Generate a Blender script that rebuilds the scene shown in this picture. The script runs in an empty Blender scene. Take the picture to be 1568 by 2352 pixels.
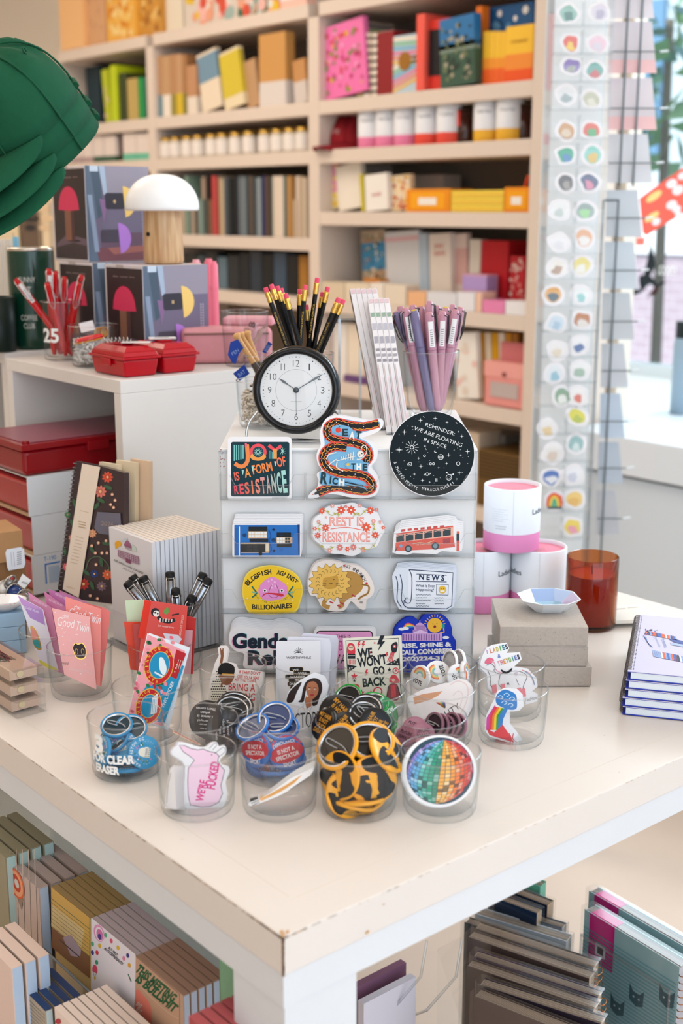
import bpy,bmesh,math,random
from mathutils import Vector,Matrix
random.seed(7)
PI=math.pi
S=bpy.context.scene
C0=S.collection
# ---- camera
FPX,CX,CY=2900.0,784.0,1176.0
PITCH=math.atan(698/FPX)
AR=math.radians(50.05)
CAM=Vector((-0.594,-0.789,1.52))
FW=Vector((math.cos(AR),math.sin(AR),0))
RT=Vector((math.sin(AR),-math.cos(AR),0))
ZZ=Vector((0,0,1))
VD=FW*math.cos(PITCH)-ZZ*math.sin(PITCH)
VU=FW*math.sin(PITCH)+ZZ*math.cos(PITCH)
cam=bpy.data.cameras.new('camera')
co=bpy.data.objects.new('camera',cam)
C0.objects.link(co)
co.matrix_world=Matrix((RT,VU,-VD)).transposed().to_4x4()
co.location=CAM
cam.sensor_fit='HORIZONTAL'
cam.sensor_width=24.0
cam.lens=FPX*24.0/1568.0
cam.clip_start=0.05
cam.dof.use_dof=True
cam.dof.focus_distance=1.62
cam.dof.aperture_fstop=4.2
S.camera=co
# ---- world, light, exposure
w=bpy.data.worlds.new('daylight');S.world=w;w.use_nodes=True
bgn=w.node_tree.nodes['Background']
bgn.inputs[0].default_value=(0.76,0.875,1.0,1)
bgn.inputs[1].default_value=1.2
def area(name,loc,tgt,sx,sy,power,col):
 l=bpy.data.lights.new(name,'AREA');l.shape='RECTANGLE'
 l.size=sx;l.size_y=sy;l.energy=power;l.color=col
 o=bpy.data.objects.new(name,l);C0.objects.link(o)
 o.location=loc
 o.rotation_euler=(Vector(tgt)-Vector(loc)).to_track_quat('-Z','Y').to_euler()
 return o
# shop ceiling lamps (warm), an added far-wall fill and the shop-front daylight to the right
area('ceiling_lamp_back',(0.6,3.0,3.05),(0.6,3.0,0),1.6,1.6,38,(1.0,0.87,0.74))
area('ceiling_lamp_front',(-0.3,0.4,3.05),(-0.2,0.6,0),1.6,1.6,12,(1.0,0.90,0.82))
area('far_wall_fill',(-0.6,5.4,3.05),(-0.6,5.4,0),1.6,1.2,40,(1.0,0.88,0.75))  # added fill lamp, brightens the far wall
area('shop_window_daylight',(3.38,0.4,2.68),(0.6,0.6,0.9),5.0,.7,85,(0.86,0.94,1.0))
area('ceiling_lamp_left',(-1.6,2.2,3.0),(0.6,1.6,1.0),1.0,1.0,7,(1.0,0.82,0.64))
area('shop_front_daylight',(-0.9,-3.1,2.0),(0.5,0.6,1.0),3.2,2.2,37,(0.80,0.90,1.0))
sl=bpy.data.lights.new('sun','SUN');sl.energy=5;sl.angle=.02;sl.color=(1,.97,.92)
so=bpy.data.objects.new('sun',sl);C0.objects.link(so);so.rotation_euler=Vector((1,.0,-.9)).to_track_quat('-Z','Y').to_euler()
S.view_settings.view_transform='Standard'
S.view_settings.look='None'
S.view_settings.gamma=1.0
S.view_settings.exposure=0.1
S.view_settings.use_curve_mapping=False
S.cycles.transparent_max_bounces=56
S.cycles.max_bounces=6
S.cycles.use_adaptive_sampling=True
S.cycles.adaptive_threshold=.04
S.cycles.glossy_bounces=3
S.cycles.diffuse_bounces=3
S.cycles.caustics_reflective=False
S.cycles.caustics_refractive=False
S.cycles.use_denoising=True
S.cycles.sample_clamp_indirect=6
# ---- where a picture point lies on a real plane
def ray(px,py):
 return VD+RT*((px-CX)/FPX)-VU*((py-CY)/FPX)
def az(px,py,z):
 r=ray(px,py);return CAM+r*((z-CAM.z)/r.z)
def ax(px,py,x):
 r=ray(px,py);return CAM+r*((x-CAM.x)/r.x)
def ay(px,py,y):
 r=ray(px,py);return CAM+r*((y-CAM.y)/r.y)
def af(px,py,d):
 r=ray(px,py);return CAM+r*(d/r.dot(FW))
def fr(lat,fwd,z):
 p=CAM+RT*lat+FW*fwd;p.z=z;return p
RZ=math.atan2(RT.y,RT.x)
class Plane:
 """a real flat plane: origin, unit U (right), V (up), N (out)"""
 def __init__(s,O,yaw=0,lean=0,roll=0,U=None,V=None):
  s.O=Vector(O)
  if U is None:
   q=Matrix.Rotation(math.radians(yaw),3,'Z')
   U=q@RT;N=q@-FW;V=ZZ.copy()
   q=Matrix.Rotation(math.radians(-lean),3,U)
   V=q@V;N=q@N
   q=Matrix.Rotation(math.radians(-roll),3,N)
   U=q@U;V=q@V
  s.U=Vector(U).normalized();s.V=Vector(V).normalized();s.N=s.U.cross(s.V).normalized()
  s.M=Matrix((s.U,s.V,s.N)).transposed().to_4x4();s.M.translation=s.O
 def uv(s,px,py):
  r=ray(px,py);t=(s.O-CAM).dot(s.N)/r.dot(s.N)
  q=CAM+r*t-s.O
  return(q.dot(s.U),q.dot(s.V))
# ---- materials (all procedural)
MATS={}
def lin(h):
 h=h.lstrip('#')
 o=[]
 for i in(0,2,4):
  c=int(h[i:i+2],16)/255
  o.append(c/12.92 if c<=.04045 else((c+.055)/1.055)**2.4)
 return(*o,1)
def M(col,rough=.55,metal=0,coat=0,noise=0,scale=30,bump=0,spec=.28,trans=0):
 k=(col,rough,metal,coat,noise,scale,bump,spec)
 if k in MATS:return MATS[k]
 m=bpy.data.materials.new('paint_'+col.strip('#'));m.use_nodes=True
 nt=m.node_tree;b=nt.nodes['Principled BSDF']
 c=lin(col)
 b.inputs['Base Color'].default_value=c
 b.inputs['Roughness'].default_value=rough
 b.inputs['Metallic'].default_value=metal
 b.inputs['Coat Weight'].default_value=coat
 b.inputs['Coat Roughness'].default_value=.05
 b.inputs['Specular IOR Level'].default_value=spec
 if noise or bump:
  tc=nt.nodes.new('ShaderNodeTexCoord');n=nt.nodes.new('ShaderNodeTexNoise')
  n.inputs['Scale'].default_value=scale;n.inputs['Detail'].default_value=6
  nt.links.new(tc.outputs['Object'],n.inputs['Vector'])
  if noise:
   mx=nt.nodes.new('ShaderNodeMix');mx.data_type='RGBA'
   mx.inputs[6].default_value=tuple(max(0,v*(1-noise))for v in c[:3])+(1,)
   mx.inputs[7].default_value=tuple(min(1,v*(1+noise))for v in c[:3])+(1,)
   nt.links.new(n.outputs['Fac'],mx.inputs[0])
   nt.links.new(mx.outputs[2],b.inputs['Base Color'])
  if bump:
   bp=nt.nodes.new('ShaderNodeBump');bp.inputs['Strength'].default_value=bump
   bp.inputs['Distance'].default_value=.002
   nt.links.new(n.outputs['Fac'],bp.inputs['Height']);nt.links.new(bp.outputs[0],b.inputs['Normal'])
 MATS[k]=m;return m
def clear(name='clear_glass',face='#ffffff',edge='#b9cccf',amt=1.0,refl=1.0,rough=0.0,graz=1.0):
 """thin clear glass or acrylic: see-through, with real Fresnel reflection and a tinted grazing edge"""
 k=(name,face,edge,amt,refl,rough)
 if k in MATS:return MATS[k]
 m=bpy.data.materials.new(name);m.use_nodes=True
 nt=m.node_tree;nt.nodes.clear();N=nt.nodes.new;L=nt.links.new
 out=N('ShaderNodeOutputMaterial');geo=N('ShaderNodeNewGeometry')
 dot=N('ShaderNodeVectorMath');dot.operation='DOT_PRODUCT'
 L(geo.outputs['Normal'],dot.inputs[0]);L(geo.outputs['Incoming'],dot.inputs[1])
 ab=N('ShaderNodeMath');ab.operation='ABSOLUTE';L(dot.outputs['Value'],ab.inputs[0])
 inv=N('ShaderNodeMath');inv.operation='SUBTRACT';inv.inputs[0].default_value=1;L(ab.outputs[0],inv.inputs[1])
 pw=N('ShaderNodeMath');pw.operation='POWER';L(inv.outputs[0],pw.inputs[0]);pw.inputs[1].default_value=5
 fr_=N('ShaderNodeMath');fr_.operation='MULTIPLY_ADD';L(pw.outputs[0],fr_.inputs[0])
 fr_.inputs[1].default_value=.9*refl*graz;fr_.inputs[2].default_value=.04*refl
 pe=N('ShaderNodeMath');pe.operation='POWER';L(inv.outputs[0],pe.inputs[0]);pe.inputs[1].default_value=4.0
 pm=N('ShaderNodeMath');pm.operation='MULTIPLY';L(pe.outputs[0],pm.inputs[0]);pm.inputs[1].default_value=amt;pm.use_clamp=True
 mx=N('ShaderNodeMix');mx.data_type='RGBA';L(pm.outputs[0],mx.inputs[0])
 mx.inputs[6].default_value=lin(face);mx.inputs[7].default_value=lin(edge)
 tr=N('ShaderNodeBsdfTransparent');L(mx.outputs[2],tr.inputs[0])
 gl=N('ShaderNodeBsdfGlossy');gl.inputs['Roughness'].default_value=rough
 ms=N('ShaderNodeMixShader');L(fr_.outputs[0],ms.inputs[0]);L(tr.outputs[0],ms.inputs[1]);L(gl.outputs[0],ms.inputs[2])
 L(ms.outputs[0],out.inputs[0])
 MATS[k]=m;return m
GLASS=clear('clear_glass','#ffffff','#d3dde0',.8,.8,0,.3)
GRIM=clear('clear_glass_thick','#ffffff','#b4c4c8',.8,1.1,0,.4)
ACR=clear('clear_acrylic','#fefefe','#dfe6ea',.5,.6)
ACRE=clear('acrylic_edge','#f3f6f8','#c9d3d9',.6,3.0,.12)
FILM=clear('clear_film','#fefefe','#dcdfe2',.4,1.4,.08)
# ---- mesh builder
class MB:
 def __init__(s):s.v=[];s.f=[];s.m=[];s.sm=[];s.mats=[]
 def mi(s,mat):
  if isinstance(mat,str):mat=M(mat)
  if mat not in s.mats:s.mats.append(mat)
  return s.mats.index(mat)
 def add(s,vs,fs,mat,smooth=False,T=None):
  k=len(s.v);i=s.mi(mat)
  s.v+=[tuple(T@Vector(p))if T else tuple(p)for p in vs]
  for f in fs:s.f.append([k+j for j in f]);s.m.append(i);s.sm.append(smooth)
  return s
 def box(s,lo,hi,mat,T=None):
  x0,y0,z0=lo;x1,y1,z1=hi
  vs=[(x0,y0,z0),(x1,y0,z0),(x1,y1,z0),(x0,y1,z0),(x0,y0,z1),(x1,y0,z1),(x1,y1,z1),(x0,y1,z1)]
  return s.add(vs,[(0,3,2,1),(4,5,6,7),(0,1,5,4),(1,2,6,5),(2,3,7,6),(3,0,4,7)],mat,False,T)
 def lathe(s,prof,mat,n=48,T=None,smooth=True,sy=1.0):
  vs=[];fs=[];idx=[]
  for r,z in prof:
   if r<1e-7:idx.append([len(vs)]);vs.append((0,0,z))
   else:
    idx.append(list(range(len(vs),len(vs)+n)))
    vs+=[(r*math.cos(2*PI*i/n),sy*r*math.sin(2*PI*i/n),z)for i in range(n)]
  for a,b in zip(idx,idx[1:]):
   for i in range(n):
    j=(i+1)%n
    if len(a)==1 and len(b)==1:continue
    if len(a)==1:fs.append((a[0],b[j],b[i]))
    elif len(b)==1:fs.append((a[i],a[j],b[0]))
    else:fs.append((a[i],a[j],b[j],b[i]))
  return s.add(vs,fs,mat,smooth,T)
 def cyl(s,p0,p1,r0,mat,r1=None,n=12,caps=True,smooth=True):
  p0=Vector(p0);p1=Vector(p1);r1=r0 if r1 is None else r1
  d=p1-p0;q=d.to_track_quat('Z','Y').to_matrix().to_4x4();q.translation=p0;L=d.length
  vs=[(r*math.cos(2*PI*i/n),r*math.sin(2*PI*i/n),z)for r,z in((r0,0),(r1,L))for i in range(n)]
  s.add(vs,[(i,(i+1)%n,n+(i+1)%n,n+i)for i in range(n)],mat,smooth,q)
  if caps:s.add(vs,[list(range(n))[::-1],list(range(n,2*n))],mat,False,q)
  return s
 def tube(s,pts,r,mat,n=8,closed=False,T=None):
  pts=[Vector(p)for p in pts];vs=[];fs=[];N=len(pts);up=None
  for i,p in enumerate(pts):
   a=pts[(i-1)%N]if(closed or i)else p;b=pts[(i+1)%N]if(closed or i<N-1)else p
   t=(b-a).normalized()
   if up is None:up=t.orthogonal().normalized()
   up=(up-t*up.dot(t)).normalized();w_=t.cross(up)
   rr=r[i]if isinstance(r,(list,tuple))else r
   vs+=[p+(up*math.cos(2*PI*k/n)+w_*math.sin(2*PI*k/n))*rr for k in range(n)]
  for i in range(N if closed else N-1):
   a=i*n;b=((i+1)%N)*n
   for k in range(n):fs.append((a+k,a+(k+1)%n,b+(k+1)%n,b+k))
  s.add(vs,fs,mat,True,T)
  if not closed:s.add(vs,[list(range(n))[::-1],list(range((N-1)*n,N*n))],mat,False,T)
  return s
 def flat(s,pts,z,mat,T=None):
  return s.add([(x,y,z)for x,y in pts],[list(range(len(pts)))],mat,False,T)
 def prism(s,pts,z0,z1,mat,T=None,side=None):
  if sum(a[0]*b[1]-b[0]*a[1]for a,b in zip(pts,pts[1:]+pts[:1]))<0:pts=pts[::-1]
  n=len(pts);vs=[(x,y,z0)for x,y in pts]+[(x,y,z1)for x,y in pts]
  s.add(vs,[list(range(n))[::-1],list(range(n,2*n))],mat,False,T)
  return s.add(vs,[(i,(i+1)%n,n+(i+1)%n,n+i)for i in range(n)],side or mat,False,T)
 def done(s,name,parent=None,M4=None,bevel=0,seg=2):
  me=bpy.data.meshes.new(name)
  me.from_pydata(s.v,[],s.f)
  for m in s.mats:me.materials.append(m)
  me.polygons.foreach_set('material_index',s.m)
  me.polygons.foreach_set('use_smooth',s.sm)
  me.update()
  o=bpy.data.objects.new(name,me);C0.objects.link(o)
  if parent is not None:o.parent=parent
  if M4 is not None:o.matrix_local=M4
  if bevel:
   b=o.modifiers.new('soft_edges','BEVEL');b.width=bevel;b.segments=seg;b.limit_method='ANGLE'
  return o
def tag(o,label,cat,group=None,kind=None):
 o['label']=label;o['category']=cat
 if group:o['group']=group
 if kind:o['kind']=kind
 return o
def struct(o):o['kind']='structure';return o
def thing(name,label,cat,M4=None,group=None):
 o=bpy.data.objects.new(name,None);C0.objects.link(o)
 o.empty_display_size=.02
 if M4 is not None:o.matrix_world=M4 if isinstance(M4,Matrix)else Matrix.Translation(M4)
 return tag(o,label,cat,group)
def dup(o,M4=None,label=None,group=None,parent=None):
 c=o.copy();C0.objects.link(c)
 if parent is not None:c.parent=parent
 if M4 is not None:c.matrix_world=M4
 if label:c['label']=label
 if group:c['group']=group
 for ch in list(o.children):dup(ch,parent=c)
 return c
def TR(loc,rz=0,rx=0,ry=0):
 return Matrix.Translation(loc)@Matrix.Rotation(rz,4,'Z')@Matrix.Rotation(rx,4,'X')@Matrix.Rotation(ry,4,'Y')
ORD='first second third fourth fifth sixth seventh eighth ninth tenth eleventh twelfth thirteenth fourteenth fifteenth sixteenth seventeenth eighteenth nineteenth twentieth'.split()
def nth(i):
 if i<20:return ORD[i]
 t=['twenty','thirty','forty','fifty'][(i+1)//10-2];u=(i+1)%10
 return t+'-'+ORD[u-1]if u else{'twenty':'twentieth','thirty':'thirtieth','forty':'fortieth','fifty':'fiftieth'}[t]
# ---- lettering
TXT={}
def glyphs(s,bold=0.0,shear=0.0):
 k=(s,bold,shear)
 if k in TXT:return TXT[k]
 c=bpy.data.curves.new('letters','FONT');c.body=s;c.size=1;c.offset=bold;c.shear=shear
 c.resolution_u=3;c.fill_mode='FRONT'
 o=bpy.data.objects.new('letters',c);me=o.to_mesh()
 vs=[(v.co.x,v.co.y)for v in me.vertices];fs=[tuple(p.vertices)for p in me.polygons]
 o.to_mesh_clear();bpy.data.objects.remove(o);bpy.data.curves.remove(c)
 if not vs:vs=[(0,0)]
 x0=min(v[0]for v in vs);x1=max(v[0]for v in vs);y0=min(v[1]for v in vs);y1=max(v[1]for v in vs)
 TXT[k]=(vs,fs,x0,x1,y0,y1);return TXT[k]
def smooth(pts,k=4,closed=True):
 """Catmull-Rom"""
 n=len(pts);out=[]
 for i in range(n if closed else n-1):
  p0,p1,p2,p3=(pts[(i+d)%n]if closed else pts[min(max(i+d,0),n-1)]for d in(-1,0,1,2))
  for j in range(k):
   t=j/k;t2=t*t;t3=t2*t
   out.append(tuple(.5*(2*p1[a]+(p2[a]-p0[a])*t+(2*p0[a]-5*p1[a]+4*p2[a]-p3[a])*t2+(3*p1[a]-p0[a]-3*p2[a]+p3[a])*t3)for a in range(len(p1))))
 if not closed:out.append(tuple(pts[-1]))
 return out
def rrect(x0,y0,x1,y1,r,k=4):
 out=[]
 for cx,cy,a in((x1-r,y1-r,0),(x0+r,y1-r,90),(x0+r,y0+r,180),(x1-r,y0+r,270)):
  out+=[(cx+r*math.cos(math.radians(a+90*i/k)),cy+r*math.sin(math.radians(a+90*i/k)))for i in range(k+1)]
 return out
class Art:
 """printed artwork: every shape is laid on the sheet in the sheet's own plane.
    f maps authoring coordinates (y down) to sheet coordinates."""
 def __init__(s,f,z0=0.0003,dz=0.00003,mb=None,warp=None):
  s.f=f;s.z=z0;s.dz=dz;s.mb=mb or MB();s.warp=warp
 def put(s,vs,fs,col):
  s.z+=s.dz
  P=[s.f(x,y)for x,y in vs]
  V3=[s.warp(x,y,s.z)for x,y in P]if s.warp else[(x,y,s.z)for x,y in P]
  F=[]
  for f in fs:
   a=sum(P[f[i]][0]*P[f[(i+1)%len(f)]][1]-P[f[(i+1)%len(f)]][0]*P[f[i]][1]for i in range(len(f)))
   F.append(f if a>0 else tuple(f)[::-1])
  s.mb.add(V3,F,col);return s
 def poly(s,pts,col):return s.put(pts,[tuple(range(len(pts)))],col)
 def blob(s,pts,col,k=4):return s.poly(smooth(pts,k),col)
 def ell(s,x,y,rx,ry,col,ang=0,n=20):
  c,d=math.cos(math.radians(ang)),math.sin(math.radians(ang))
  return s.poly([(x+rx*math.cos(2*PI*i/n)*c-ry*math.sin(2*PI*i/n)*d,y+rx*math.cos(2*PI*i/n)*d+ry*math.sin(2*PI*i/n)*c)for i in range(n)],col)
 def circ(s,x,y,r,col,n=20):return s.ell(x,y,r,r,col,0,n)
 def rect(s,x0,y0,x1,y1,col):return s.poly([(x0,y0),(x1,y0),(x1,y1),(x0,y1)],col)
 def line(s,pts,w,col,k=0,closed=False,taper=False):
  if k:pts=smooth(pts,k,closed)
  n=len(pts);vs=[]
  for i,p in enumerate(pts):
   a=pts[(i-1)%n]if(i or closed)else p;b=pts[(i+1)%n]if(i<n-1 or closed)else p
   dx,dy=b[0]-a[0],b[1]-a[1];L=math.hypot(dx,dy)or 1
   h=w/2*((1-.9*i/(n-1))if taper else 1)
   vs+=[(p[0]-dy/L*h,p[1]+dx/L*h),(p[0]+dy/L*h,p[1]-dx/L*h)]
  m=n if closed else n-1
  return s.put(vs,[(2*i,2*i+1,2*((i+1)%n)+1,2*((i+1)%n))for i in range(m)],col)
 def star(s,x,y,r,col,n=5,q=.4,a0=-90):
  return s.poly([(x+(r if i%2==0 else r*q)*math.cos(math.radians(a0+180*i/n)),y+(r if i%2==0 else r*q)*math.sin(math.radians(a0+180*i/n)))for i in range(2*n)],col)
 def flower(s,x,y,r,col,n=6,cc=None):
  for i in range(n):
   a=2*PI*i/n
   s.ell(x+.55*r*math.cos(a),y+.55*r*math.sin(a),r*.5,r*.24,col,math.degrees(a),8);s.z-=s.dz
  s.z+=s.dz
  if cc:s.circ(x,y,r*.25,cc,8)
  return s
 def text(s,t,x,y,w,h,col,ang=0,bold=.0,shear=0,bend=0):
  """t fitted in a w by h box centred on x, y; ang clockwise degrees; bend lifts the middle"""
  vs,fs,x0,x1,y0,y1=glyphs(t,bold,shear)
  c,d=math.cos(math.radians(ang)),math.sin(math.radians(ang));out=[]
  for a,b in vs:
   u=((a-x0)/(x1-x0 or 1)-.5)*w;v=-((b-y0)/(y1-y0 or 1)-.5)*h
   v-=bend*(1-(2*u/w)**2)
   out.append((x+u*c-v*d,y+u*d+v*c))
  return s.put(out,fs,col)
 def arc(s,t,x,y,R,a0,a1,h,col,bold=.0,inside=False):
  """letters on a circle from angle a0 to a1 (degrees, clockwise from right)"""
  n=len(t)
  for i,ch in enumerate(t):
   if ch==' ':continue
   a=a0+(a1-a0)*(i+.5)/n
   s.text(ch,x+R*math.cos(math.radians(a)),y+R*math.sin(math.radians(a)),h*(.25 if ch in "I.'!1" else .72),h,col,a+(90 if not inside else-90),bold);s.z-=s.dz
  s.z+=s.dz
  return s
# ================================================================ the room
def boxo(name,lo,hi,mat,parent=None,bevel=0):return MB().box(lo,hi,mat).done(name,parent,None,bevel)
WHITE=M('#e9e7e4',.45,noise=.03,scale=6)
WALL=M('#e6dccd',.8,noise=.03,scale=3)
struct(boxo('floor',(-4,-6,-.1),(3.45,7.2,0),M('#dccabb',.5,noise=.13,scale=2.2,bump=.2)))
struct(boxo('ceiling',(-4,-2.2,3.2),(3.6,7.2,3.3),M('#efe6da',.9)))
struct(boxo('wall_back',(2.52,1.62,0),(2.58,7.2,3.2),WALL))
struct(boxo('trim_4',(2.6,1.62,0),(3.45,5,.885),M('#f1f2f2',.4)))
struct(boxo('wall_left',(-4,7.0,0),(2.52,7.2,3.2),WALL))
struct(boxo('wall_front',(-4.2,-2.2,0),(-4,7.2,3.2),WALL))
# shop window with its deep white seat
struct(boxo('trim_1',(2.30,-4.5,.775),(3.45,1.62,.885),M('#e3ecf4',.4),bevel=.004))
struct(boxo('trim_2',(2.33,-4.5,0),(3.45,1.62,.762),M('#d8e3ec',.5,noise=.03,scale=2)))
struct(boxo('seat_gap_shade',(2.345,-4.5,.762),(3.45,1.62,.775),M('#39424a',.6)))  # dark strip painted in for the shade of the gap under the slab
wf=MB()
for y0,y1 in((4.94,5.0),(-1.1,-1.0),(-4.5,-4.4)):wf.box((3.45,y0,.885),(3.52,y1,3.2),'#dfe3e6')
for z0,z1 in((.885,.93),(3.1,3.2)):wf.box((3.45,-4.5,z0),(3.52,5,z1),'#dfe3e6')
win=struct(wf.done('window_1'))
boxo('pane',(3.48,-4.4,.93),(3.486,4.94,3.1),clear('window_glass','#f5fafb','#c8d8dc',.5,.6),win)
# street outside
struct(boxo('pavement',(3.6,-14,-.3),(16,16,-.15),M('#d9dcdf',.8,noise=.1,scale=2)))
def brick_mat():
 m=bpy.data.materials.new('mauve_brick');m.use_nodes=True;nt=m.node_tree;b=nt.nodes['Principled BSDF']
 tc=nt.nodes.new('ShaderNodeTexCoord');mp=nt.nodes.new('ShaderNodeMapping');bt=nt.nodes.new('ShaderNodeTexBrick')
 mp.inputs['Rotation'].default_value=(0,PI/2,PI/2)
 bt.inputs['Color1'].default_value=lin('#b3a0aa');bt.inputs['Color2'].default_value=lin('#a996a1');bt.inputs['Mortar'].default_value=lin('#beb0b9')
 bt.inputs['Scale'].default_value=3.0
 nt.links.new(tc.outputs['Object'],mp.inputs[0]);nt.links.new(mp.outputs[0],bt.inputs[0]);nt.links.new(bt.outputs[0],b.inputs['Base Color'])
 b.inputs['Roughness'].default_value=.9;return m
bl=thing('building','mauve brick building across the street with a white band','building',(9,5,0))
BM_=Matrix.Identity(4)
MB().box((.05,-14,-.2),(1,8,1.12),brick_mat()).done('brick_wall',bl)
MB().box((0,-14,1.12),(1,8,1.62),'#f4f4f6').done('band',bl)
g=MB()
for i in range(9):g.box((.1,-13+i*2.4,1.9),(.3,-11.4+i*2.4,3.3),'#6c93b4')
g.done('shop_glass',bl)
MB().box((.15,-14,1.62),(1,8,3.6),'#c9d3da').done('upper_wall',bl)
tr=thing('street_tree','leafy green street tree seen through the top of the shop window','tree',tuple(af(1552,150,6.4).to_2d())+(-.2,))
MB().cyl((0,0,0),(0,.05,2.6),.035,'#7d7368',r1=.02).done('trunk',tr)
lf=MB();rr=random.Random(4)
for i in range(420):
 a=rr.uniform(0,2*PI);q=rr.random()**.5*.62;z=2.75+rr.uniform(-.85,.9)
 c=Vector((q*math.cos(a)*1.2,q*math.sin(a)*1.2,z));u=Vector((rr.uniform(-1,1),rr.uniform(-1,1),rr.uniform(-1,1))).normalized()*.09;v=u.orthogonal().normalized()*.05
 lf.add([c-u,c+v,c+u,c-v],[(0,1,2,3)],rr.choice(['#6f9a6a','#8fb08a','#4f7a6a','#7aa0a8']))
lf.done('crown',tr)
bw=thing('bird_decal','dark flying hummingbird decal stuck on the shop window','decal',Plane(ax(1485,640,3.44),U=(0,-1,0),V=(0,0,1)).M)
pl=Plane(ax(1485,640,3.44),U=(0,-1,0),V=(0,0,1))
def crop(x0,y0,s,p=None):
 p=p or pl
 return lambda x,y:p.uv(x0+x/s,y0+y/s)
A=Art(crop(1380,380,6.19))
DB='#20272c'
A.poly([(708,1080),(742,1240),(778,1420),(742,1480),(700,1570),(600,1600),(612,1540),(640,1420),(672,1270)],DB)
A.blob([(545,1570),(620,1560),(700,1570),(770,1650),(810,1700),(780,1740),(700,1690),(620,1740),(580,1770),(545,1700)],DB)
A.poly([(365,1768),(560,1760),(640,1700),(620,1760),(560,1815),(445,1850),(430,1800)],DB)
A.poly([(790,1690),(890,1640),(920,1665),(830,1730)],DB);A.blob([(800,1710),(815,1760),(770,1840),(700,1850),(650,1890),(690,1820),(760,1740)],'#43191d')
A.mb.done('bird_shape',bw)
A=Art(crop(1380,380,6.19));A.text('.com',930,1490,260,130,'#fbf7f5');A.mb.done('web_lettering',bw)
pp=Plane(af(1500,500,3.9),yaw=0)
po=thing('poster','red poster with pale yellow and white blots hanging slanted in the window','poster',pp.M)
A=Art(crop(1380,380,6.19,pp),z0=.002)
q=[(540,470),(900,210),(1400,-120),(1400,560),(1000,780),(640,1000),(590,960)]
A.poly(q,'#f26a58');A.mb.prism([A.f(*p)for p in q],0,.002,'#e8604e')
A.ell(750,440,130,50,'#f3d98a',-35);A.ell(720,730,120,45,'#f3d98a',-35)
for x,y,r in((1000,260,75),(1090,350,80),(1150,150,60),(1000,560,75),(1070,620,60),(780,800,60),(1100,700,50)):A.ell(x,y,r*1.1,r*.8,'#f6f1f2',-30)
A.mb.done('sheet',po)
A=MB();a_=pp.uv(1385,548);b_=pp.uv(1480,552);A.box((a_[0],a_[1]-.02,.0),(b_[0],a_[1]+.004,.002),'#f08070');A.done('lower_strip',po)
bo=thing('bottle','grey bottle with black cap on the white window seat','bottle',Matrix.Translation(az(1566,950,.885)))
MB().lathe([(0,0),(.04,0),(.04,.22),(.035,.24)],M('#9fb4c4',.3),24).done('body',bo)
MB().lathe([(.036,.24),(.036,.29),(0,.29)],M('#1b2327',.4),24).done('cap',bo)
# ================================================================ the display table
TOPW=M('#e0d6cd',.38,noise=.035,scale=5,bump=.05)
tb=thing('display_table','large white painted display table with chipped tan edges, everything stands on it','table',(0,0,0))
X1,Y1=1.05,1.95
MB().box((0,0,.861),(X1,Y1,.9),TOPW).done('table_top',tb,bevel=.0015)
PAINT=M('#dbdcde',.45,noise=.03,scale=8)
ap=MB();ap.box((.002,.0025,.827),(X1-.002,.03,.8605),PAINT);ap.box((.002,.03,.827),(.03,Y1-.002,.8605),PAINT)
ap.done('apron',tb)
for x,y in((.004,.004),(X1-.09,.004),(.004,Y1-.09),(X1-.09,Y1-.09)):
 MB().box((x,y,0),(x+.085,y+.08,.8265),PAINT).done('leg',tb,bevel=.001)
# worn wood showing along the edges and chips: marks of the table itself
wear=MB();rr=random.Random(3);wm=M('#a8794e',.7);wm2=M('#c99e73',.7)
def chip(p,d,n_,L,H,mat):
 d=Vector(d);n_=Vector(n_);k=7;s_=Vector(n_).cross(d)
 pts=[Vector(p)+d*(L*math.cos(2*PI*i/k)*rr.uniform(.6,1))+s_*(H*math.sin(2*PI*i/k)*rr.uniform(.6,1))+n_*.0003 for i in range(k)]
 wear.add(pts,[range(k)],mat)
for i in range(36):chip((rr.uniform(.0,.0006),0.0,.862+i*.00105),(0,0,1),(0,-1,0),.0018,rr.uniform(.0007,.0017),wm);chip((0,0.0004,.862+i*.00105),(0,0,1),(-1,0,0),.0018,rr.uniform(.0006,.0015),wm)
for i in range(120):
 y=rr.random()**2*.7;chip((0,y,.8985),(0,1,0),(-1,0,0),rr.uniform(.002,.006),.0006 if y>.05 else .0012,wm)
 if i<60:x=rr.random()**2*.6;chip((x,0,.8987),(1,0,0),(0,-1,0),rr.uniform(.001,.004),.0004 if x>.03 else .0009,wm2)
for x,y in((.0,.0),(.006,.002),(.002,.005)):chip((x+.002,y+.002,.9),(1,1,0),(0,0,1),.003,.0018,wm2)
chip((.098,0,.866),(1,0,0),(0,-1,0),.004,.0022,wm2);chip((.118,0,.887),(1,0,0),(0,-1,0),.002,.001,wm2)
for i in range(26):
 p=az(rr.uniform(60,1500),rr.uniform(1640,2000),.9)
 if p.x>.02 and p.y>.02:chip(p,Matrix.Rotation(rr.uniform(0,3),3,'Z')@Vector((1,0,0)),(0,0,1),rr.uniform(.0008,.003),.0004,M('#b7a795',.7))
wear.done('worn_edge',tb)
# plank seam lines along the front edges of the top
sm=MB();sm.box((.0,.045,.8995),(.0,.0,.9),WHITE)
sm=MB();sm.box((.05,.0448,.8999),(1.0,.0455,.90012),M('#dccfc2',.8));sm.box((.0448,.05,.8999),(.0455,1.9,.90012),M('#dccfc2',.8));sm.done('seam',tb)
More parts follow.
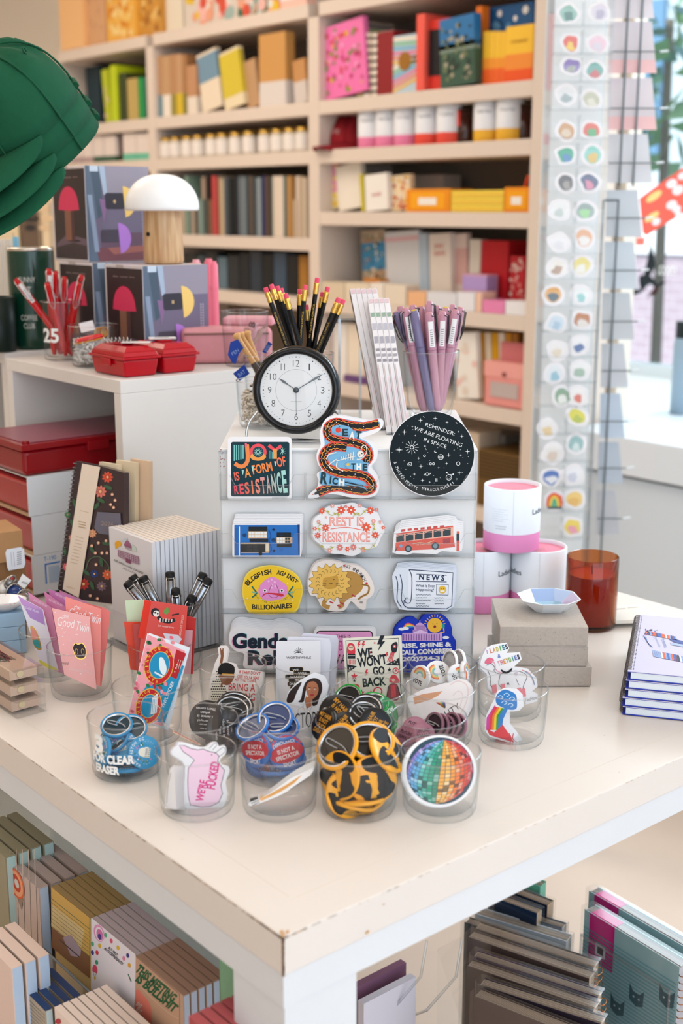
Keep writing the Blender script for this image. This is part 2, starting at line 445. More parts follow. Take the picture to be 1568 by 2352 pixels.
# ================================================================ the bookshelf
XS=2.168
bs=thing('bookshelf','tall white built-in bookshelf along the back wall full of stationery','bookshelf',(0,0,0))
SH=M('#e0d0c2',.5)
for y0,y1,z1 in((1.645,1.686,3.1),(2.626,2.682,2.13),(3.648,3.70,2.13),(4.42,4.46,2.13)):
 MB().box((XS,y0,0),(2.5,y1,z1),SH).done('upright',bs,bevel=.002)
ZB=dict(A=2.175,B=1.866,C=1.709,D=1.508,E=1.216,F=.939,G=.62,H=.3)
for nm,z in ZB.items():
 for bay,(y0,y1)in enumerate(((1.686,2.626),(2.682,3.648),(3.70,4.42))):
  zz=1.419 if(nm=='D' and bay)else z
  MB().box((XS+.001,y0,zz-.044),(2.5,y1,zz),SH).done('shelf_board',bs,bevel=.002)
MB().box((2.5,1.645,0),(2.515,4.46,3.1),M('#8f7f70',.7)).done('back_panel',bs)  # brown tone puts the shade inside the shelf bays into the colour
def yat(px,py,x=XS):return ax(px,py,x).y
def slab(name,label,cat,pl_,pr,pt,zb,col,group=None,xin=.02,depth=.14,bands=(),tilt=0,cover=None,spots=None,gloss=.45,parts=True,lift=0):
 """an upright thing on a shelf: px left, px right, py top; bands = (from, to, colour) up the front"""
 xf=XS+xin
 pb=(CY+pt)/2
 y1=yat(pl_,pt,xf);y0=yat(pr,pt,xf);z1=ax((pl_+pr)/2,pt,xf).z
 zb=zb+.0008+lift
 h=max(z1-zb,.02);wd=abs(y1-y0)
 Mx=Matrix.Translation((xf,(y0+y1)/2,zb))
 mb=MB();m=M(col,gloss)
 mb.box((0,-wd/2+.0006,0),(depth,wd/2-.0006,h),m)
 for f0,f1,c in bands:mb.box((-.0006,-wd/2+.0004,h*f0),(depth*.9,wd/2-.0004,h*f1),M(c,gloss))
 if spots:
  r2=random.Random(label);cols,n_,rs=spots
  for i in range(n_):
   cy_=r2.uniform(-wd/2*.85,wd/2*.85);cz=r2.uniform(h*.07,h*.93);r=rs*r2.uniform(.6,1.3)
   mb.add([(-.0012-i*.00001,cy_+r*math.cos(k*PI/4),cz+r*math.sin(k*PI/4))for k in range(8)][::-1],[range(8)],M(r2.choice(cols),gloss))
 if tilt:Mx=Mx@Matrix.Rotation(math.radians(tilt),4,'X');Mx.translation.z+=abs(math.sin(math.radians(tilt)))*wd/2
 if cover is None:
  o=mb.done(name,None,Mx);return tag(o,label,cat,group)
 t=thing(name,label,cat,Mx,group);mb.done('cover',t);cover(t,wd,h,depth);return t
def pages(t,wd,h,d):MB().box((.002,-wd/2+.003,h),(d-.002,wd/2-.003,h+.001),'#f1ece2').done('pages',t)
def ftext(t,s,wd,h,fy,w_,h_,col,nm='printed_title'):
 A=Art(lambda x,y:(x,y));A.text(s,0,0,w_*wd,h_,col)
 Mx=Matrix(((0,0,-1,-.0012),(-1,0,0,0),(0,1,0,h*fy),(0,0,0,1)))
 A.f=None
 mb=MB();vs,fs,x0,x1,y0,y1=glyphs(s)
 W=w_*wd;mb.add([(-.0015,-(((a-x0)/(x1-x0)-.5)*W),h*fy+((b-y0)/(y1-y0)-.5)*h_)for a,b in vs],fs,col)
 return mb.done(nm,t)
# right bay, top row (board B)
zb=ZB['B'];gB=None
slab('book','bright pink spotted book leaning face out in the right bay','book',745,845,58,zb,'#ef78b4',xin=.03,depth=.02,tilt=-6,spots=(['#d8452f','#c7336e','#e8b22e','#7a8f3a','#f7a9cf'],70,.007))
slab('book','floral spine beside the pink spotted book','book',818,835,66,zb,'#b9c089',xin=.05,spots=(['#e39a9a','#5f9a8a','#f0d35a'],14,.006))
for i,c in enumerate(['#e9e1d6','#c8b9a4','#e9e1d6']):slab('notebook','checked spiral spine, %s from the floral spine'%nth(i),'notebook',836+i*10,846+i*10,76,zb,c,xin=.04,bands=tuple((.06+k*.12,.1+k*.12,'#4a3f3a')for k in range(8)))
slab('book','thick dark red book standing between checked spines and the rainbow journal','book',866,904,72,zb,'#8f1f24',xin=.03,cover=pages)
def rainbow(t,wd,h,d):
 mb=MB()
 for k,c in enumerate(['#f2c14e','#ef8d6b','#e77fa6','#79b8d8','#8fc9a0','#f4ead2']):
  for q in(0,1):mb.add([(-.0012,wd/2,h*(.02+k*.08+q*.5)),(-.0012,-wd/2,h*(-.0+k*.08+.2+q*.3)),(-.0012,-wd/2,h*(.05+k*.08+.2+q*.3)),(-.0012,wd/2,h*(.07+k*.08+q*.5))],[(0,1,2,3)],c)
 mb.done('stripes',t)
 MB().cyl((-.003,0,h*.55),(0,0,h*.55),wd*.26,M('#a2702a',.35,metal=.3),n=24).done('gold_seal',t)
slab('journal','pale journal with rainbow stripes and a bronze round seal','journal',904,958,80,zb,'#bcd4e2',xin=.03,depth=.03,cover=rainbow)
slab('book','tall coral red spine right of the rainbow journal','book',957,976,32,zb,'#ee5f50',xin=.0,depth=.2)
slab('book','book with black cover and red border facing out','book',976,1034,44,zb,'#d8372c',xin=.02,depth=.03,cover=lambda t,wd,h,d:(MB().box((-.002,-wd/2+.002,h*.2),(0,wd/2-.01,h*.86),'#16161b').done('black_panel',t),ftext(t,'ONE',wd,h,.72,.5,.012,'#e04a3c'),ftext(t,'by the book',wd,h,.6,.6,.008,'#e8e8e8')))
slab('book','book with a blue sky over dark green hills facing out','book',1014,1094,40,zb,'#3c5a4a',xin=.0,depth=.03,tilt=-3,bands=((.55,1.0,'#2f74ad'),(.5,.62,'#7d8f82')),spots=(['#6e7a5a','#a8a28a','#2c3c34'],60,.007))
slab('book','big book with deep blue sky cover at the right of the top row','book',1094,1226,12,zb,'#1f5c93',xin=.09,depth=.04,bands=((.0,.55,'#2a4d6b'),),spots=(['#f1f3f4','#5b93bd','#14395c'],30,.012))
slab('book','narrow orange spine at the edge of the blue sky cover','book',1093,1108,14,zb,'#ef7a1d',xin=.05,depth=.03)
for i in range(4):slab('book','%s yellow to orange spine from the left in the right corner'%nth(i),'book',1110+i*13,1123+i*13,72,zb,'#f6c33a','yellow and orange paperbacks',xin=.03,depth=.03,bands=((0,.3,'#f0672a'),(.3,.5,'#f39a34')))
slab('book','yellow to orange paperback cover facing out in the right corner','book',1162,1226,58,zb,'#f6c33a',xin=.02,depth=.03,cover=lambda t,wd,h,d:(MB().box((-.0008,-wd/2,0),(0,wd/2,h*.22),'#ee5b26').done('orange_base',t),MB().box((-.0007,-wd/2,h*.22),(0,wd/2,h*.5),'#f2923a').done('orange_middle',t),ftext(t,'CANDIDE',wd,h,.72,.6,.009,'#a8741f')))
# tins with a white sleeve and a coloured foot
def tin(Mx,label,foot,group=None,r=.044,h=.115,txt='Ladies',seam=0,top='#ee8fb4'):
 t=thing('candle_tin',label,'candle',Mx,group)
 MB().lathe([(r-.0008,.0),(r,.001),(r,h*.29)],M(foot,.5),40).done('foot',t)
 MB().lathe([(r+.0004,h*.29),(r+.0006,h-.001),(r,h),(r-.003,h),(r-.003,h-.006)],M('#eceef3',.5),40).done('sleeve',t)
 MB().lathe([(r-.003,h-.006),(0,h-.006)],M(top,.45),40).done('lid',t)
 return t
def wrap_text(t,s,r,z,hgt,wid,ang,col,nm='printed_words'):
 vs,fs,x0,x1,y0,y1=glyphs(s);mb=MB();rr_=r+.0011
 mb.add([(rr_*math.cos(ang+((a-x0)/(x1-x0)-.5)*wid/r),rr_*math.sin(ang+((a-x0)/(x1-x0)-.5)*wid/r),z+((b-y0)/(y1-y0)-.5)*hgt)for a,b in vs],fs,col)
 return mb.done(nm,t)
zc=ZB['C']+.0008
for i,(px,c,lb)in enumerate([(845,'#ee86ae','pink'),(885,'#ee86ae','pink'),(928,'#ee86ae','pink'),(977,'#ee5343','coral red'),(1026,'#ee5343','coral red'),(1112,'#f2b93a','yellow'),(1164,'#f2b93a','yellow')]):
 y=yat(px,330,XS+.05)
 t=tin(Matrix.Translation((XS+.06,y,zc)),'%s footed white candle tin, %s tin from the left on the second shelf'%(lb,nth(i)),c,'white candle tins on the shelf',r=.040)
 wrap_text(t,['Sandalwood','Ladies First','Ladies Night','Lavender','Calm','Golden Hour','Citrus Peel'][i],.0405,.085,.008,.045,PI+.5,'#55565c')
for i,(px,c)in enumerate(((1068,'#e4473c'),(1200,'#d9952e'))):
 t=thing('candle_glass',['dark amber candle jar with red label between the coral and yellow tins','dark amber candle jar with gold label at the right end'][i],'candle',Matrix.Translation((XS+.09,yat(px,320,XS+.09),zc)),None)
 MB().lathe([(0,0),(.034,0),(.036,.005),(.036,.1),(.034,.1),(.034,.09),(0,.09)],M('#3a130b',.1,coat=.6),32).done('glass',t)
 MB().box((-.0375,-.012,.05),(-.034,.014,.095),M(c,.5)).done('label',t)
def cap(Mx,label,col,group=None,word=None,s=1.0,peak=1.0):
 t=thing('baseball_cap',label,'cap',Mx,group)
 mc=M(col,.85,noise=.12,scale=90,bump=.3)
 mb=MB();n=48;vs=[];fs=[];R=.086*s
 rows=14
 for j in range(rows+1):
  ph=PI/2*j/rows
  for i in range(n):
   a=2*PI*i/n
   rad=math.sin(ph)**.82*R*(1+.012*math.cos(6*a)*math.sin(ph))
   z=(math.cos(ph)**.8)*.112*s
   z+=.005*s*math.sin(3*a+1)*math.sin(2*ph)+.005*s*math.sin(7*a+5*ph)*math.sin(2*ph);rad*=1+.02*math.sin(4*a+6*ph)*math.sin(2*ph)**2
   vs.append((rad*math.cos(a)*1.08,rad*math.sin(a),z))
 for j in range(rows):
  for i in range(n):
   # gap above the back strap
   if j>=rows-4 and(i<4 or i>=n-4):continue
   fs.append((j*n+i,(j+1)*n+i,(j+1)*n+(i+1)%n,j*n+(i+1)%n))
 mb.add(vs,fs,mc,True);o=mb.done('crown',t)
 sd=o.modifiers.new('cloth','SOLIDIFY');sd.thickness=.0022
 mb=MB()
 for k in range(6):
  a=PI/6+k*PI/3
  mb.tube([(math.sin(PI/2*q/10)**.82*R*1.09*math.cos(a),math.sin(PI/2*q/10)**.82*R*1.012*math.sin(a),math.cos(PI/2*q/10)**.8*.112*s+.001)for q in range(11)],.0016,mc,6)
 mb.lathe([(0,.117*s),(.006,.116*s),(.008,.111*s)],mc,16);mb.done('seam',t)
 for k in range(6):
  mb=MB();a=k*PI/3;ph=.75;mb.tube([(math.sin(ph)**.82*R*1.09*math.cos(a)+.0045*math.cos(q*PI/4)*-math.sin(a),math.sin(ph)**.82*R*1.01*math.sin(a)+.0045*math.cos(q*PI/4)*math.cos(a),math.cos(ph)**.8*.112*s+.0045*math.sin(q*PI/4)+.003)for q in range(8)],.0014,mc,5,True).done('eyelet',t)
 mb=MB();nu=48;nv=8;vs=[];fs=[]
 for j in range(nv+1):
  for i in range(nu+1):
   a=PI-1.15+2.3*i/nu;q=j/nv
   e=math.cos((a-PI)/1.15*PI/2)**.85 if abs(a-PI)<1.149 else 0
   x=R*1.08*math.cos(a)-q*.086*s*e*peak;y=R*math.sin(a)*(1-.06*q);z=.003-abs(y/R)**2*.050*s*q*e**.6-q*.010*s
   vs.append((x,y,z))
 for j in range(nv):
  for i in range(nu):a=j*(nu+1)+i;fs.append((a,a+1,a+nu+2,a+nu+1))
 mb.add(vs,fs,mc,True);o=mb.done('brim',t);sd=o.modifiers.new('card','SOLIDIFY');sd.thickness=.003
 MB().tube([(R*1.08*math.cos(a)*1.005,R*math.sin(a)*1.005,.008+.001*math.sin(a*9))for a in[(-.7+1.4*i/14)for i in range(15)]],[.006]*15,mc,6).done('strap',t)
 if word:
  A=MB();vs,fs,x0,x1,y0,y1=glyphs(word)
  A.add([(-R*1.06+.002,-((a-x0)/(x1-x0)-.5)*.05,.045+((b-y0)/(y1-y0)-.5)*.02)for a,b in vs],fs,'#c9a8a8');A.done('printed_word',t)
 return t
cap(Matrix.Translation((XS+.13,yat(796,336,XS+.1),zc+.012)),'dark red cap with pale letters at the left of the second shelf','#8a1420',word='NEW',s=.95)
# right bay, board D
zb=ZB['D']
slab('notepad','yellow patterned pad with a pink block leaning at the far left of the third shelf','notepad',738,784,378,zb,'#f7e6b0',xin=.06,depth=.02,tilt=-8,bands=((.35,.98,'#f49ac0'),),spots=(['#f2c52e','#f6d95a'],30,.008))
slab('notepad','cream notepad beside the yellow and pink pad','notepad',778,836,382,zb,'#efe6d8',xin=.05,depth=.02,tilt=-8)
slab('notepad','thin olive yellow spine on the third shelf','notepad',830,838,400,zb,'#c9b92c',xin=.03,tilt=-6,depth=.1)
slab('notebook','white notebook with a small red print on the third shelf','notebook',840,892,402,zb,'#f2ede6',xin=.03,depth=.02,tilt=-4,cover=lambda t,wd,h,d:ftext(t,'wild',wd,h,.45,.4,.012,'#c9574a'))
slab('notepad','floral notepad between the white notebook and the orange box','notepad',894,944,404,zb,'#f0d8b0',xin=.05,depth=.02,tilt=-3,spots=(['#d8632e','#e8b84a','#b8452c','#f3ead6'],45,.006))
slab('box','pale boxes standing in the back of the third shelf','box',940,1018,402,zb,'#cdbcae',xin=.2,depth=.08)
lb=lambda t,wd,h,d:(MB().box((-.0008,-wd/2+wd*.12,h*.15),(0,wd/2-wd*.12,h*.85),M('#f6a81a',.5)).done('front_panel',t),MB().box((-.0016,-wd*.2,h*.3),(0,wd*.2,h*.62),'#f4efe6').done('label',t))
slab('card_box','orange box with a white label, left of the yellow stack','box',932,1034,434,zb,'#ee9320',xin=.02,depth=.1,cover=lb)
slab('card_box','orange box with a white label, right of the yellow stack','box',1158,1216,430,zb,'#ee9320',xin=.02,depth=.1,cover=lb)
for i in range(3):
 z0=ZB['D']+.001+i*.021
 y1=yat(1036,450,XS+.02);y0=yat(1156,450,XS+.02)
 mb=MB().box((0,0,0),(.1,y1-y0,.0203),M('#f0cf4e',.5));mb.box((-.0005,0,.006),(.05,y1-y0,.0075),M('#e79a3c',.5))
 tag(mb.done('card_box',None,Matrix.Translation((XS+.02,y0,z0))),'flat yellow box, %s of the yellow stack'%['bottom','middle','top'][i],'box','stacked yellow boxes')
tag(MB().cyl((XS+.06,yat(1172,430),1.572),(XS+.05,yat(1185,430),1.61),.005,'#e0593a').done('clip_tag'),'small coral stick poking up behind the right orange box','stick')
# right bay, board E
zb=ZB['E']
slab('book','busy black and tan floral book with a blue title panel','book',836,890,532,zb,'#b7a58e',xin=.12,depth=.02,tilt=-5,bands=((.42,.82,'#3f88b4'),),spots=(['#2b2b30','#e8dcc8','#a8744a','#58794e'],80,.005))
slab('planner','white planner in clear film next to the floral book','planner',890,968,535,zb,'#dcdcdf',xin=.12,depth=.02,tilt=-4,gloss=.15,bands=((.86,.92,'#e6b9bf'),))
slab('planner','narrow pale blue planner edge on the fourth shelf','planner',968,988,537,zb,'#b6c8d8',xin=.12,depth=.03,tilt=-4,gloss=.2)
slab('notebook','cream notebook with red letters on the fourth shelf','notebook',990,1040,538,zb,'#e9ded2',xin=.12,depth=.02,tilt=-3,cover=lambda t,wd,h,d:(ftext(t,'MY',wd,h,.82,.4,.014,'#d23c34'),ftext(t,'DAYS',wd,h,.72,.5,.014,'#d23c34')))
slab('notebook','cream and rose notebook behind the red lettered one','notebook',1042,1078,538,zb,'#e6d3c8',xin=.14,depth=.02,tilt=-3,bands=((.3,.8,'#dcb0a8'),))
slab('notebook','plain cream notebook left of the red case','notebook',1078,1104,550,zb,'#e9e1d2',xin=.14,depth=.03)
slab('case','upright red case on the fourth shelf','case',1106,1168,553,zb,'#c8222c',xin=.14,depth=.1)
slab('box','red and white floral box at the right end of the fourth shelf','box',1172,1206,588,zb,'#cf2e38',xin=.14,depth=.1,spots=(['#f0cfc8','#e88a86'],40,.006))
slab('box','small lilac and pink box in front of the red case','box',1062,1118,630,zb,'#d9a7c0',xin=.08,depth=.05,bands=((.55,.95,'#b69ad2'),))
slab('block','small wooden block in front of the floral book','block',834,872,640,zb,'#d68a3c',xin=.08,depth=.04)
for i,(a,b,t_,c)in enumerate([(731,790,648,'#dccbb0'),(792,848,650,'#e6d6bd'),(850,880,650,'#efe6da'),(882,932,654,'#e6d9c6'),(936,978,670,'#eeb98c'),(980,1048,672,'#dfe0e6'),(1050,1090,672,'#e9eaf0'),(1092,1106,672,'#f0c8b0'),(1108,1158,690,'#e88ab8'),(1160,1208,692,'#ecebee')]):
 slab('card_box','%s flat box from the left along the front of the fourth shelf'%nth(i),'box',a,b,t_,zb,c,'flat boxes along the fourth shelf',xin=.01,depth=.06)
# right bay, board F
zb=ZB['F']
for i,(a,b,t_,c)in enumerate([(732,762,742,'#ead6d2'),(764,796,742,'#f2ece6'),(798,838,745,'#f0e3cf'),(840,862,745,'#ef86b4'),(864,900,750,'#dfe2e4')]):
 slab('notebook','%s pale notebook from the left behind the clear pencil rack'%nth(i),'notebook',a,b,t_,zb,c,'pale notebooks on the fifth shelf',xin=.05)
slab('notebook','big white notebook cover leaning on yellow spines on the fifth shelf','notebook',1052,1104,768,zb,'#f3efe8',xin=.04,depth=.02,tilt=-6,spots=(['#f0c9c0','#e9dccf'],10,.012))
for i in range(6):slab('notebook','%s yellow spine from the left behind the pink pouch'%nth(i),'notebook',1106+i*16,1120+i*16,766,zb,['#eaa512','#e9d9c0','#dba312','#e9e0d0','#c98a18','#a9702a'][i],'yellow spines on the fifth shelf',xin=.07,tilt=-5,depth=.1)
bg=thing('pouch','pink pouch with flap and clear window at the right of the fifth shelf','pouch',Matrix.Translation((XS+.01,yat(1158,900,XS+.01),zb+.001)))
MB().box((0,-.085,0),(.05,.085,.135),M('#ea9a94',.5)).done('body',bg,bevel=.008)
MB().box((.055,-.06,.0),(.09,.075,.19),M('#e0868a',.5)).done('back_pocket',bg,bevel=.006)
MB().box((-.002,-.084,.09),(0,.084,.135),M('#f0a8a0',.5)).done('flap',bg)
MB().cyl((-.006,0,.1),(-.001,0,.1),.007,M('#8a4a48',.4),n=12).done('snap',bg)
MB().box((-.003,-.055,.03),(0,.055,.075),M('#c3b4b0',.2)).done('clear_window',bg)
tag(MB().box((0,0,0),(.14,.14,.022),M('#6a4a80',.5)).done('flat_box',None,Matrix.Translation((XS+.03,yat(850,915,XS+.03),zb+.001))),'flat purple box lying behind the clear pencil rack','box')
tag(MB().box((0,0,0),(.12,.1,.026),M('#d0502e',.5)).done('flat_box',None,Matrix.Translation((XS+.03,yat(760,905,XS+.03),zb+.001))),'flat orange red box lying near the clock','box')
# board G
zb=ZB['G']
slab('card_box','beige box behind the space sticker on the sixth shelf','box',1060,1100,992,zb,'#d6c3ac',xin=.05,depth=.1)
slab('card_box','grey box on the sixth shelf','box',1104,1160,996,zb,'#8d8a86',xin=.14,depth=.1)
slab('basket','brown ribbed basket at the foot of the visible shelf','basket',1098,1198,1040,zb,'#6d5128',xin=.03,depth=.16,bands=tuple((.5+k*.06,.53+k*.06,'#3d2c14')for k in range(8)))
# middle bay, board B
zb=ZB['B']
for i,(a,b,t_,c,bd)in enumerate([(360,371,128,'#b98e66','#6f8c98'),(371,389,128,'#c39a70','#efe4d6'),(389,403,125,'#b98a60','#9a8c3c'),(403,417,124,'#c59a72','#d9ba2c'),(417,428,126,'#a9794e','#8b7f3a'),(428,450,150,'#c29068','#e9dccd')]):
 slab('notebook','%s kraft spine from the left with a coloured foot'%nth(i),'notebook',a,b,t_,zb,c,'kraft notebooks with coloured feet',xin=.02,bands=((0,.36,bd),))
slab('notebook','wide brown kraft notebook behind the small kraft spines','notebook',418,474,130,zb,'#9a6c42',xin=.1,depth=.04)
slab('notepad','cream pad with a blue patch in clear film','notepad',462,508,122,zb,'#ecdcc4',xin=.03,depth=.02,tilt=-10,gloss=.1,bands=((.5,.95,'#7597ae'),))
slab('notepad','cream pad with a yellow patch in clear film','notepad',514,560,118,zb,'#ecdcb8',xin=.03,depth=.02,tilt=-10,gloss=.1,bands=((.2,.95,'#d8c23a'),))
slab('paper_bag','kraft sheet leaning left of the tall kraft pack','bag',566,596,140,zb,'#c39a72',xin=.05,depth=.02,tilt=-10)
slab('paper_bag','tall kraft pack with a white lower half','bag',594,655,76,zb,'#d09a58',xin=.02,depth=.04,bands=((0,.34,'#dfd6d0'),),gloss=.25)
slab('paper_bag','kraft pack with white foot against the middle upright','bag',676,706,138,zb,'#c9935c',xin=.04,depth=.04,tilt=-6,bands=((0,.5,'#d8cdc6'),))
zc=ZB['C']+.0008
jx=[385,407,434,459,490,515,545,576,612,641,670,698]
j0=None
for i,px in enumerate(jx):
 Mx=Matrix.Translation((XS+.05,yat(px,340,XS+.05),zc))
 lab='small white jar with gold lid, %s from the left in its row'%nth(i)
 if j0 is None:
  j0=thing('candle_jar',lab,'jar',Mx,'white jars with gold lids')
  MB().lathe([(0,0),(.028,0),(.030,.004),(.030,.062),(.026,.068)],M('#d9cdbd',.2),28).done('glass',j0)
  MB().lathe([(.0304,.008),(.0304,.056)],M('#efe6de',.5),28).done('label',j0)
  MB().lathe([(.029,.066),(.029,.082),(0,.083)],M('#b08d42',.3,metal=.8),28).done('lid',j0)
 else:dup(j0,Mx,lab)
# middle bay, board D: rows of thin spines
rr=random.Random(11);px=384;k=0
pal=['#8d8276','#a8968a','#6c6a68','#b9a692','#7f9a8a','#9a7f84','#c2b19a','#5a5550','#8aa096','#b79c8a','#35322e','#7a5a44','#c24a4a','#cdb896','#d6c3a0','#57606a','#2e3538','#433a30','#20242a','#6a747c','#7b868c','#3a4650','#584c42','#4c5c66','#8f9aa0','#2c2f55','#5b463c','#7d8f88','#e0d0bd','#ead9c6','#e2d3c3','#5a6a66','#b8884e','#d2bb9e','#e3d5c4','#bfa98e','#cdbda6']
for c in pal:
 wpx=rr.choice([7,8,9,10]);top=rr.choice([404,406,408,404,458 if px<500 or px>640 else 410])
 if px+wpx>706:break
 slab('notebook','%s thin spine from the left in the crowded middle row'%nth(k),'notebook',px,px+wpx,top,1.419,c,'thin spines in the crowded middle row',xin=.015+rr.random()*.02,depth=.16)
 px+=wpx+.3;k+=1
# middle bay, board E: dark cases and glossy bottles
rr=random.Random(5)
for i,(a,b,t_,c)in enumerate([(420,450,580,'#1d1f22'),(452,470,585,'#39464d'),(472,498,580,'#1a2026'),(500,520,590,'#5f7684'),(522,548,586,'#24292e'),(550,572,582,'#191c22'),(574,600,578,'#2a3542'),(602,626,584,'#15171b'),(628,656,580,'#3b4f63'),(658,684,586,'#16181d'),(686,706,588,'#a8742c')]):
 slab('case','%s dark glossy case from the left under the crowded spines'%nth(i),'case',a,b,t_,ZB['E'],c,'dark cases on the lower middle shelf',xin=.05,gloss=.12)
# left bay
zb=ZB['B']
slab('book','dark blue book at the left of the green books','book',196,228,152,zb,'#12303c',xin=.1)
slab('book','lime green book leaning beside the caps','book',238,252,160,zb,'#b9c428',xin=.03,tilt=-6,spots=(['#e8c9a8'],6,.01))
slab('book','tall bright lime green spine','book',252,266,150,zb,'#c0d01e',xin=.01)
slab('book','dark olive spine between lime and tan','book',270,290,168,zb,'#38421f',xin=.02)
slab('book','tan spine in the left bay','book',291,315,180,zb,'#c0a661',xin=.02)
slab('book','emerald green spine near the left upright','book',316,328,178,zb,'#179a4c',xin=.02)
slab('book','teal spine against the left upright','book',328,337,178,zb,'#1f6a55',xin=.02)
slab('book','green book lying behind the tall spines','book',276,312,158,zb,'#3f6a3a',xin=.12)
for i,(a,b)in enumerate(((163,186),(188,211),(213,236),(238,264))):
 slab('card_box','%s white box from the left on the shelf beside the caps'%nth(i),'box',a,b,312,ZB['C'],'#e6d8d0','white boxes with dark feet',xin=.02,bands=((0,.22,'#2d5a42' if i>1 else '#b59c9c'),))
slab('card_box','dark brown box between white boxes of the left bay','box',266,277,308,ZB['C'],'#4a2018',xin=.04)
for i,(a,b)in enumerate(((281,311),(312,341))):
 slab('card_box',['white box with a mint foot next to the brown one','white box with a mint foot against the upright'][i],'box',a,b,306,ZB['C'],'#e6d8d0',None,xin=.02,bands=((0,.26,'#6cc0a2'),))
slab('case','dark case low in the left bay behind the lamp boxes','case',336,346,388,1.419,'#241f1c',xin=.03)
# top row on board A
zb=ZB['A']
slab('file_box','plain pale orange file box at the left end of the top shelf','file box',131,186,-60,zb,'#f3bf85',xin=.0,depth=.26)
slab('file_box','tan speckled file box on the top shelf','file box',187,238,-60,zb,'#d9a679',xin=.02,depth=.24,spots=(['#c89468','#e6b88a'],60,.005))
slab('file_box','yellow marbled file box on the top shelf','file box',241,308,-60,zb,'#f0b24a',xin=.02,depth=.24,spots=(['#f5c86a','#e08c28','#f7d68c'],60,.014))
slab('file_box','amber marbled file box on the top shelf','file box',309,368,-60,zb,'#cf9440',xin=.04,depth=.24,spots=(['#a86a24','#e8bf70','#d89a3a'],60,.014))
slab('file_box','plain cream file box on the top shelf','file box',371,418,-60,zb,'#e9ddc8',xin=.06,depth=.24)
gw=['#e8c02c','#e9a384','#d8523c','#e5e1d8','#9fb6b0','#2f6a4c','#f0b9b0']
for i,(a,b)in enumerate(((421,545),(547,590),(592,640))):
 slab('gift_wrap',['wide gift wrap pack with yellow and peach petals','gift wrap pack with a green leaf','gift wrap pack with red spots'][i],'gift wrap',a,b,-60,zb,'#dccfc2',xin=.04,depth=.05,spots=(gw,46-8*i,.022))
slab('gift_wrap','pale blue and pink pack at the right of the top shelf','gift wrap',642,704,-60,zb,'#e3edef',xin=.04,depth=.05,bands=((0,.3,'#f3c5b6'),))
# things far left behind the caps
fb=thing('wall_art','beige framed print low behind the caps, far left','picture',Matrix.Translation((1.6,4.35,0)))
pf=Plane(af(20,515,4.4));
for nm,(a,b),c,c2,lab in(('framed_print',(-40,44),'#d8c29a','#8a6a40','beige print at the far left under the green caps'),('framed_print',(46,90),'#6a5544','#34302c','brown print beside the beige one under the green caps'),('framed_print',(92,108),'#e0c7a2','#d8b890','narrow cream panel left of the lamp boxes')):
 p0=pf.uv(a,575);p1=pf.uv(b,400)
 mb=MB().box((p0[0],p0[1]-.4,-.02),(p1[0],p1[1],0),M(c,.6));cx_,cy_=(p0[0]+p1[0])/2,(p0[1]+p1[1])/2
 for k in range(5):mb.add([(cx_+math.cos(q)*.02*(1+k%2),cy_-.05+k*.03+math.sin(q)*.012,.001)for q in[i*PI/4 for i in range(8)]],[range(8)],M(c2,.6))
 tag(mb.done(nm,None,pf.M),lab,'picture')
bpy.data.objects.remove(fb)
pw=Plane(ay(40,70,6.99),U=(1,0,0),V=(0,0,1))
for a,b,c,d,col,lab in((0,22,75,130,'#e0cba8','cream sheet pinned on the far wall at the left edge'),(24,78,45,130,'#e8d8c8','pale print with red marks pinned on the far wall')):
 p0=pw.uv(a,d);p1=pw.uv(b,c);mb=MB().box((p0[0],p0[1],0),(p1[0],p1[1],.004),M(col,.7))
 if a:
  for x,y in((36,66),(68,88)):u,v=pw.uv(x,y);mb.box((u-.05,v-.03,.004),(u+.05,v+.03,.005),'#c8604a')
 tag(mb.done('wall_print',None,pw.M),lab,'picture')
p0=pw.uv(96,160);p1=pw.uv(136,44)
win2=struct(MB().box((p0[0],p0[1],0),(p1[0]+.1,p1[1],.01),M('#f4f7f7',.3)).done('window_2',None,pw.M))
# ================================================================ white riser cubes on the left of the table
def cube(lo,hi,th,label,mat):
 t=thing('riser_cube',label,'riser',Matrix.Translation(lo))
 X,Y,Z=hi[0]-lo[0],hi[1]-lo[1],hi[2]-lo[2]
 MB().box((0,0,Z-th),(X,Y,Z),mat).done('top_board',t,bevel=.001)
 MB().box((0,0,0),(X,th,Z-th),mat).done('side_board',t,bevel=.001)
 MB().box((0,Y-th,0),(X,Y,Z-th),mat).done('side_board',t,bevel=.001)
 MB().box((X-th,th,th),(X,Y-th,Z-th),mat).done('back_board',t)
 MB().box((0,th,0),(X-th,Y-th,th*.3),mat).done('base_board',t)
 return t
RM=M('#e6e0db',.45,noise=.03,scale=7)
cube((.394,.924,.9005),(.715,1.322,1.26),.021,'white open riser cube with red tins inside, pens and lamp boxes on top',RM)
cube((.43,1.40,.9005),(.84,1.80,1.26),.021,'second white riser cube behind the first, under the dark green mugs',RM)
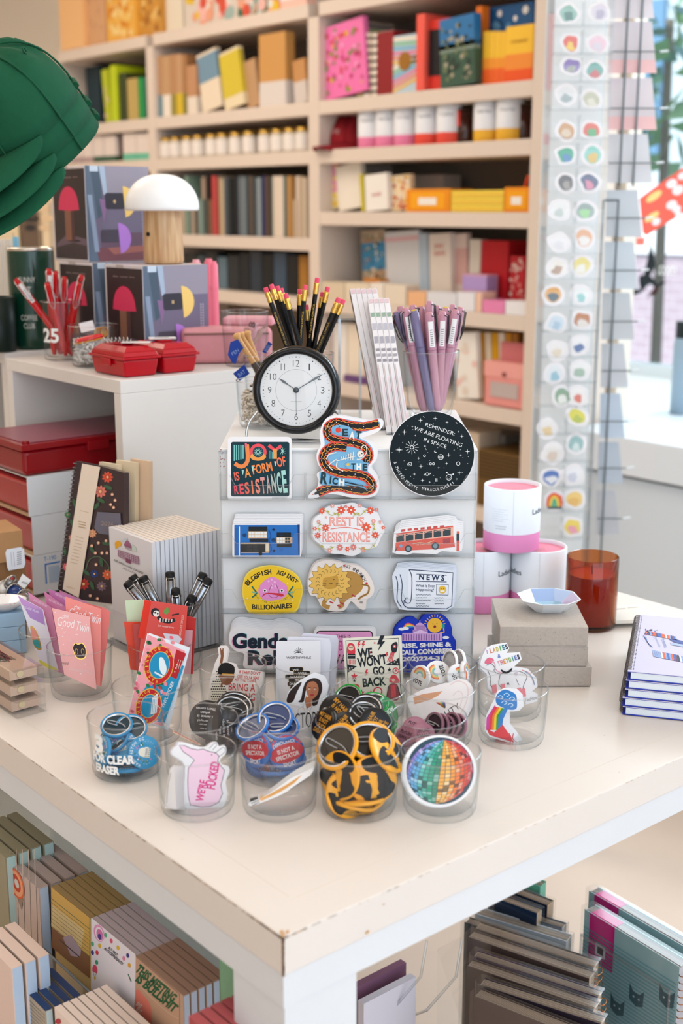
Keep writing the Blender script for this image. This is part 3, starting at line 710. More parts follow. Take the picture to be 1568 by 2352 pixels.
# face helper: artwork on a box side; origin top-left, W right, H down
def face(t,name,O,U,W,H,draw,z0=.0004):
 A=Art(lambda x,y:(x*W,-y*H),z0=z0)
 draw(A)
 U=Vector(U).normalized();V=ZZ;N=U.cross(V)
 Mx=Matrix((U,V,N)).transposed().to_4x4();Mx.translation=O
 return A.mb.done(name,t,Mx)
def dark_face(A):
 A.rect(.05,.03,1,.975,M('#34282b',.35));A.rect(.32,.0,.52,.025,'#b8aba6')
 for s,x,w in(('alice',.3,.13),('mushroom',.52,.2),('lamp',.74,.13)):A.text(s,x,.115,w,.016,'#b9a4a4')
 A.poly([(.1,.82),(.42,.71),(1,.76),(1,.975),(.05,.975)],'#6d5a66');A.poly([(.05,.86),(.6,.8),(1,.83),(1,.975),(.05,.975)],'#453a3c')
 A.ell(.62,.78,.2,.012,'#241c1e',0);A.rect(.38,.44,.66,.78,'#8a5f4c');A.rect(.56,.44,.66,.78,'#54393a')
 A.poly([(.2,.455)]+[(.51-.3*math.cos(math.radians(q)),.45-.24*math.sin(math.radians(q))**.9)for q in range(6,175,12)]+[(.82,.455),(.5,.465)],M('#dd3a63',.5))
def lilac_face(A):
 A.rect(0,0,1,1,M('#756c82',.25));A.rect(.3,0,1,.3,'#98919f');A.rect(.2,.7,1,1,'#6a5263');A.rect(0,.86,1,1,'#7a4b52');A.poly([(.3,.86),(.9,.84),(1,.9),(.4,.93)],'#a2645c')
 A.poly([(0,0),(.12,0),(.16,.55),(.05,.55),(.16,1),(0,1)],'#5f6d80');A.poly([(.07,0),(.21,0),(.27,.5),(.17,.55)],'#4d5c6c');A.poly([(.21,0),(.3,0),(.33,.3),(.27,.3)],'#a9b9cd');A.rect(.07,.0,.2,.06,'#c5d2e0')
 A.poly([(.02,.3),(.09,.3),(.17,.9),(.1,.9)],'#8e9db4');A.poly([(.2,.34),(.33,.36),(.26,.6)],'#8a6a92')
 A.poly(rrect(.29,.28,.59,.45,.03),'#3a3742');A.circ(.44,.37,.02,'#c9a97c')
 A.poly(rrect(.2,.665,.5,.8,.03),'#4b4450')
 hb=lambda x,y,r:[(x,y-r)]+[(x+r*.78*math.cos(math.radians(q)),y+r*math.sin(math.radians(q))*1.0)for q in range(-80,81,16)]+[(x+.02,y+r)]
 A.poly([(x if x<.58 else .575+(x-.575)*1.55,y)for x,y in hb(.575,.375,.165)],M('#f3cd78',.4))
 A.poly([(x if x<.48 else .475+(x-.475)*1.6,y)for x,y in hb(.475,.76,.165)],M('#b77fd6',.4))
 for k in range(2):
  for j in range(16):A.rect(.87+k*.035,.4+j*.028,.885+k*.035,.42+j*.028,'#b7afbd');A.z-=A.dz
def lampbox(x,y,z,label):
 W,D,H=.130,.124,.1655
 t=thing('lamp_box',label,'box',Matrix.Translation((x,y,z)),'mushroom lamp boxes')
 MB().box((0,0,0),(W,D,H),M('#d8d0d2',.35)).done('carton',t,bevel=.0008)
 face(t,'dark_side',(-.0001,D,H),(0,-1,0),D,H,dark_face)
 face(t,'lilac_side',(0.0012,-.0001,H),(1,0,0),W-.002,H-.001,lilac_face)
 return t
lampbox(.519,1.054,1.2606,'lamp box under the wooden mushroom lamp, behind the red lunchboxes')
lampbox(.519,1.2215,1.2606,'lamp box half hidden behind the red pens, beneath the upper box')
lampbox(.5245,1.248-.004,1.4268,'upper lamp box standing on the other two')
# mushroom lamp
lp=az(368,602,1.4264);lp.x=.60;lp.y=1.115
lt=thing('mushroom_lamp','mushroom lamp with white dome and light wood base standing on a lamp box','lamp',Matrix.Translation((lp.x,lp.y,1.4268)))
def wood():
 m=bpy.data.materials.new('oiled_wood');m.use_nodes=True;nt=m.node_tree;b=nt.nodes['Principled BSDF'];N=nt.nodes.new;L=nt.links.new
 tc=N('ShaderNodeTexCoord');mp=N('ShaderNodeMapping');mp.inputs['Scale'].default_value=(60,60,4)
 n=N('ShaderNodeTexNoise');n.inputs['Scale'].default_value=2.5;n.inputs['Detail'].default_value=5
 cr=N('ShaderNodeValToRGB');cr.color_ramp.elements[0].position=.35;cr.color_ramp.elements[1].position=.7
 cr.color_ramp.elements[0].color=lin('#b98a5c');cr.color_ramp.elements[1].color=lin('#deb98c')
 L(tc.outputs['Object'],mp.inputs[0]);L(mp.outputs[0],n.inputs[0]);L(n.outputs['Fac'],cr.inputs[0]);L(cr.outputs[0],b.inputs['Base Color']);b.inputs['Roughness'].default_value=.4
 return m
MB().lathe([(0,0),(.031,0),(.0335,.0025),(.0345,.006),(.034,.03),(.0315,.08),(.031,.090)],wood(),48).done('base',lt)
sh=[(0.0,.090),(.060,.089),(.0625,.0905),(.0630,.095)]+[(.0630*math.cos(a)**.9,.095+.055*math.sin(a))for a in[PI/2*i/16 for i in range(1,16)]]+[(0,.150)]
MB().lathe(sh,M('#f6f5f4',.35),64).done('shade',lt)
dirn=(CAM-lp);dirn.z=0;dirn.normalize();q=Matrix.Rotation(math.radians(-48),3,'Z')@dirn
MB().cyl(q*.0325+Vector((0,0,.05)),q*.0352+Vector((0,0,.05)),.0035,'#1d1712',n=16).done('switch',lt)
# red lunchboxes
RED=M('#b80218',.25,coat=.2)
def lunchbox(x,y,L,label,tagcol):
 t=thing('lunchbox',label,'lunchbox',Matrix.Translation((x,y,1.2605)),'small red lunchboxes')
 D=.105
 def fr_(mb,x0,y0,x1,y1,z0,X0,Y0,X1,Y1,z1):
  mb.add([(x0,y0,z0),(x1,y0,z0),(x1,y1,z0),(x0,y1,z0),(X0,Y0,z1),(X1,Y0,z1),(X1,Y1,z1),(X0,Y1,z1)],[(0,3,2,1),(4,5,6,7),(0,1,5,4),(1,2,6,5),(2,3,7,6),(3,0,4,7)],RED)
 mb=MB();fr_(mb,.004,.004,L-.004,D-.004,0,0,0,L,D,.027);mb.done('body',t,bevel=.003)
 mb=MB();mb.box((-.003,-.003,.0275),(L+.003,D+.003,.0315),RED);fr_(mb,0,0,L,D,.0315,.003,.003,L-.003,D-.003,.039);fr_(mb,.003,.003,L-.003,D-.003,.039,.012,.012,L-.012,D-.012,.047);mb.done('lid',t,bevel=.0012)
 MB().box((-.005,D*.35,.016),(-.0005,D*.62,.0275),RED).done('latch',t,bevel=.0015)
 MB().box((L*.3,D*.35,.0475),(L*.62,D*.6,.050),RED).done('handle',t,bevel=.001)
 return t
lunchbox(.413,.943,.064,'small red plastic lunchbox nearest the cube corner, silver coil tag on its lid',0)
lunchbox(.486,.945,.066,'small red plastic lunchbox right of the other, white tag on its lid',1)
t=thing('hang_tag','shiny coil and paper tag lying on the left red lunchbox','tag',Matrix.Translation((.435,.985,1.3115))@Matrix.Rotation(-.7,4,'Z'))
MB().box((.0,-.008,0),(.045,.01,.0012),'#e9e4df').done('paper',t)
MB().tube([(-.03+i*.0009,.001+.005*math.cos(i*.9),.0045+.004*math.sin(i*.9))for i in range(50)],.0007,M('#b6b2ae',.2,metal=1),5).done('coil',t)
t=thing('hang_tag','white barcode tag lying on the right red lunchbox','tag',Matrix.Translation((.52,1.0,1.3115))@Matrix.Rotation(-.5,4,'Z'))
MB().box((-.022,-.013,0),(.022,.013,.0015),'#eeeae6').done('paper',t)
mb=MB()
for k in range(9):mb.box((-.012+k*.0026,-.007,.0015),(-.0108+k*.0026,.006,.0017),'#55504c')
mb.done('barcode',t)
# glass makers
RIMG=clear('glass_rim','#ffffff','#5f7479',1.0,2.2)
def tumbler_mesh(r0,r1,h,n=56,base=.006):
 mb=MB();w_=.0013
 prof=[(0,.0),(r0-.004,.0),(r0-.001,.0012),(r0+.0008,.005),(r0+(r1-r0)*.35,h*.25),(r0+(r1-r0)*.8,h*.7),(r1,h-.001),(r1-w_*.5,h)]
 inn=[(r1-w_*.5,h),(r1-w_,h-.001),(r0+(r1-r0)*.8-w_,h*.7),(r0+(r1-r0)*.35-w_,h*.25),(r0-w_-.0008,base+.004),(r0-w_-.005,base),(0,base)]
 mb.lathe(prof[:4],GRIM,n);mb.lathe(prof[3:-1],GLASS,n);mb.lathe([prof[-2],prof[-1],inn[1]],GRIM,n);mb.lathe(inn[1:-2],GLASS,n);mb.lathe(inn[-3:],GRIM,n)
 mb.tube([((r1-w_*.5)*math.cos(a),(r1-w_*.5)*math.sin(a),h-.0004)for a in[2*PI*i/n for i in range(n)]],.00085,RIMG,6,True)
 return mb
def glass(px,py,zrim,label,r0=.038,r1=.0425,h=.067,ztab=.9005,pos=None,name='glass_tumbler'):
 p=pos or az(px,py,ztab+h);p=Vector((p.x,p.y,ztab))
 o=tumbler_mesh(r0,r1,h).done(name,None,Matrix.Translation(p))
 return tag(o,label,'glass'),p
def shred(center,r,h,n,cols,seed,label,name='paper_shred'):
 rr=random.Random(seed);mb=MB()
 for i in range(n):
  a=rr.uniform(0,2*PI);q=r*rr.random()**.4*.93;z=h*rr.random()**.8
  c=Vector((q*math.cos(a),q*math.sin(a),z));d=Vector((rr.uniform(-1,1),rr.uniform(-1,1),rr.uniform(-.5,.5))).normalized();u=d.orthogonal().normalized();u=Matrix.Rotation(rr.uniform(0,6),3,d)@u
  L=rr.uniform(.006,.014);wd=rr.uniform(.0008,.0017);k=rr.uniform(-.004,.004);v=d.cross(u);vs=[]
  ok=True
  for s_ in(-1,-.33,.33,1):
   p=c+d*L*s_+v*k*s_*s_;
   if math.hypot(p.x,p.y)>r:m_=r/math.hypot(p.x,p.y);p.x*=m_;p.y*=m_
   p.z=min(max(p.z,.0005),h*1.1);vs+=[p-u*wd,p+u*wd]
  mb.add(vs,[(0,1,3,2),(2,3,5,4),(4,5,7,6)],rr.choice(cols))
 o=mb.done(name,None,Matrix.Translation(center));tag(o,label,'paper shred',kind='stuff');return o
# red pens in the tall glass marked 25
g,gp=glass(0,0,0,'tall clear glass with a white painted 25, full of red pens',r0=.032,r1=.036,h=.102,ztab=1.2605,pos=Vector((.462,1.235,0)),name='tall_glass')
Aq=MB();vs,fs,x0,x1,y0,y1=glyphs('25',.03)
ang0=math.atan2(CAM.y-gp.y,CAM.x-gp.x)-.62
Aq.add([((.0362+.0018*0)*math.cos(ang0+((a-x0)/(x1-x0)-.5)*.9),.0362*math.sin(ang0+((a-x0)/(x1-x0)-.5)*.9),.045+((b-y0)/(y1-y0)-.5)*.025)for a,b in vs],fs,'#f4f2ee')
o=Aq.done('price_25',g)
REDP=M('#c40a12',.25,coat=.2);SIL=M('#c9c6c4',.18,metal=1);
def pen(pt,pb,label,L=.138,body=REDP,clipm=SIL,group=None,r=.0062,tagc=True,ring=None,wire=True,name='pen',wings=0):
 """pt = top point, pb = any point lower on the axis"""
 pt=Vector(pt);pb=Vector(pb);d=(pb-pt).normalized()
 q=(-d).to_track_quat('Z','Y').to_matrix().to_4x4()
 # clip towards the camera side
 q.translation=pt
 t=thing(name,label,'pen',q,group)
 MB().lathe([(0,0),(r*.5,-.0005),(r*.72,-.0008),(r*.8,-.004),(r,-.005),(r,-.055)],body,18).done('cap',t)
 MB().lathe([(0,.0004),(r*.6,.0003),(r*.62,-.0006)]if ring!='#101012' else[(0,.003),(r*.78,.0025),(r*.9,.001),(r*.92,-.005),(r*1.02,-.0055),(r*1.02,-.008)],ring or '#26191a',14).done('cap_end',t)
 MB().lathe([(r*.97,-.0555),(r*.93,-.08),(r*.85,-L+.012),(r*.5,-L),(0,-L)],body,18).done('barrel',t)
 loc=q.inverted()@CAM;a=math.atan2(loc.y,loc.x)+wings
 c,s=math.cos(a),math.sin(a);P=lambda rad,tang,z:(rad*c-tang*s,rad*s+tang*c,z)
 MB().tube([P(r*.6,.004,-.004),P(r*1.25,.0052,-.006),P(r*1.45,.005,-.035),P(r*1.3,.0025,-.044),P(r*1.25,0,-.046),P(r*1.3,-.0025,-.044),P(r*1.45,-.005,-.035),P(r*1.25,-.0052,-.006),P(r*.6,-.004,-.004)],.0008,clipm,6).done('clip',t)
 if tagc:
  mb=MB();n=6;vs=[];a=math.atan2(loc.y,loc.x)+.15
  for z in(-.012,-.050):
   vs+=[((r*1.03)*math.cos(a+1.15*(k/n-.5)),(r*1.03)*math.sin(a+1.15*(k/n-.5)),z)for k in range(n+1)]
  mb.add(vs,[(k,n+1+k,n+2+k,k+1)for k in range(n)],'#eceae8')
  for j in range(8):mb.add([((r*1.06)*math.cos(a+u),(r*1.06)*math.sin(a+u),-.024-j*.0032-v)for u,v in((-.25,0),(.25,0),(.25,.0014),(-.25,.0014))],[(0,3,2,1)],'#6a6668')
  mb.done('price_label',t)
 return t
def glass_pens(gp,zt,rin,items,tagn=9,**kw):
 for i_,(px,py,dl,df,bl,bf,label)in enumerate(items):
  # top seen at px,py at forward offset df from the glass; foot at lateral bl, forward bf inside the glass
  g0=gp-CAM;F0=g0.dot(FW);top=af(px,py,F0+df);foot=gp+RT*bl+FW*bf;foot.z=zt+.008
  d=(foot-top);L=d.length
  pen(top,foot,label,L=L,tagc=i_<tagn,**kw)
glass_pens(gp,1.2605,.03,[(35,640,0,-.01,.018,-.008,'red pen leaning furthest left with a barcode label'),(112,616,0,.0,-.016,.0,'red pen standing highest among the red pens'),(127,622,0,.018,-.01,.016,'red pen tucked behind the highest red pen'),(108,648,0,-.022,.008,-.016,'red pen in front with its wire clip towards us'),(148,634,0,.02,-.004,.018,'red pen in the middle back of the glass'),(189,630,0,.006,-.008,.012,'red pen leaning furthest right behind another'),(184,648,0,-.008,.004,-.005,'red pen leaning right with an open dark cap end')],group='red pens',tagn=2)
# crinkle glass with red clip
g,gp=glass(0,0,0,'clear tumbler of white paper shred with a red and gold hair clip',r0=.036,r1=.0425,h=.069,ztab=1.2605,pos=Vector((.458,1.118,0)))
gcr=gp.copy()
shred(gp+Vector((0,0,.0065)),.0345,.036,420,['#f2efea','#e6e2da','#faf8f5'],5,'white crinkled paper filling the tumbler under the red clip')
t=thing('hair_clip','red and gold hair clip lying on white paper shred','hair clip',Matrix.Translation(gp+Vector((0,0,.047))-RT*.004-FW*.016)@Matrix((RT,FW,ZZ)).transposed().to_4x4()@Matrix.Rotation(-.22,4,'Y'))
MB().lathe([(0,-.004),(.9,-.003),(1,0),(.85,.004),(0,.006)],M('#e8141c',.15,coat=.6),32,Matrix.Diagonal((.026,.009,1,1))).done('shell',t)
MB().tube([(.0265*math.cos(a),.0095*math.sin(a),-.0035)for a in[2*PI*i/24 for i in range(24)]],.0012,M('#d9a441',.2,metal=1),6,True).done('gold_rim',t)
mb=MB()
for k in range(4):mb.tube([(.018+.006*math.cos(a)+k*.003,.002*k+.003*math.sin(a),.006+.008*math.sin(a))for a in[2*PI*i/14 for i in range(14)]],.0009,M('#d9a441',.2,metal=1),5,True)
mb.done('gold_rings',t)
MB().box((-.012,.008,.012),(.012,.0088,.028),'#f4f2f0').done('price_tag',t)
# pink pouch, pink highlighters
pc=az(626,834,1.2607)
t=thing('pencil_case','rose pink pencil case with zip on the riser cube right of the lamp boxes','pencil case',Matrix.Translation(pc+FW*.0)@Matrix.Rotation(RZ+.12,4,'Z'))
MB().box((-.155,0,0),(0,.07,.060),M('#d9949a',.6,noise=.05,scale=60)).done('body',t,bevel=.009,seg=4)
MB().tube([(-.15,-.0005,.051),(-.006,-.0005,.051)],.0016,M('#7d5a4c',.4),6).done('zip',t)
t=thing('pencil_case','second rose pencil case lying on the first one','pencil case',Matrix.Translation(pc+FW*.035+ZZ*.0605)@Matrix.Rotation(RZ-.1,4,'Z'))
MB().box((-.09,0,0),(0,.05,.014),M('#de9aa2',.6)).done('body',t,bevel=.005,seg=3)
PK=M('#f0788c',.3);PK2=M('#f6b0b8',.3)
for i,(px,py,c)in enumerate(((450,596,PK2),(479,594,PK),(439,604,PK2),(489,600,PK))):
 p=af(px,py,2.36);
 t=thing('highlighter','%s pink highlighter from the left behind the lamp box'%nth(i),'highlighter',Matrix.Translation((p.x,p.y,1.2607)),'pink highlighters')
 H=p.z-1.2607
 MB().lathe([(0,0),(.0085,0),(.0095,.02),(.009,H-.05)],c,16).done('barrel',t)
 MB().lathe([(.0095,H-.05),(.0085,H-.006),(.0065,H-.004),(.006,H),(0,H)],c,16).done('cap',t)
# dark green mugs and straws on the second cube
def mug(p,r,h,label,lines):
 t=thing('tumbler_mug',label,'mug',Matrix.Translation(p))
 GR=M('#0d3a2b',.2,coat=.5)
 MB().lathe([(0,0),(r*.93,0),(r*.97,.004),(r,.02),(r,h-.006)],GR,48).done('body',t)
 MB().lathe([(r,h-.006),(r+.0015,h-.003),(r,h),(r-.003,h),(r-.004,h-.03),(0,h-.03)],M('#d6cfc4',.15,metal=1),48).done('rim',t)
 d=math.atan2(CAM.y-p[1],CAM.x-p[0])
 for s,z,w_,da in lines:wrap_text(t,s,r,z,.010,w_,d+da,'#d9dcd6')
 return t
p=af(76,800,2.42);mug((p.x+.005,p.y,1.2607),.044,.118+.07,'tall dark green mug with steel rim left of the red pens',[('SUNNY',.130,.03,-.2),('ST',.112,.015,-.2),('COFFEE',.06,.03,-.2),('CLUB',.045,.02,-.2)])
p=af(-2,800,2.36);t=thing('planter_cup','matte black green cup at the left edge of the picture','cup',Matrix.Translation((p.x,p.y,1.2607)))
MB().lathe([(0,0),(.03,0),(.033,.004),(.034,.1),(.03,.1),(.029,.09),(0,.09)],M('#10201b',.4),40).done('body',t)
p=af(2,690,2.52)
t=thing('straw_pack','clear pack of white straws with a blue strip at the left edge','pack',Matrix.Translation((p.x,p.y,1.2607))@Matrix.Rotation(RZ,4,'Z'))
mb=MB()
for k in range(14):mb.cyl((-.03+k*.0042,.004*(k%3),0),(-.03+k*.0042,.004*(k%3),.2),.0019,'#efe9e4',n=8)
mb.done('straws',t);MB().box((-.034,-.004,0),(.031,.014,.212),FILM).done('film',t)
MB().box((.0315,-.006,.0),(.042,.002,.205),'#86c4e0').done('blue_strip',t)
# green caps: a nested stack hanging on a peg at the upper left
def capM(px,py,D,s=1):
 b=(RT*-.50-ZZ*.62-FW*.60).normalized();Zc=(-RT*.42+ZZ*.72-FW*.42);Zc=(Zc-b*Zc.dot(b)).normalized();X=-b;Y=Zc.cross(X)
 m=Matrix((X,Y,Zc)).transposed().to_4x4();m.translation=af(px,py,D);return m
for i,(px,py,D,lb)in enumerate(((58,286,1.93,'green baseball cap on top of the stack, whole crown showing'),(88,326,1.945,'green baseball cap in the middle of the stack'),(108,356,1.96,'green baseball cap at the bottom of the stack'))):
 cap(capM(px,py,D),lb,'#0b4c31','green caps nested on a peg',s=1.02,peak=1.25)
t=thing('cap_stand','thin white stand holding the green caps, mostly outside the picture','stand',Matrix.Translation(af(-70,900,2.3).to_2d().to_3d()+Vector((0,0,1.2607))))
MB().cyl((0,0,0),(0,0,.42),.006,'#dcdad6').cyl((0,0,0),(0,0,.006),.04,'#dcdad6',n=24).done('pole',t)
MB().cyl((0,0,.38),tuple(af(20,240,1.95)-Vector(t.location)),.005,'#dcdad6').done('peg',t)
# red tins stacked in the cube
def tray_box(x,y,z,X,Y,H,label,n):
 t=thing('boxed_tin',label,'box',Matrix.Translation((x,y,z)),'red tins in white sleeves')
 mb=MB();mb.box((.0,0,0),(X,.0012,H),M('#dfe2e6',.6));mb.box((0,.0012,H-.0012),(X,Y,H),M('#e3dcd6',.6));mb.box((0,.0012,0),(X,Y,.0012),M('#c9a884',.7));mb.box((0,Y-.0012,.0012),(X,Y,H-.0012),M('#dfe2e6',.6))
 mb.done('sleeve',t)
 MB().box((.006,.002,.002),(X-.01,Y-.002,H-.008),M('#a50816',.25,coat=.3)).done('tin',t,bevel=.006)
 MB().box((.003,.003,H-.016),(X-.01,Y-.003,H-.010),M('#b50a1a',.25,coat=.3)).done('tin_lid',t,bevel=.002)
 if n==0:
  A=Art(lambda x,y:(x,-y),z0=.0004);A.text('T-190',.032,.008,.022,.007,'#4a8ad0');A.text('TR',.056,.008,.01,.007,'#9fb8d8')
  A.rect(.022,.016,.05,.0185,'#2f78cc');A.rect(.022,.0185,.0245,.05,'#2f78cc')
  for k in range(9):A.rect(.029+k*.0022,.022,.030+k*.0022,.05,'#8fb0d6')
  Mx=Matrix(((1,0,0,0),(0,0,-1,0),(0,1,0,H),(0,0,0,1)));A.mb.done('blue_print',t,Mx)
 return t
HX=.0655
for i,lb in enumerate(('white sleeved red tin at the bottom of the stack, with blue barcode','white sleeved red tin in the middle of the stack','white sleeved red tin just under the bare red tin')):
 tray_box(.285+(.004 if i==1 else 0),1.04,.9075+i*HX,.30,.17,HX-.0006,lb,i)
z0=.9075+3*HX
t=thing('tool_tin','long glossy dark red tin with a lid on top of the sleeved stack','tin',Matrix.Translation((.277,1.036,z0)))
DR=M('#8e0714',.25,coat=.2)
MB().box((.006,.006,0),(.33,.17,.042),DR).done('body',t,bevel=.008,seg=4)
MB().box((0,0,.0425),(.336,.176,.052),DR).box((.012,.012,.052),(.324,.164,.0535),M('#8d4a5a',.3)).done('lid',t,bevel=.003)
for x,y in((.014,.014),(.014,.16),(.32,.014)):MB().cyl((x,y,.052),(x,y,.0562),.006,DR,n=16).done('foot',t)
MB().box((.115,-.004,.03),(.155,.006,.047),DR).done('latch',t,bevel=.0015)
# kraft boxes with label at the far left
bx=Plane(af(31,1315,1.83),yaw=-22)
def pbox(name,label,cat,P_,x0,x1,ytop,ybot,depth,mat,group=None,bevel=.0008):
 """box whose front face fills picture corners on plane P_"""
 a=P_.uv(x0,ybot);b=P_.uv(x1,ytop)
 t=thing(name,label,cat,P_.M,group);MB().box((a[0],a[1],-depth),(b[0],b[1],0),mat).done('body',t,bevel=bevel);return t,a,b
KR=M('#b08459',.75,noise=.1,scale=40)
def zfix(P_,z):return(z-P_.O.z)
def standing(name,label,cat,px0,px1,D,yaw,z0,z1,depth,mat,group=None,bevel=.0008):
 P_=Plane(af((px0+px1)/2,1400,D),yaw=yaw);P_.O.z=z0;P_.M.translation.z=z0
 x0=P_.uv(px0,1400)[0];x1=P_.uv(px1,1400)[0]
 t=thing(name,label,cat,P_.M,group);MB().box((x0,0,-depth),(x1,z1-z0,0),mat).done('body',t,bevel=bevel)
 return t,P_,x0,x1
t,P_,x0,x1=standing('kraft_box','kraft cardboard box with a white barcode label at the left edge','box',-50,62,1.83,32,1.0,1.047,.08,KR)
A=Art(crop(0,1180,4.9,P_));A.poly([(75,400),(235,375),(270,400),(285,560),(265,610),(95,640),(80,600),(60,440)],'#e6e8ee')
for k in range(7):A.poly([(190+(k%2)*4,430+k*22),(240,424+k*22),(240,434+k*22),(190,440+k*22)],'#6a6a72')
A.line([(120,430),(135,590)],4,'#9a9aa4');A.line([(150,430),(165,590)],4,'#9a9aa4');A.mb.done('label',t)
standing('kraft_box','open kraft box directly under the labelled one','box',-50,66,1.84,30,.955,.9995,.08,M('#9a6f48',.75))
standing('kraft_box','lowest kraft box under the other two, almost hidden','box',-50,66,1.845,30,.9008,.9545,.08,M('#a57a50',.75))
# planner leaning against the cube
pq=Plane(af(200,1230,1.80),yaw=-26,lean=9)
t=thing('planner','floral planner with cream band leaning between tins and notepads','planner',pq.M)
f5=crop(0,950,3.015,pq)
cov=[(520,330),(700,365),(860,410),(860,1330),(560,1290),(400,1215)]
mb=MB();mb.prism([f5(*c)for c in cov],-.012,0,M('#3a2a2c',.3,coat=.3));mb.done('cover',t)
A=Art(f5);
for x,y,r,c in((745,440,38,'#d8543c'),(695,540,42,'#d97a6a'),(640,830,30,'#e0a07a'),(745,1115,36,'#e2683f'),(580,1180,40,'#b23a34'),(705,1195,34,'#7d6470'),(655,1110,28,'#33477f'),(460,1060,26,'#d96a72'),(500,860,24,'#c9887a'),(470,700,22,'#4a7a52')):A.flower(x,y,r,c,9,'#e8b27a');
for x,y,a in((750,510,20),(670,640,-50),(700,600,30),(640,940,60),(705,1030,80),(640,1190,70),(600,1100,40),(740,900,10),(520,620,70),(505,760,60),(450,950,80)):A.ell(x,y,32,13,'#3f5d42',a,10)
for x,y in((780,560),(800,600),(770,630),(790,650),(738,880),(685,895),(710,965),(665,965),(745,965),(670,1045),(640,915),(680,1280),(630,1260)):A.circ(x,y,11,'#dba083',8);A.circ(x,y,5,'#f0dcc0',6)
A.line([(600,1080),(625,1010),(690,990),(750,1040),(760,1090)],4,'#5b7a5a',4)
A.poly([(575,345),(700,370),(690,420),(550,1275),(440,1215)],M('#e3d0bd',.4))
A.text('WEEKLY',495,1205,60,12,'#b79a78',14);A.line([(560,670),(620,685)],3,'#b79a78');
for k in range(9):A.line([(532-k*5,850+k*22),(585-k*5,864+k*22)],4,'#c3ab94')
for k in range(3):A.line([(550,745+k*18),(600,756+k*18)],6,'#b79a78')
A.poly([(680,680),(840,690),(850,850),(690,830),(660,790)],'#6b6672');A.text('2026',750,762,85,28,'#9c8a78',5)
A.mb.done('cover_print',t)
mb=MB()
for k in range(30):
 x=520-k*3.7;y=345+k*29
 u,v=f5(x,y);mb.tube([(u+.004*math.cos(a),v,-.006+.009*math.sin(a))for a in[2*PI*i/10 for i in range(10)]],.0007,M('#7a7472',.3,metal=.8),5,True)
mb.done('spiral',t)
for i,(x,y)in enumerate(((640,325),(720,312),(780,305))):
 o=MB().prism([f5(*c)for c in((x,y+10),(x+130,y+30),(x+130,y+900),(x,y+860))],-.014*(i+1)-.012,-.014*(i+1)-.002,M(['#e3cfae','#dcc8a8','#d8b99a'][i],.5)).done('planner',None,pq.M)
 tag(o,'%s planner peeking out behind the floral one, only its edge showing'%nth(i),'planner')
# notepads stack with the dome building on the cover
yR,yL,x0=.663,.779,.282
pads0=None;N=16;th=(.398-.282)/N
def padcover(t):
 A=Art(lambda x,y:(x,y));P_=Plane((x0,yL,1.0735),U=(0,-1,0),V=(0,0,1))
 A.f=crop(0,950,3.015,P_)
 A.circ(820,903,22,'#f2b233');A.poly([(800,905),(812,890),(815,930),(800,938)],'#f2b233')
 for k in range(9):a=math.radians(150+k*30);A.line([(820+26*math.cos(a),903+26*math.sin(a)),(820+32*math.cos(a),903+32*math.sin(a))],2,'#f2b233')
 A.poly([(840,880),(870,860),(890,900)],'#d6dde2');A.poly([(915,900),(945,930),(950,955),(920,945)],'#cfdccf')
 pm='#8a4a6a';A.line([(885,858),(886,880)],2,pm);A.blob([(865,915),(870,890),(886,878),(904,900),(912,930)],'#a86a88')
 for k in range(4):A.line([(862+2*k,905+k*9),(912+3*k,925+k*9)],2,pm)
 A.poly([(820,940),(965,990),(968,1045),(880,1025),(820,985)],'#cbb0bf')
 for k in range(10):A.line([(826+k*15,946+k*5),(826+k*15,985+k*6)],2.4,pm)
 for k in range(5):A.line([(820,945+k*10),(965,992+k*12)],2,pm)
 A.poly([(876,1000),(910,1012),(912,1040),(878,1028)],'#8a4a6a')
 A.text('RISE, SHINE and CALL CONGRESS',897,1060,222,15,'#3a3436',25,.01);A.text('(202) 224-3121',900,1088,96,12,'#5a5456',24)
 Mx=P_.M.copy();Mx.translation-=t.matrix_world.translation
 A.mb.done('cover_print',t,Matrix.Translation((-.0002,0,0))@Mx)
for i in range(N):
 Mx=Matrix.Translation((x0+i*th,yR,.9045))
 if i==0:
  t=thing('notepad','front notepad of the white stack, drawing of a domed building','notepad',Mx,'white notepads in a row')
  MB().box((0,0,0),(th*.86,.116,.1688),M('#e8e4e6',.6)).done('block',t)
  padcover(t)
  pp0=thing('notepad','','notepad',Matrix.Translation((x0+th,yR,.9045)),'white notepads in a row')
  MB().box((0,0,0),(th*.8,.116,.1686),M('#e4e8f0',.6)).box((0,.0,.1686),(th*.8,.116,.1689),M('#f0e4d8',.6)).done('block',pp0)
  MB().box((th*.8,.0005,0),(th*.9,.1155,.168),M('#b7b4ba',.7)).done('backing_card',pp0)
  pp0['label']='second white notepad from the front of the row beside the cube'
 elif i>1:dup(pp0,Mx,'%s white notepad from the front of the row beside the cube'%nth(i))
t=thing('acrylic_stand','low clear acrylic stand holding the white notepads','display stand',Matrix.Translation((x0-.012,yR-.006,.9005)))
MB().box((0,0,0),(.135,.128,.003),ACRE).done('base',t)
MB().box((0,0,.003),(.0025,.128,.055),ACR).done('front_plate',t)
MB().box((.0025,0,.003),(.135,.0025,.05),ACR).done('side_plate',t)
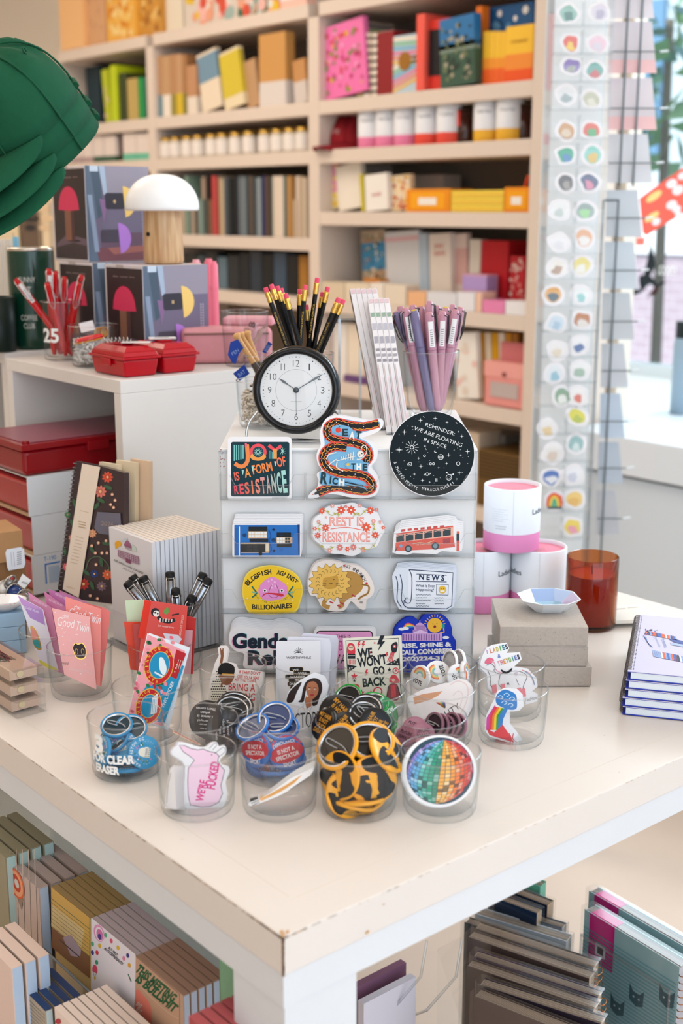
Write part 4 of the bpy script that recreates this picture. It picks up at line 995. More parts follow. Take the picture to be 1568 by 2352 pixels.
# blue boxes, dish and trinkets at the left edge
for i in range(3):
 t,P_,a_,b_=standing('gift_box',['light blue box at the bottom of the left stack','light blue box in the middle of the left stack','light blue box on top of the left stack under the shell dish'][i],'box',-60,56,1.70,20,.9008+i*.0205,.9208+i*.0205,.09,M('#a9cbe6',.5),'light blue boxes')
 P_.O.z=.9008
sd=af(5,1400,1.72);sd.z=.9628
t=thing('shell_dish','white oval dish with an orange line on the blue boxes','dish',Matrix.Translation(sd)@Matrix.Rotation(RZ,4,'Z'))
MB().lathe([(0,0),(.5,0),(.95,.012),(1,.016),(.93,.016),(.5,.004),(0,.004)],M('#efeeee',.15,coat=.5),40,Matrix.Diagonal((.036,.024,1,1))).done('body',t)
MB().tube([(.034*math.cos(a),.0225*math.sin(a),.0145)for a in[2*PI*i/30 for i in range(30)]],.0012,'#e0703a',6,True).done('orange_line',t)
rr=random.Random(2)
for i,(px,py,r,c,lb)in enumerate(((8,1352,.011,'#e9e2da','round cream trinket in the heap at the left edge'),(33,1362,.0125,'#163a7c','blue glass bead ring in the heap at the left edge'),(22,1338,.008,'#8c8a86','silver ring behind the blue bead'),(52,1372,.010,'#a9a6a2','silver ring right of the blue bead'),(26,1328,.004,'#c8383c','tiny red bead above the blue one'))):
 p=af(px,py,1.79)
 t=thing('trinket',lb,'trinket',Matrix.Translation(p))
 MB().lathe([(r*math.sin(PI*k/10),-r*math.cos(PI*k/10))for k in range(11)],M(c,.15,coat=.5,metal=.7 if 'silver' in lb else 0),20).done('bead',t)
 MB().tube([(r*1.25*math.cos(a),-.004,r*1.25*math.sin(a))for a in[2*PI*k/18 for k in range(18)]],.0012,M('#b8b5b0',.2,metal=1),6,True).done('ring',t)
o,P_,a_,b_=standing('display_block','small grey block under the trinket heap','block',-40,60,1.765,20,.9008,.9675,.05,M('#8f7a68',.7))
pt=Plane(af(55,1335,1.77),yaw=0);A=MB();A.prism([pt.uv(*q)for q in((52,1318),(72,1333),(56,1352),(40,1340))],0,.0006,'#f2f0f0')
t=thing('price_tag','white barcode tag sticking up at the trinket heap','tag',pt.M);A.done('paper',t)
A=Art(crop(0,1180,4.9,pt),z0=.0007)
for k in range(6):A.line([(240+k*11,775+k*4),(262+k*11,800-14+k*2-24)],4,'#55504e')
A.mb.done('barcode',t)
# clear acrylic boxes with kraft sheets, lower left
for i in range(3):
 t=thing('acrylic_box',['clear box with kraft paper at the bottom of the left stack of three','clear box with kraft paper in the middle of the left stack of three','clear box with kraft paper and scribbled print on top of the left stack'][i],'box',Matrix.Translation((.040-(.0 if i else 0),.598,.9006+i*.0205)),'clear boxes with kraft paper')
 L=.26
 MB().box((0,0,0),(.041,L,.0198),FILM).box((.0006,.0006,.0006),(.0404,L-.0006,.0192),ACR).done('shell',t,bevel=.0006)
 MB().box((.002,.018,.003),(.039,L-.004,.016),M('#d0b09a',.6,noise=.08,scale=30)).done('kraft_paper',t)
 MB().cyl((.016,.0165,.010),(.016,.0178,.010),.0045,M('#d9c39a',.4),n=16).done('round_seal',t)
 if i==2:
  A=Art(lambda x,y:(x,y));rr=random.Random(6)
  for k in range(60):A.line([(.008+rr.random()*.02,.05+rr.random()*.06)]+[(.008+rr.random()*.02,.05+k*.001)],.0008,rr.choice(['#4a4048','#b23a44','#2f5a4a']));A.z-=A.dz
  A.mb.done('scribble_print',t,Matrix.Translation((0,0,.0162)))
# ================================================================ right side of the table
def face_txt(t,r,z,s,hgt,wid,dang,col,base):wrap_text(t,s,r,z,hgt,wid,base+dang,col)
def fg_tin(lat,F,z,label,words):
 p=fr(lat,F,z);t=tin(Matrix.Translation(p),label,'#ee92c4','white and pink candle tins on the table',r=.044,h=.1,top='#f091a8')
 base=math.atan2(CAM.y-p.y,CAM.x-p.x)
 wrap_text(t,'Ladies',.044,.064,.0085,.030,base+words,'#2d3640')
 wrap_text(t,'a mahogany and sea',.044,.042,.0022,.018,base+words-1.5,'#8a8fa0');wrap_text(t,'salt soy candle',.044,.038,.0022,.016,base+words-1.5,'#8a8fa0')
 mb=MB();
 for k in range(6):mb.tube([(.0447*math.cos(base+words-1.55+u*.3),.0447*math.sin(base+words-1.55+u*.3),.068-k*.0036)for u in(-1,-.5,0,.5,1-(k%2)*.5)],.0001,'#9aa0b4',4)
 mb.done('small_print',t)
 A=Art(lambda x,y:(x,-y),z0=.0002);
 for a,b,c,d in((-.012,-.006,.012,-.0052),(-.012,.0052,.012,.006),(-.012,-.006,-.0112,.006),(.0112,-.006,.012,.006)):A.rect(a,b,c,d,'#f7c3cf')
 A.text('geo',0,0,.016,.006,'#f7c3cf');A.mb.done('lid_emblem',t,Matrix.Translation((0,0,.094))@Matrix.Rotation(RZ,4,'Z'))
 MB().box((-.0449,-.0001,.03),(-.0446,.0001,.099),'#b9c0d0').done('sleeve_seam',t,Matrix.Rotation(base+PI+.05,4,'Z'))
 return t
fg_tin(.3125,1.932,.9006,'white and pink candle tin at lower right, beside the amber candle',-.95)
fg_tin(.2238,1.932,.9006,'white and pink candle tin at lower left, half behind the sticker rack',.95)
fg_tin(.2672,1.925,1.0012,'white and pink candle tin on top of the other two',1.12)
p=fr(.379,1.835,.9006)
t=thing('amber_candle','amber glass candle with a wick, right of the pink tins','candle',Matrix.Translation(p))
AMB=clear('amber_glass','#f0b884','#84481c',.9,1.0)
MB().lathe([(0,0),(.036,0),(.039,.004),(.039,.109),(.0383,.11),(.0372,.109),(.0368,.008),(0,.007)],AMB,56).done('glass',t)
MB().lathe([(0,.0075),(.0365,.0085),(.0365,.083),(.033,.082),(0,.081)],M('#b8682f',.5),48).done('wax',t)
MB().cyl((0,0,.08),(0,.001,.094),.0007,'#3a2a20').done('wick',t)
# cards lying under the amber candle
zc_=.9008
for i in range(2):
 z=zc_+i*.006
 q=[az(x,y,z+.006)for x,y in((1275,1395),(1475,1388-i),(1512,1421),(1300,1450))]
 c=q[1];U=(q[1]-q[0]);U.z=0;U.normalize();V=Vector((-U.y,U.x,0));
 Mx=Matrix((U,V,ZZ)).transposed().to_4x4();Mx.translation=Vector((c.x,c.y,z))
 t=thing('print_pad',['cream print pad at the bottom under the upper one','cream print pad with purple drawing, partly under the sketchbooks'][i],'print',Mx)
 MB().box((-.19,-.075+.002*i,0),(0,0,.0055),M('#efe9de',.6)).done('sheets',t)
 if i:
  A=Art(lambda x,y:(x,y));
  A.blob([(-.105,-.018),(-.09,-.012),(-.066,-.016),(-.07,-.05),(-.085,-.062),(-.105,-.05)],'#4a2f9a');A.blob([(-.098,-.03),(-.085,-.028),(-.08,-.045),(-.095,-.05)],'#efe9de')
  A.line([(-.012,-.014),(-.03,-.016)],.0012,'#8a8078');A.line([(-.05,-.02),(-.035,-.019)],.0012,'#8a8078');A.mb.done('purple_print',t,Matrix.Translation((0,0,.0056)))
# kraft boxes stack with dish
GK=M('#b8aca2',.85,noise=.16,scale=220)
def flat_box(q,z0,H,dep,label,i):
 U=q[1]-q[0];U.z=0;Wd=U.length;U.normalize();V=Vector((-U.y,U.x,0));Mx=Matrix((U,V,ZZ)).transposed().to_4x4();Mx.translation=Vector((q[0].x,q[0].y,z0))
 t=thing('card_box',label,'box',Mx,'grey card boxes under the faceted dish')
 MB().box((.0012,.0012,0),(Wd-.0012,dep-.0012,H),GK).done('tray',t)
 MB().box((0,0,.0016),(Wd,dep,H+.0004),GK).done('lid',t,bevel=.0008)
 mb=MB();rr=random.Random(i+9)
 for k in range(26):x=rr.uniform(.003,Wd-.003);z=rr.uniform(.004,H-.003);mb.box((x,-.0003,z),(x+.0006,.001,z+.0005),'#6d5f52')
 mb.done('specks',t);return t
flat_box([az(1150,1579,.9008),az(1357,1577,.9008)],.9008,.0272,.135,'grey card box at the bottom, sticking out furthest right',0)
flat_box([af(1150,1500,1.583),af(1350,1500,1.58)],.9288,.0272,.13,'grey card box in the middle of the stack',1)
q0=af(1148,1440,1.581);q1=af(1351,1441,1.578)
flat_box([q0,q1],.9568,.0272,.125,'grey card box on top carrying the faceted dish',2)
dc=af(1259,1392,1.655)
t=thing('faceted_dish','faceted octagonal white dish with blue and lilac glaze inside','dish',Matrix.Translation((dc.x,dc.y,.9848))@Matrix.Rotation(RZ+.1,4,'Z'))
def octa(a,b,c):return[(a,-b+c),(a,b-c),(a-c*1.2,b),(-a+c*1.2,b),(-a,b-c),(-a,-b+c),(-a+c*1.2,-b),(a-c*1.2,-b)]
def ring(mb,A_,za,B_,zb_,mat):
 mats=mat if isinstance(mat,list)else[mat]
 for i in range(8):j=(i+1)%8;mb.add([(*A_[i],za),(*A_[j],za),(*B_[j],zb_),(*B_[i],zb_)],[(0,1,2,3)],mats[i%len(mats)])
OU,OB=octa(.0400,.038,.019),octa(.02,.018,.006);IU,IB,IC=octa(.0382,.0362,.0182),octa(.021,.019,.006),octa(.014,.012,.004)
mb=MB();CE=M('#eceff2',.12,coat=.6);ring(mb,OB,0,OU,.018,CE);ring(mb,OU,.018,IU,.018,CE);mb.add([(*p,0)for p in OB][::-1],[range(8)],CE);mb.done('shell',t)
mb=MB();GL=[M(c,.08,coat=.8)for c in('#c9b5d2','#a9bfe0','#9db6dc','#a8b3da','#b3b4dc','#a3bbe0','#9fc0e2','#c2b3da')];ring(mb,IU,.018,IB,.005,GL);ring(mb,IB,.005,IC,.003,M('#9cc4dc',.06,coat=1));mb.add([(*p,.003)for p in IC],[range(8)],M('#b9d3e6',.06,coat=1));mb.done('glazed_bowl',t)
# spiral sketchbooks
zt=.9005;Hs=.0118
p0=az(1433,1627,.9008);top=az(1441,1540,.9008+5*Hs);b_=az(1568,1552,.9008+5*Hs);d_=az(1360,1402,.9008+5*Hs)
U=(b_-top);U.z=0;U.normalize();V=Vector((-U.y,U.x,0));Lk=(d_-top).dot(V);Uk=(d_-top).dot(U)
PAPER=M('#e3eaf0',.7);LILAC=M('#cdc8e0',.5);BLU=M('#2f3fae',.4)
SPM=M('#8a8684',.25,metal=1)
sb0=None
for i in range(5):
 z=.9008+i*Hs;Mx=Matrix((U,V,ZZ)).transposed().to_4x4();Mx.translation=Vector((top.x,top.y,z))-U*(.0015*(4-i))*(1 if i%2 else .6)
 lab=['lilac spiral sketchbook at the bottom of the stack','lilac spiral sketchbook second from the bottom','lilac spiral sketchbook in the middle of the stack','lilac spiral sketchbook second from the top','lilac spiral sketchbook on top with a drawing of books'][i]
 if sb0 is None:
  sb0=t=thing('sketchbook',lab,'sketchbook',Mx,'lilac spiral sketchbooks')
  MB().box((.004,.001,.0012),(.15,Lk-.001,Hs-.0018),PAPER).done('pages',t)
  mb=MB();mb.box((0,0,Hs-.0015),(.152,Lk,Hs-.0006),LILAC);mb.box((0,.0002,Hs-.0021),(.152,Lk,Hs-.0015),BLU);mb.box((0,0,.0002),(.152,Lk,.0012),BLU);mb.done('cover',t)
  mb=MB();nr=44
  for k in range(nr):
   y=.006+(Lk-.012)*k/(nr-1)
   for o_ in(0,.0011):mb.tube([(.0015+.0055*math.cos(a),y+o_,Hs*.5+.0066*math.sin(a))for a in[2*PI*q/9 for q in range(9)]],.00045,SPM,4,True)
  mb.done('spiral_binding',t)
  mb=MB()
  for k in range(nr):mb.box((.0058,.005+(Lk-.012)*k/(nr-1),Hs-.0006),(.0072,.0075+(Lk-.012)*k/(nr-1),Hs-.0005),'#4a4658')
  mb.done('punched_holes',t)
 else:last=dup(sb0,Mx,lab)
tp=Plane(Mx.translation+ZZ*(Hs-.0003),U=U,V=V)
A=Art(crop(1280,1340,5.444,tp),z0=.0002)
rr=random.Random(8);cs=['#4a6ab8','#e0643e','#39405a','#8fa6d6','#d9dce8','#6a4a6a']
for k in range(16):
 x=1290+k*24-190;y=610+k*4.6;A.poly([(x,y-18),(x+20,y-14),(x+34,y+34),(x+12,y+30)],rr.choice(cs));A.z-=A.dz
for k in range(16):
 x=1180+k*26;y=835+k*5;A.poly([(x,y),(x+22,y+3),(x+44,y+82),(x+20,y+84)],rr.choice(cs));A.z-=A.dz
A.poly([(1380,690),(1480,700),(1600,730),(1600,775),(1440,730)],'#4a5aa0');A.poly([(1405,740),(1600,770),(1600,800),(1420,770)],'#a9bbe0')
for k in range(6):A.line([(1070+k*8,650+k*6),(1100+k*7,700+k*12),(1150+k*8,770+k*6)],4,'#5f86c8',3);A.z-=A.dz
for k in range(26):A.circ(1040+rr.random()*170,610+rr.random()*190,3,'#9a8fb8',6);A.z-=A.dz
for k in range(24):A.circ(1090+rr.random()*170,575+rr.random()*70,8,rr.choice(['#7a5a7a','#5a6ab0','#b08a98']),6);A.z-=A.dz
A.text('SERIOUSLY ADDICTED',1250,735,130,22,'#7f93c4',65);A.text('TO BOOKS',1330,745,120,34,'#6a80ba',68)
A.mb.done('cover_drawing',last,last.matrix_world.inverted()@tp.M)
# ================================================================ the white block with the sticker rack
SL,SR,SF,SB,SZ=-.1602,.1785,1.63,1.955,1.2135
RM4=Matrix.Rotation(RZ,4,'Z')
t=thing('display_block','white painted block in the centre of the table behind the tumblers','block',Matrix.Translation(fr(SL,SF,.9004))@RM4)
MB().box((0,0,0),(SR-SL,SB-SF,SZ-.9004),M('#f3f4f5',.4,noise=.02,scale=8)).done('body',t,bevel=.0015)
mb=MB();rr=random.Random(1)
for k in range(14):x=rr.uniform(0,.006);z=.30+rr.uniform(-.012,.012);mb.box((x,-.0003,z),(x+.0012,.0,z+.0012),'#a8564a')
mb.done('paint_chips',t)
rows=[af(800,y,1.612).z for y in(1148,1281,1408,1538)]
t=thing('sticker_rack','clear acrylic rack with twelve pockets hung on the white block','sticker rack',Matrix.Translation(fr(SL,SF,0))@RM4)
Wd=(SR-SL-.002)/3
MB().box((0,-.003,.925),(SR-SL,-.0008,SZ-.004),ACR).done('back_panel',t)
mbs=MB()
mbs.box((-.0005,-.0035,SZ-.006),(SR-SL+.0005,-.0006,SZ-.0035),ACRE)
for x in(0,SR-SL):mbs.box((x-.0012,-.0034,.925),(x+.0004,-.0005,SZ-.004),ACRE)
mbs.done('edge_strip',t)
for zi in rows:
 for c in range(3):
  x0=.001+c*Wd;x1=x0+Wd-.001;mb=MB();dp=.021
  mb.box((x0,-dp,zi),(x1,-.003,zi+.0015),ACRE)
  n=9;h0,h1=.034,.020
  prof=[(x0,h0)]+[(x0+.012+.010*k/n,h0-(h0-h1)*(.5-.5*math.cos(PI*k/n)))for k in range(n+1)]
  prof+=[(x0+x1-x,h)for x,h in prof[::-1]]
  mb.add([(x,-dp,zi)for x,h in prof]+[(x,-dp,zi+h)for x,h in prof],[(k,k+1,len(prof)+k+1,len(prof)+k)for k in range(len(prof)-1)],ACR)
  mb.tube([(x,-dp,zi+h)for x,h in prof],.00045,ACRE,5)
  mb.box((x0,-dp,zi),(x0+.0008,-.003,zi+h0),ACR).box((x1-.0008,-dp,zi),(x1,-.003,zi+h0),ACR)
  mb.box((x0,-dp-.0004,zi-.0003),(x1,-dp+.0006,zi+.0018),ACRE)
  mb.done('pocket',t)
WPAPER=M('#f0eef0',.3,coat=.2);SM=M
def sticker(label,P_,out,art=None,n=2,base=WPAPER,k=4,cr=None,spare=None,name='sticker',shift=(0,-6),th=.0006,sm=True,group=None,cat='sticker'):
 f=cr or crop(500,930,2.57,P_)
 pts=[f(*q)for q in(smooth(out,k)if sm else out)]
 mb=MB().prism(pts,0,th,base)
 if art:A=Art(f,z0=th+.00003,mb=mb);art(A)
 o=mb.done(name,None,P_.M);tag(o,label,cat,group)
 if n:
  b=MB().prism(pts,0,th,base).done(name,None,P_.M);s0=None
  for i in range(1,n+1):
   sx,sy=f(shift[0]*i,shift[1]*i);zx,zy=f(0,0)
   Mx=P_.M@Matrix.Translation((sx-zx,sy-zy,-.0011*i*1.2));
   c=b if i==1 else dup(b,Mx)
   c.matrix_world=Mx;tag(c,spare or('white edge of a spare copy behind the '+' '.join(label.split(' sticker')[0].split()[:7])+' sticker'),cat,'spare copies behind the %s'%label.split(' sticker')[0][:50])
 return o
def rowP(i,d=0.0,lean=3):return Plane(af(800,(1148,1281,1408,1538)[i],SF-.016-d),lean=lean)
P1=rowP(0)
def joy(A):
 A.poly(rrect(78,218,422,540,12),SM('#0d3540',.5,spec=.2))
 for k in range(5):A.rect(94+k*13,236,101+k*13,330-k*3,'#79c6c4')
 A.line([(172,232),(176,330),(140,364),(100,345)],24,'#ef8a4a',3);A.line([(160,235),(172,235)],22,'#e8677a')
 A.circ(238,278,50,'#e9515c',28);A.ell(238,305,47,24,'#f0a04e',0,24);A.circ(238,278,32,'#12404a',24)
 for k in range(12):a=k*PI/6;A.line([(238+8*math.cos(a),278+8*math.sin(a)),(238+26*math.cos(a),278+26*math.sin(a))],5,'#a8dcd4',taper=True);A.z-=A.dz
 A.line([(300,238),(338,268),(375,240)],20,'#e9515c');A.line([(338,262),(338,318)],22,'#f0a04e')
 for k in range(4):A.rect(306+k*7,268+k*4,309+k*7,318,'#79c6c4')
 for k in range(7):a=math.radians(-120+k*40);A.line([(380,272),(380+24*math.cos(a),272+24*math.sin(a))],5,'#a8dcd4',taper=True)
 A.text('IS',112,420,30,52,'#ea6a58',-10,.03);A.text('A',175,400,36,54,'#f09a4e',-10,.03);A.text('FORM',262,372,118,56,'#ef8a4a',-11,.03);A.text('OF',374,335,52,58,'#f0734e',-10,.03)
 for x,y in((148,398),(206,378),(340,348)):
  for a in(-20,0,20):A.line([(x,y+12),(x+14*math.sin(math.radians(a)),y-16)],4,'#a8dcd4')
 s='RESISTANCE';cols=['#e2475e','#e9515c','#ec6a58','#ef7d55','#e58a78','#d99a94','#c3aaa6','#b9c4bb','#a8d0c8','#a8dcd4']
 for k,ch in enumerate(s):x=110+k*31.5;A.text(ch,x,500-k*4.5-(k*.9),9 if ch=='I' else 26,52+k*9,cols[k],-6,.03)
 A.text('@CITIZENRUTHBRAND',365,547,90,8,'#5a5658')
sticker('square JOY IS A FORM OF RESISTANCE sticker, top left pocket',P1,rrect(58,188,436,562,22),joy,2,sm=False,shift=(-1,2))
# snake
def snake(A):
 A.blob([(622,140),(650,92),(710,78),(800,92),(890,104),(950,98),(955,120),(900,150),(850,165),(820,185),(880,218),(915,262),(915,320),(880,350),(885,390),(920,430),(932,490),(905,518),(850,530),(770,525),(690,505),(640,505),(600,522),(570,530),(590,505),(620,480),(606,440),(608,400),(640,385),(612,345),(604,290),(630,240),(625,190)],SM('#78b5dc',.3))
 path=[(950,108),(860,128),(770,118),(700,102),(650,130),(655,185),(720,212),(800,222),(865,250),(893,300),(868,340)]
 p2=[(760,250),(690,245),(640,270),(622,315),(645,368),(720,400),(810,408),(880,430),(912,480),(880,505),(790,498),(715,482),(650,492),(590,518)]
 for P,w in((path,40),(p2,42)):
  A.line(P,w+14,'#e2503f',4);A.line(P,w,SM('#191b20',.5,spec=.2),4)
  zg=smooth(P,5,False)
  for s_ in(-1,1):A.line([(zg[i][0]+s_*w*.3*-(zg[i+1][1]-zg[i][1])/14+(2.5 if i%2 else-2.5),zg[i][1]+s_*w*.3*(zg[i+1][0]-zg[i][0])/14+(2.5 if i%2 else-2.5))for i in range(len(zg)-1)],4,'#f0a23a')
  q=smooth(P,4,False)
  for i in range(2,len(q)-2,2):
   dx,dy=q[i+1][0]-q[i-1][0],q[i+1][1]-q[i-1][1];L=math.hypot(dx,dy);nx,ny=-dy/L,dx/L
   for s_ in(-1,1):x,y=q[i][0]+nx*s_*(w*.5),q[i][1]+ny*s_*(w*.5);A.poly([(x-dx/L*6,y-dy/L*6),(x+dx/L*6,y+dy/L*6),(x-nx*s_*11,y-ny*s_*11)],'#e2503f');A.z-=A.dz
   if i%4==0:A.circ(q[i][0],q[i][1],3,'#f0eee8',6)
 A.ell(590,516,22,9,'#23262b',-25);A.line([(572,524),(556,530)],3,'#d8453a')
 A.ell(735,148,66,30,'#78b5dc',8);A.circ(710,148,16,'#e2473a',12);A.line([(712,136),(722,124)],4,'#2e7a4a')
 A.text('E',750,162,36,44,'#1b3a44',0,.05);A.text('A',792,178,32,44,'#f2f0ea',6,.05);A.text('T',830,176,34,46,'#1b3a44',8,.05)
 # skeleton
 A.circ(842,290,20,'#ece8e0',14);A.circ(850,286,4,'#23262b',6);A.circ(838,294,4,'#23262b',6)
 A.line([(815,300),(700,330)],5,'#ece8e0')
 for k in range(6):A.line([(800-k*14,275+k*6),(796-k*14,325-k*1)],5,'#ece8e0');A.z-=A.dz
 A.line([(700,280),(655,290),(640,320)],6,'#ece8e0');A.line([(700,320),(655,355),(680,385)],6,'#ece8e0',3);A.line([(705,335),(700,365),(740,390)],6,'#ece8e0',3)
 A.line([(845,272),(850,245),(872,240),(878,280),(850,315),(820,320)],5,'#ece8e0',3)
 A.poly([(745,352),(770,335),(890,340),(882,388),(770,375)],'#78b5dc');A.circ(768,350,9,'#f0c23a',8)
 A.text('T',800,362,26,38,'#1b3a44',0,.05);A.text('H',832,364,28,40,'#f2f0ea',0,.05);A.text('E',868,366,28,42,'#1b3a44',0,.05)
 A.poly([(600,395),(760,440),(880,500),(860,478),(740,478),(610,470)],'#78b5dc')
 for ch,x,y,w,h,c in(('R',628,430,42,72,'#1b3a44'),('I',665,442,10,44,'#1b3a44'),('C',692,448,34,42,'#1b3a44'),('H',730,455,32,42,'#f2f0ea')):A.text(ch,x,y,w,h,c,6,.05)
 for a,b in((770,455),(785,470)):A.line([(750,b),(860,b+22)],6,'#23262b')
sticker('snake shaped EAT THE RICH sticker with a skeleton, top middle pocket',P1,[(604,150),(636,84),(700,62),(800,76),(890,92),(955,84),(974,112),(955,150),(905,176),(855,198),(905,222),(938,270),(934,325),(905,368),(940,425),(950,492),(925,535),(860,550),(780,545),(700,528),(645,526),(600,542),(558,552),(530,545),(552,515),(585,488),(592,450),(585,405),(612,385),(588,340),(584,285),(606,238),(602,195)],snake,2,shift=(2.5,-2))
def space(A):
 DK=SM('#101e24',.5,spec=.15);A.circ(1263,288,249,DK,64);Wc='#e6e9ea'
 f5s=lambda s,x,y,w,h,a:A.text(s,x,y,w,h,Wc,a,.0)
 f5s('REMINDER:',1312,143,182,22,18);f5s('WE ARE FLOATING',1300,187,300,24,20);f5s('IN SPACE',1283,225,140,22,18)
 A.arc("& THAT'S PRETTY",1263,288,222,168,112,17,Wc,0,True);A.arc('MIRACULOUS...',1263,288,212,106,52,17,Wc,0,True)
 for x,y,r in((1070,265,22),(1282,78,14),(1196,90,14),(1100,160,18),(1148,128,8),(1222,242,9),(1185,315,10),(1440,185,12),(1473,275,16),(1433,297,8),(1160,408,10),(1198,362,14),(1350,345,10),(1303,370,9),(1208,445,12),(1425,400,14),(1410,437,8),(1355,470,10),(1362,295,14),(1420,158,7),(1250,455,8),(1165,180,7),(1352,102,10),(1394,266,6)):A.star(x,y,r,Wc,4,.18);A.z-=A.dz
 rr=random.Random(3)
 for k in range(60):
  a=rr.uniform(0,6.28);q=235*rr.random()**.5;x,y=1263+q*math.cos(a),288+q*math.sin(a)
  if not(1160<x<1450 and 115<y<245):A.circ(x,y,2,Wc,5);A.z-=A.dz
 A.circ(1145,250,12,Wc);A.circ(1145,250,8,DK)
 for k in range(12):a=k*PI/6;A.line([(1145+17*math.cos(a),250+17*math.sin(a)),(1145+40*math.cos(a),250+40*math.sin(a))],2.5,Wc);A.z-=A.dz
 for x,y,r in((1219,300,8),(1315,307,17),(1418,346,12)):A.circ(x,y,r,Wc);A.circ(x,y,r-3,DK)
 for k in range(5):A.line([(1303+k*6,296+(k%2)*6),(1306+k*5,316)],2.5,Wc);A.z-=A.dz
 A.circ(1284,274,8,Wc,12);A.circ(1288,271,7,DK,12)
 A.line([(1133+(3+k*1.0)*math.cos(k*.8),347+(3+k*1.0)*math.sin(k*.8))for k in range(13)],3,Wc,3)
 for x in(1255,1272):A.circ(x,347,8,Wc,12);A.circ(x,347,5,DK,12)
 A.ell(1235,408,22,6,Wc,-12);A.ell(1235,408,18,3.5,DK,-12);A.circ(1235,408,10,Wc,14);A.circ(1235,407,7,DK,14)
 A.circ(1363,427,18,Wc);A.circ(1363,427,15,DK);A.line([(1354,430),(1363,437),(1374,428)],2.5,Wc,3);A.circ(1358,423,2,Wc,6);A.circ(1369,421,2,Wc,6)
 for x,y in((1350,398),(1388,408)):A.line([(1363,410),(x,y)],2.5,Wc);A.circ(x,y,5,Wc,8)
 for k in range(4):A.rect(1281+4*k,432,1283+4*k,452,Wc);A.z-=A.dz
sticker('round black space sticker reminding that we are floating in space',P1,[(1263+253*math.cos(a),288+253*math.sin(a))for a in[2*PI*k/40 for k in range(40)]],space,1,k=2,shift=(-1,1))
P2=rowP(1)
def house(A):
 A.rect(98,708,484,888,SM('#1f6fbf',.4));A.rect(98,724,118,888,'#2d63a8');A.poly([(470,706),(484,706),(484,882),(476,882)],'#10386e');A.line([(128,718),(128,890)],6,'#f0eef0')
 for k in range(16):A.line([(150,740),(470,735)],.1,'#1f6fbf')
 A.rect(182,718,292,745,'#1b1f24');A.rect(178,745,290,786,'#d8b48a');
 for r in range(2):
  for c in range(6):A.rect(184+c*18,748+r*18,199+c*18,763+r*18,'#e8ecee');A.z-=A.dz
 A.rect(188,788,298,808,'#1b1f24');A.rect(136,812,304,872,'#d8b48a');A.rect(134,820,282,868,'#101418')
 for r in range(2):
  for c in range(2):A.rect(172+c*36,824+r*22,202+c*36,842+r*22,'#232a30');A.z-=A.dz
 A.rect(282,816,300,860,'#e7d8be');A.circ(252,876,12,'#101418',10)
 A.rect(348,752,432,780,'#1b1f24');A.rect(346,780,440,816,'#d8b48a');A.rect(350,818,434,838,'#1b1f24')
 for r in range(2):
  for c in range(5):A.rect(350+c*16,783+r*16,363+c*16,796+r*16,'#e8ecee' if c<3 else '#3a4248');A.z-=A.dz
 for x,y in((158,768),(328,796)):A.ell(x,y,12,11,'#15406e',0,10)
 for x,y in((330,735),(332,860)):A.star(x,y,11,'#0f1e3a')
 A.line([(300,735),(314,770),(304,800),(318,850),(304,872)],4,'#0f4a94',4)
 for y in(760,770,850,860):A.line([(365,y),(385,y)],3,'#0f4a94');A.z-=A.dz
sticker('blue row house sticker lying sideways, left pocket of the second row',P2,rrect(86,700,492,896,10),house,6,sm=False,shift=(2,-9))
def rest(A):
 RD,PKc,GN,PL='#ee6248','#f0a095','#b7b24e','#e97f7a'
 for t_,x,y,w in(('REST IS',762,688,205),('RESISTANCE',758,780,280)):A.text(t_,x,y,w,58,'#ec7d74',0,.03);A.text(t_,x+1,y-1,w*.985,52,'#f3b7ad',0,.0)
 A.line([(665,732),(760,722),(850,738)],5,'#ec7d74',3)
 for x,y,r,c in((615,625,20,RD),(727,620,26,RD),(787,620,26,RD),(900,622,22,RD),(636,725,24,RD),(876,722,28,RD),(573,730,14,RD),(590,770,20,RD),(928,768,22,RD),(595,690,14,PKc),(918,685,14,PKc),(676,595,14,PKc),(838,592,14,PKc),(765,850,16,RD),(720,840,20,PL),(800,838,20,PL),(660,858,16,PKc),(858,852,16,PKc),(756,598,10,PL),(640,662,8,PKc),(977,722,12,RD),(936,618,12,RD),(958,690,10,PKc)):A.flower(x,y,r,c,8 if r>18 else 6,'#f6e6d8');
 for P in([(628,615),(670,650),(700,640),(715,660)],[(880,615),(840,650),(815,640),(800,658)],[(590,820),(640,850),(690,835)],[(930,815),(890,852),(830,842)],[(905,700),(925,720),(910,750)],[(610,700),(592,720),(604,752)]):
  A.line(P,3,GN,4)
  for q in smooth(P,2,False)[1::2]:A.ell(q[0]+4,q[1]-6,10,4,GN,40,8);A.z-=A.dz
cl=[(763+(205+6*math.cos(9*a))*math.cos(a),730+(150+6*math.cos(9*a))*math.sin(a)*(1.05 if math.sin(a)>0 else 1))for a in[2*PI*k/36 for k in range(36)]]
sticker('REST IS RESISTANCE sticker with coral flowers, centre pocket',P2,[(x+(12 if x>900 else 0),y)for x,y in cl],rest,3,k=2,shift=(-4,1))
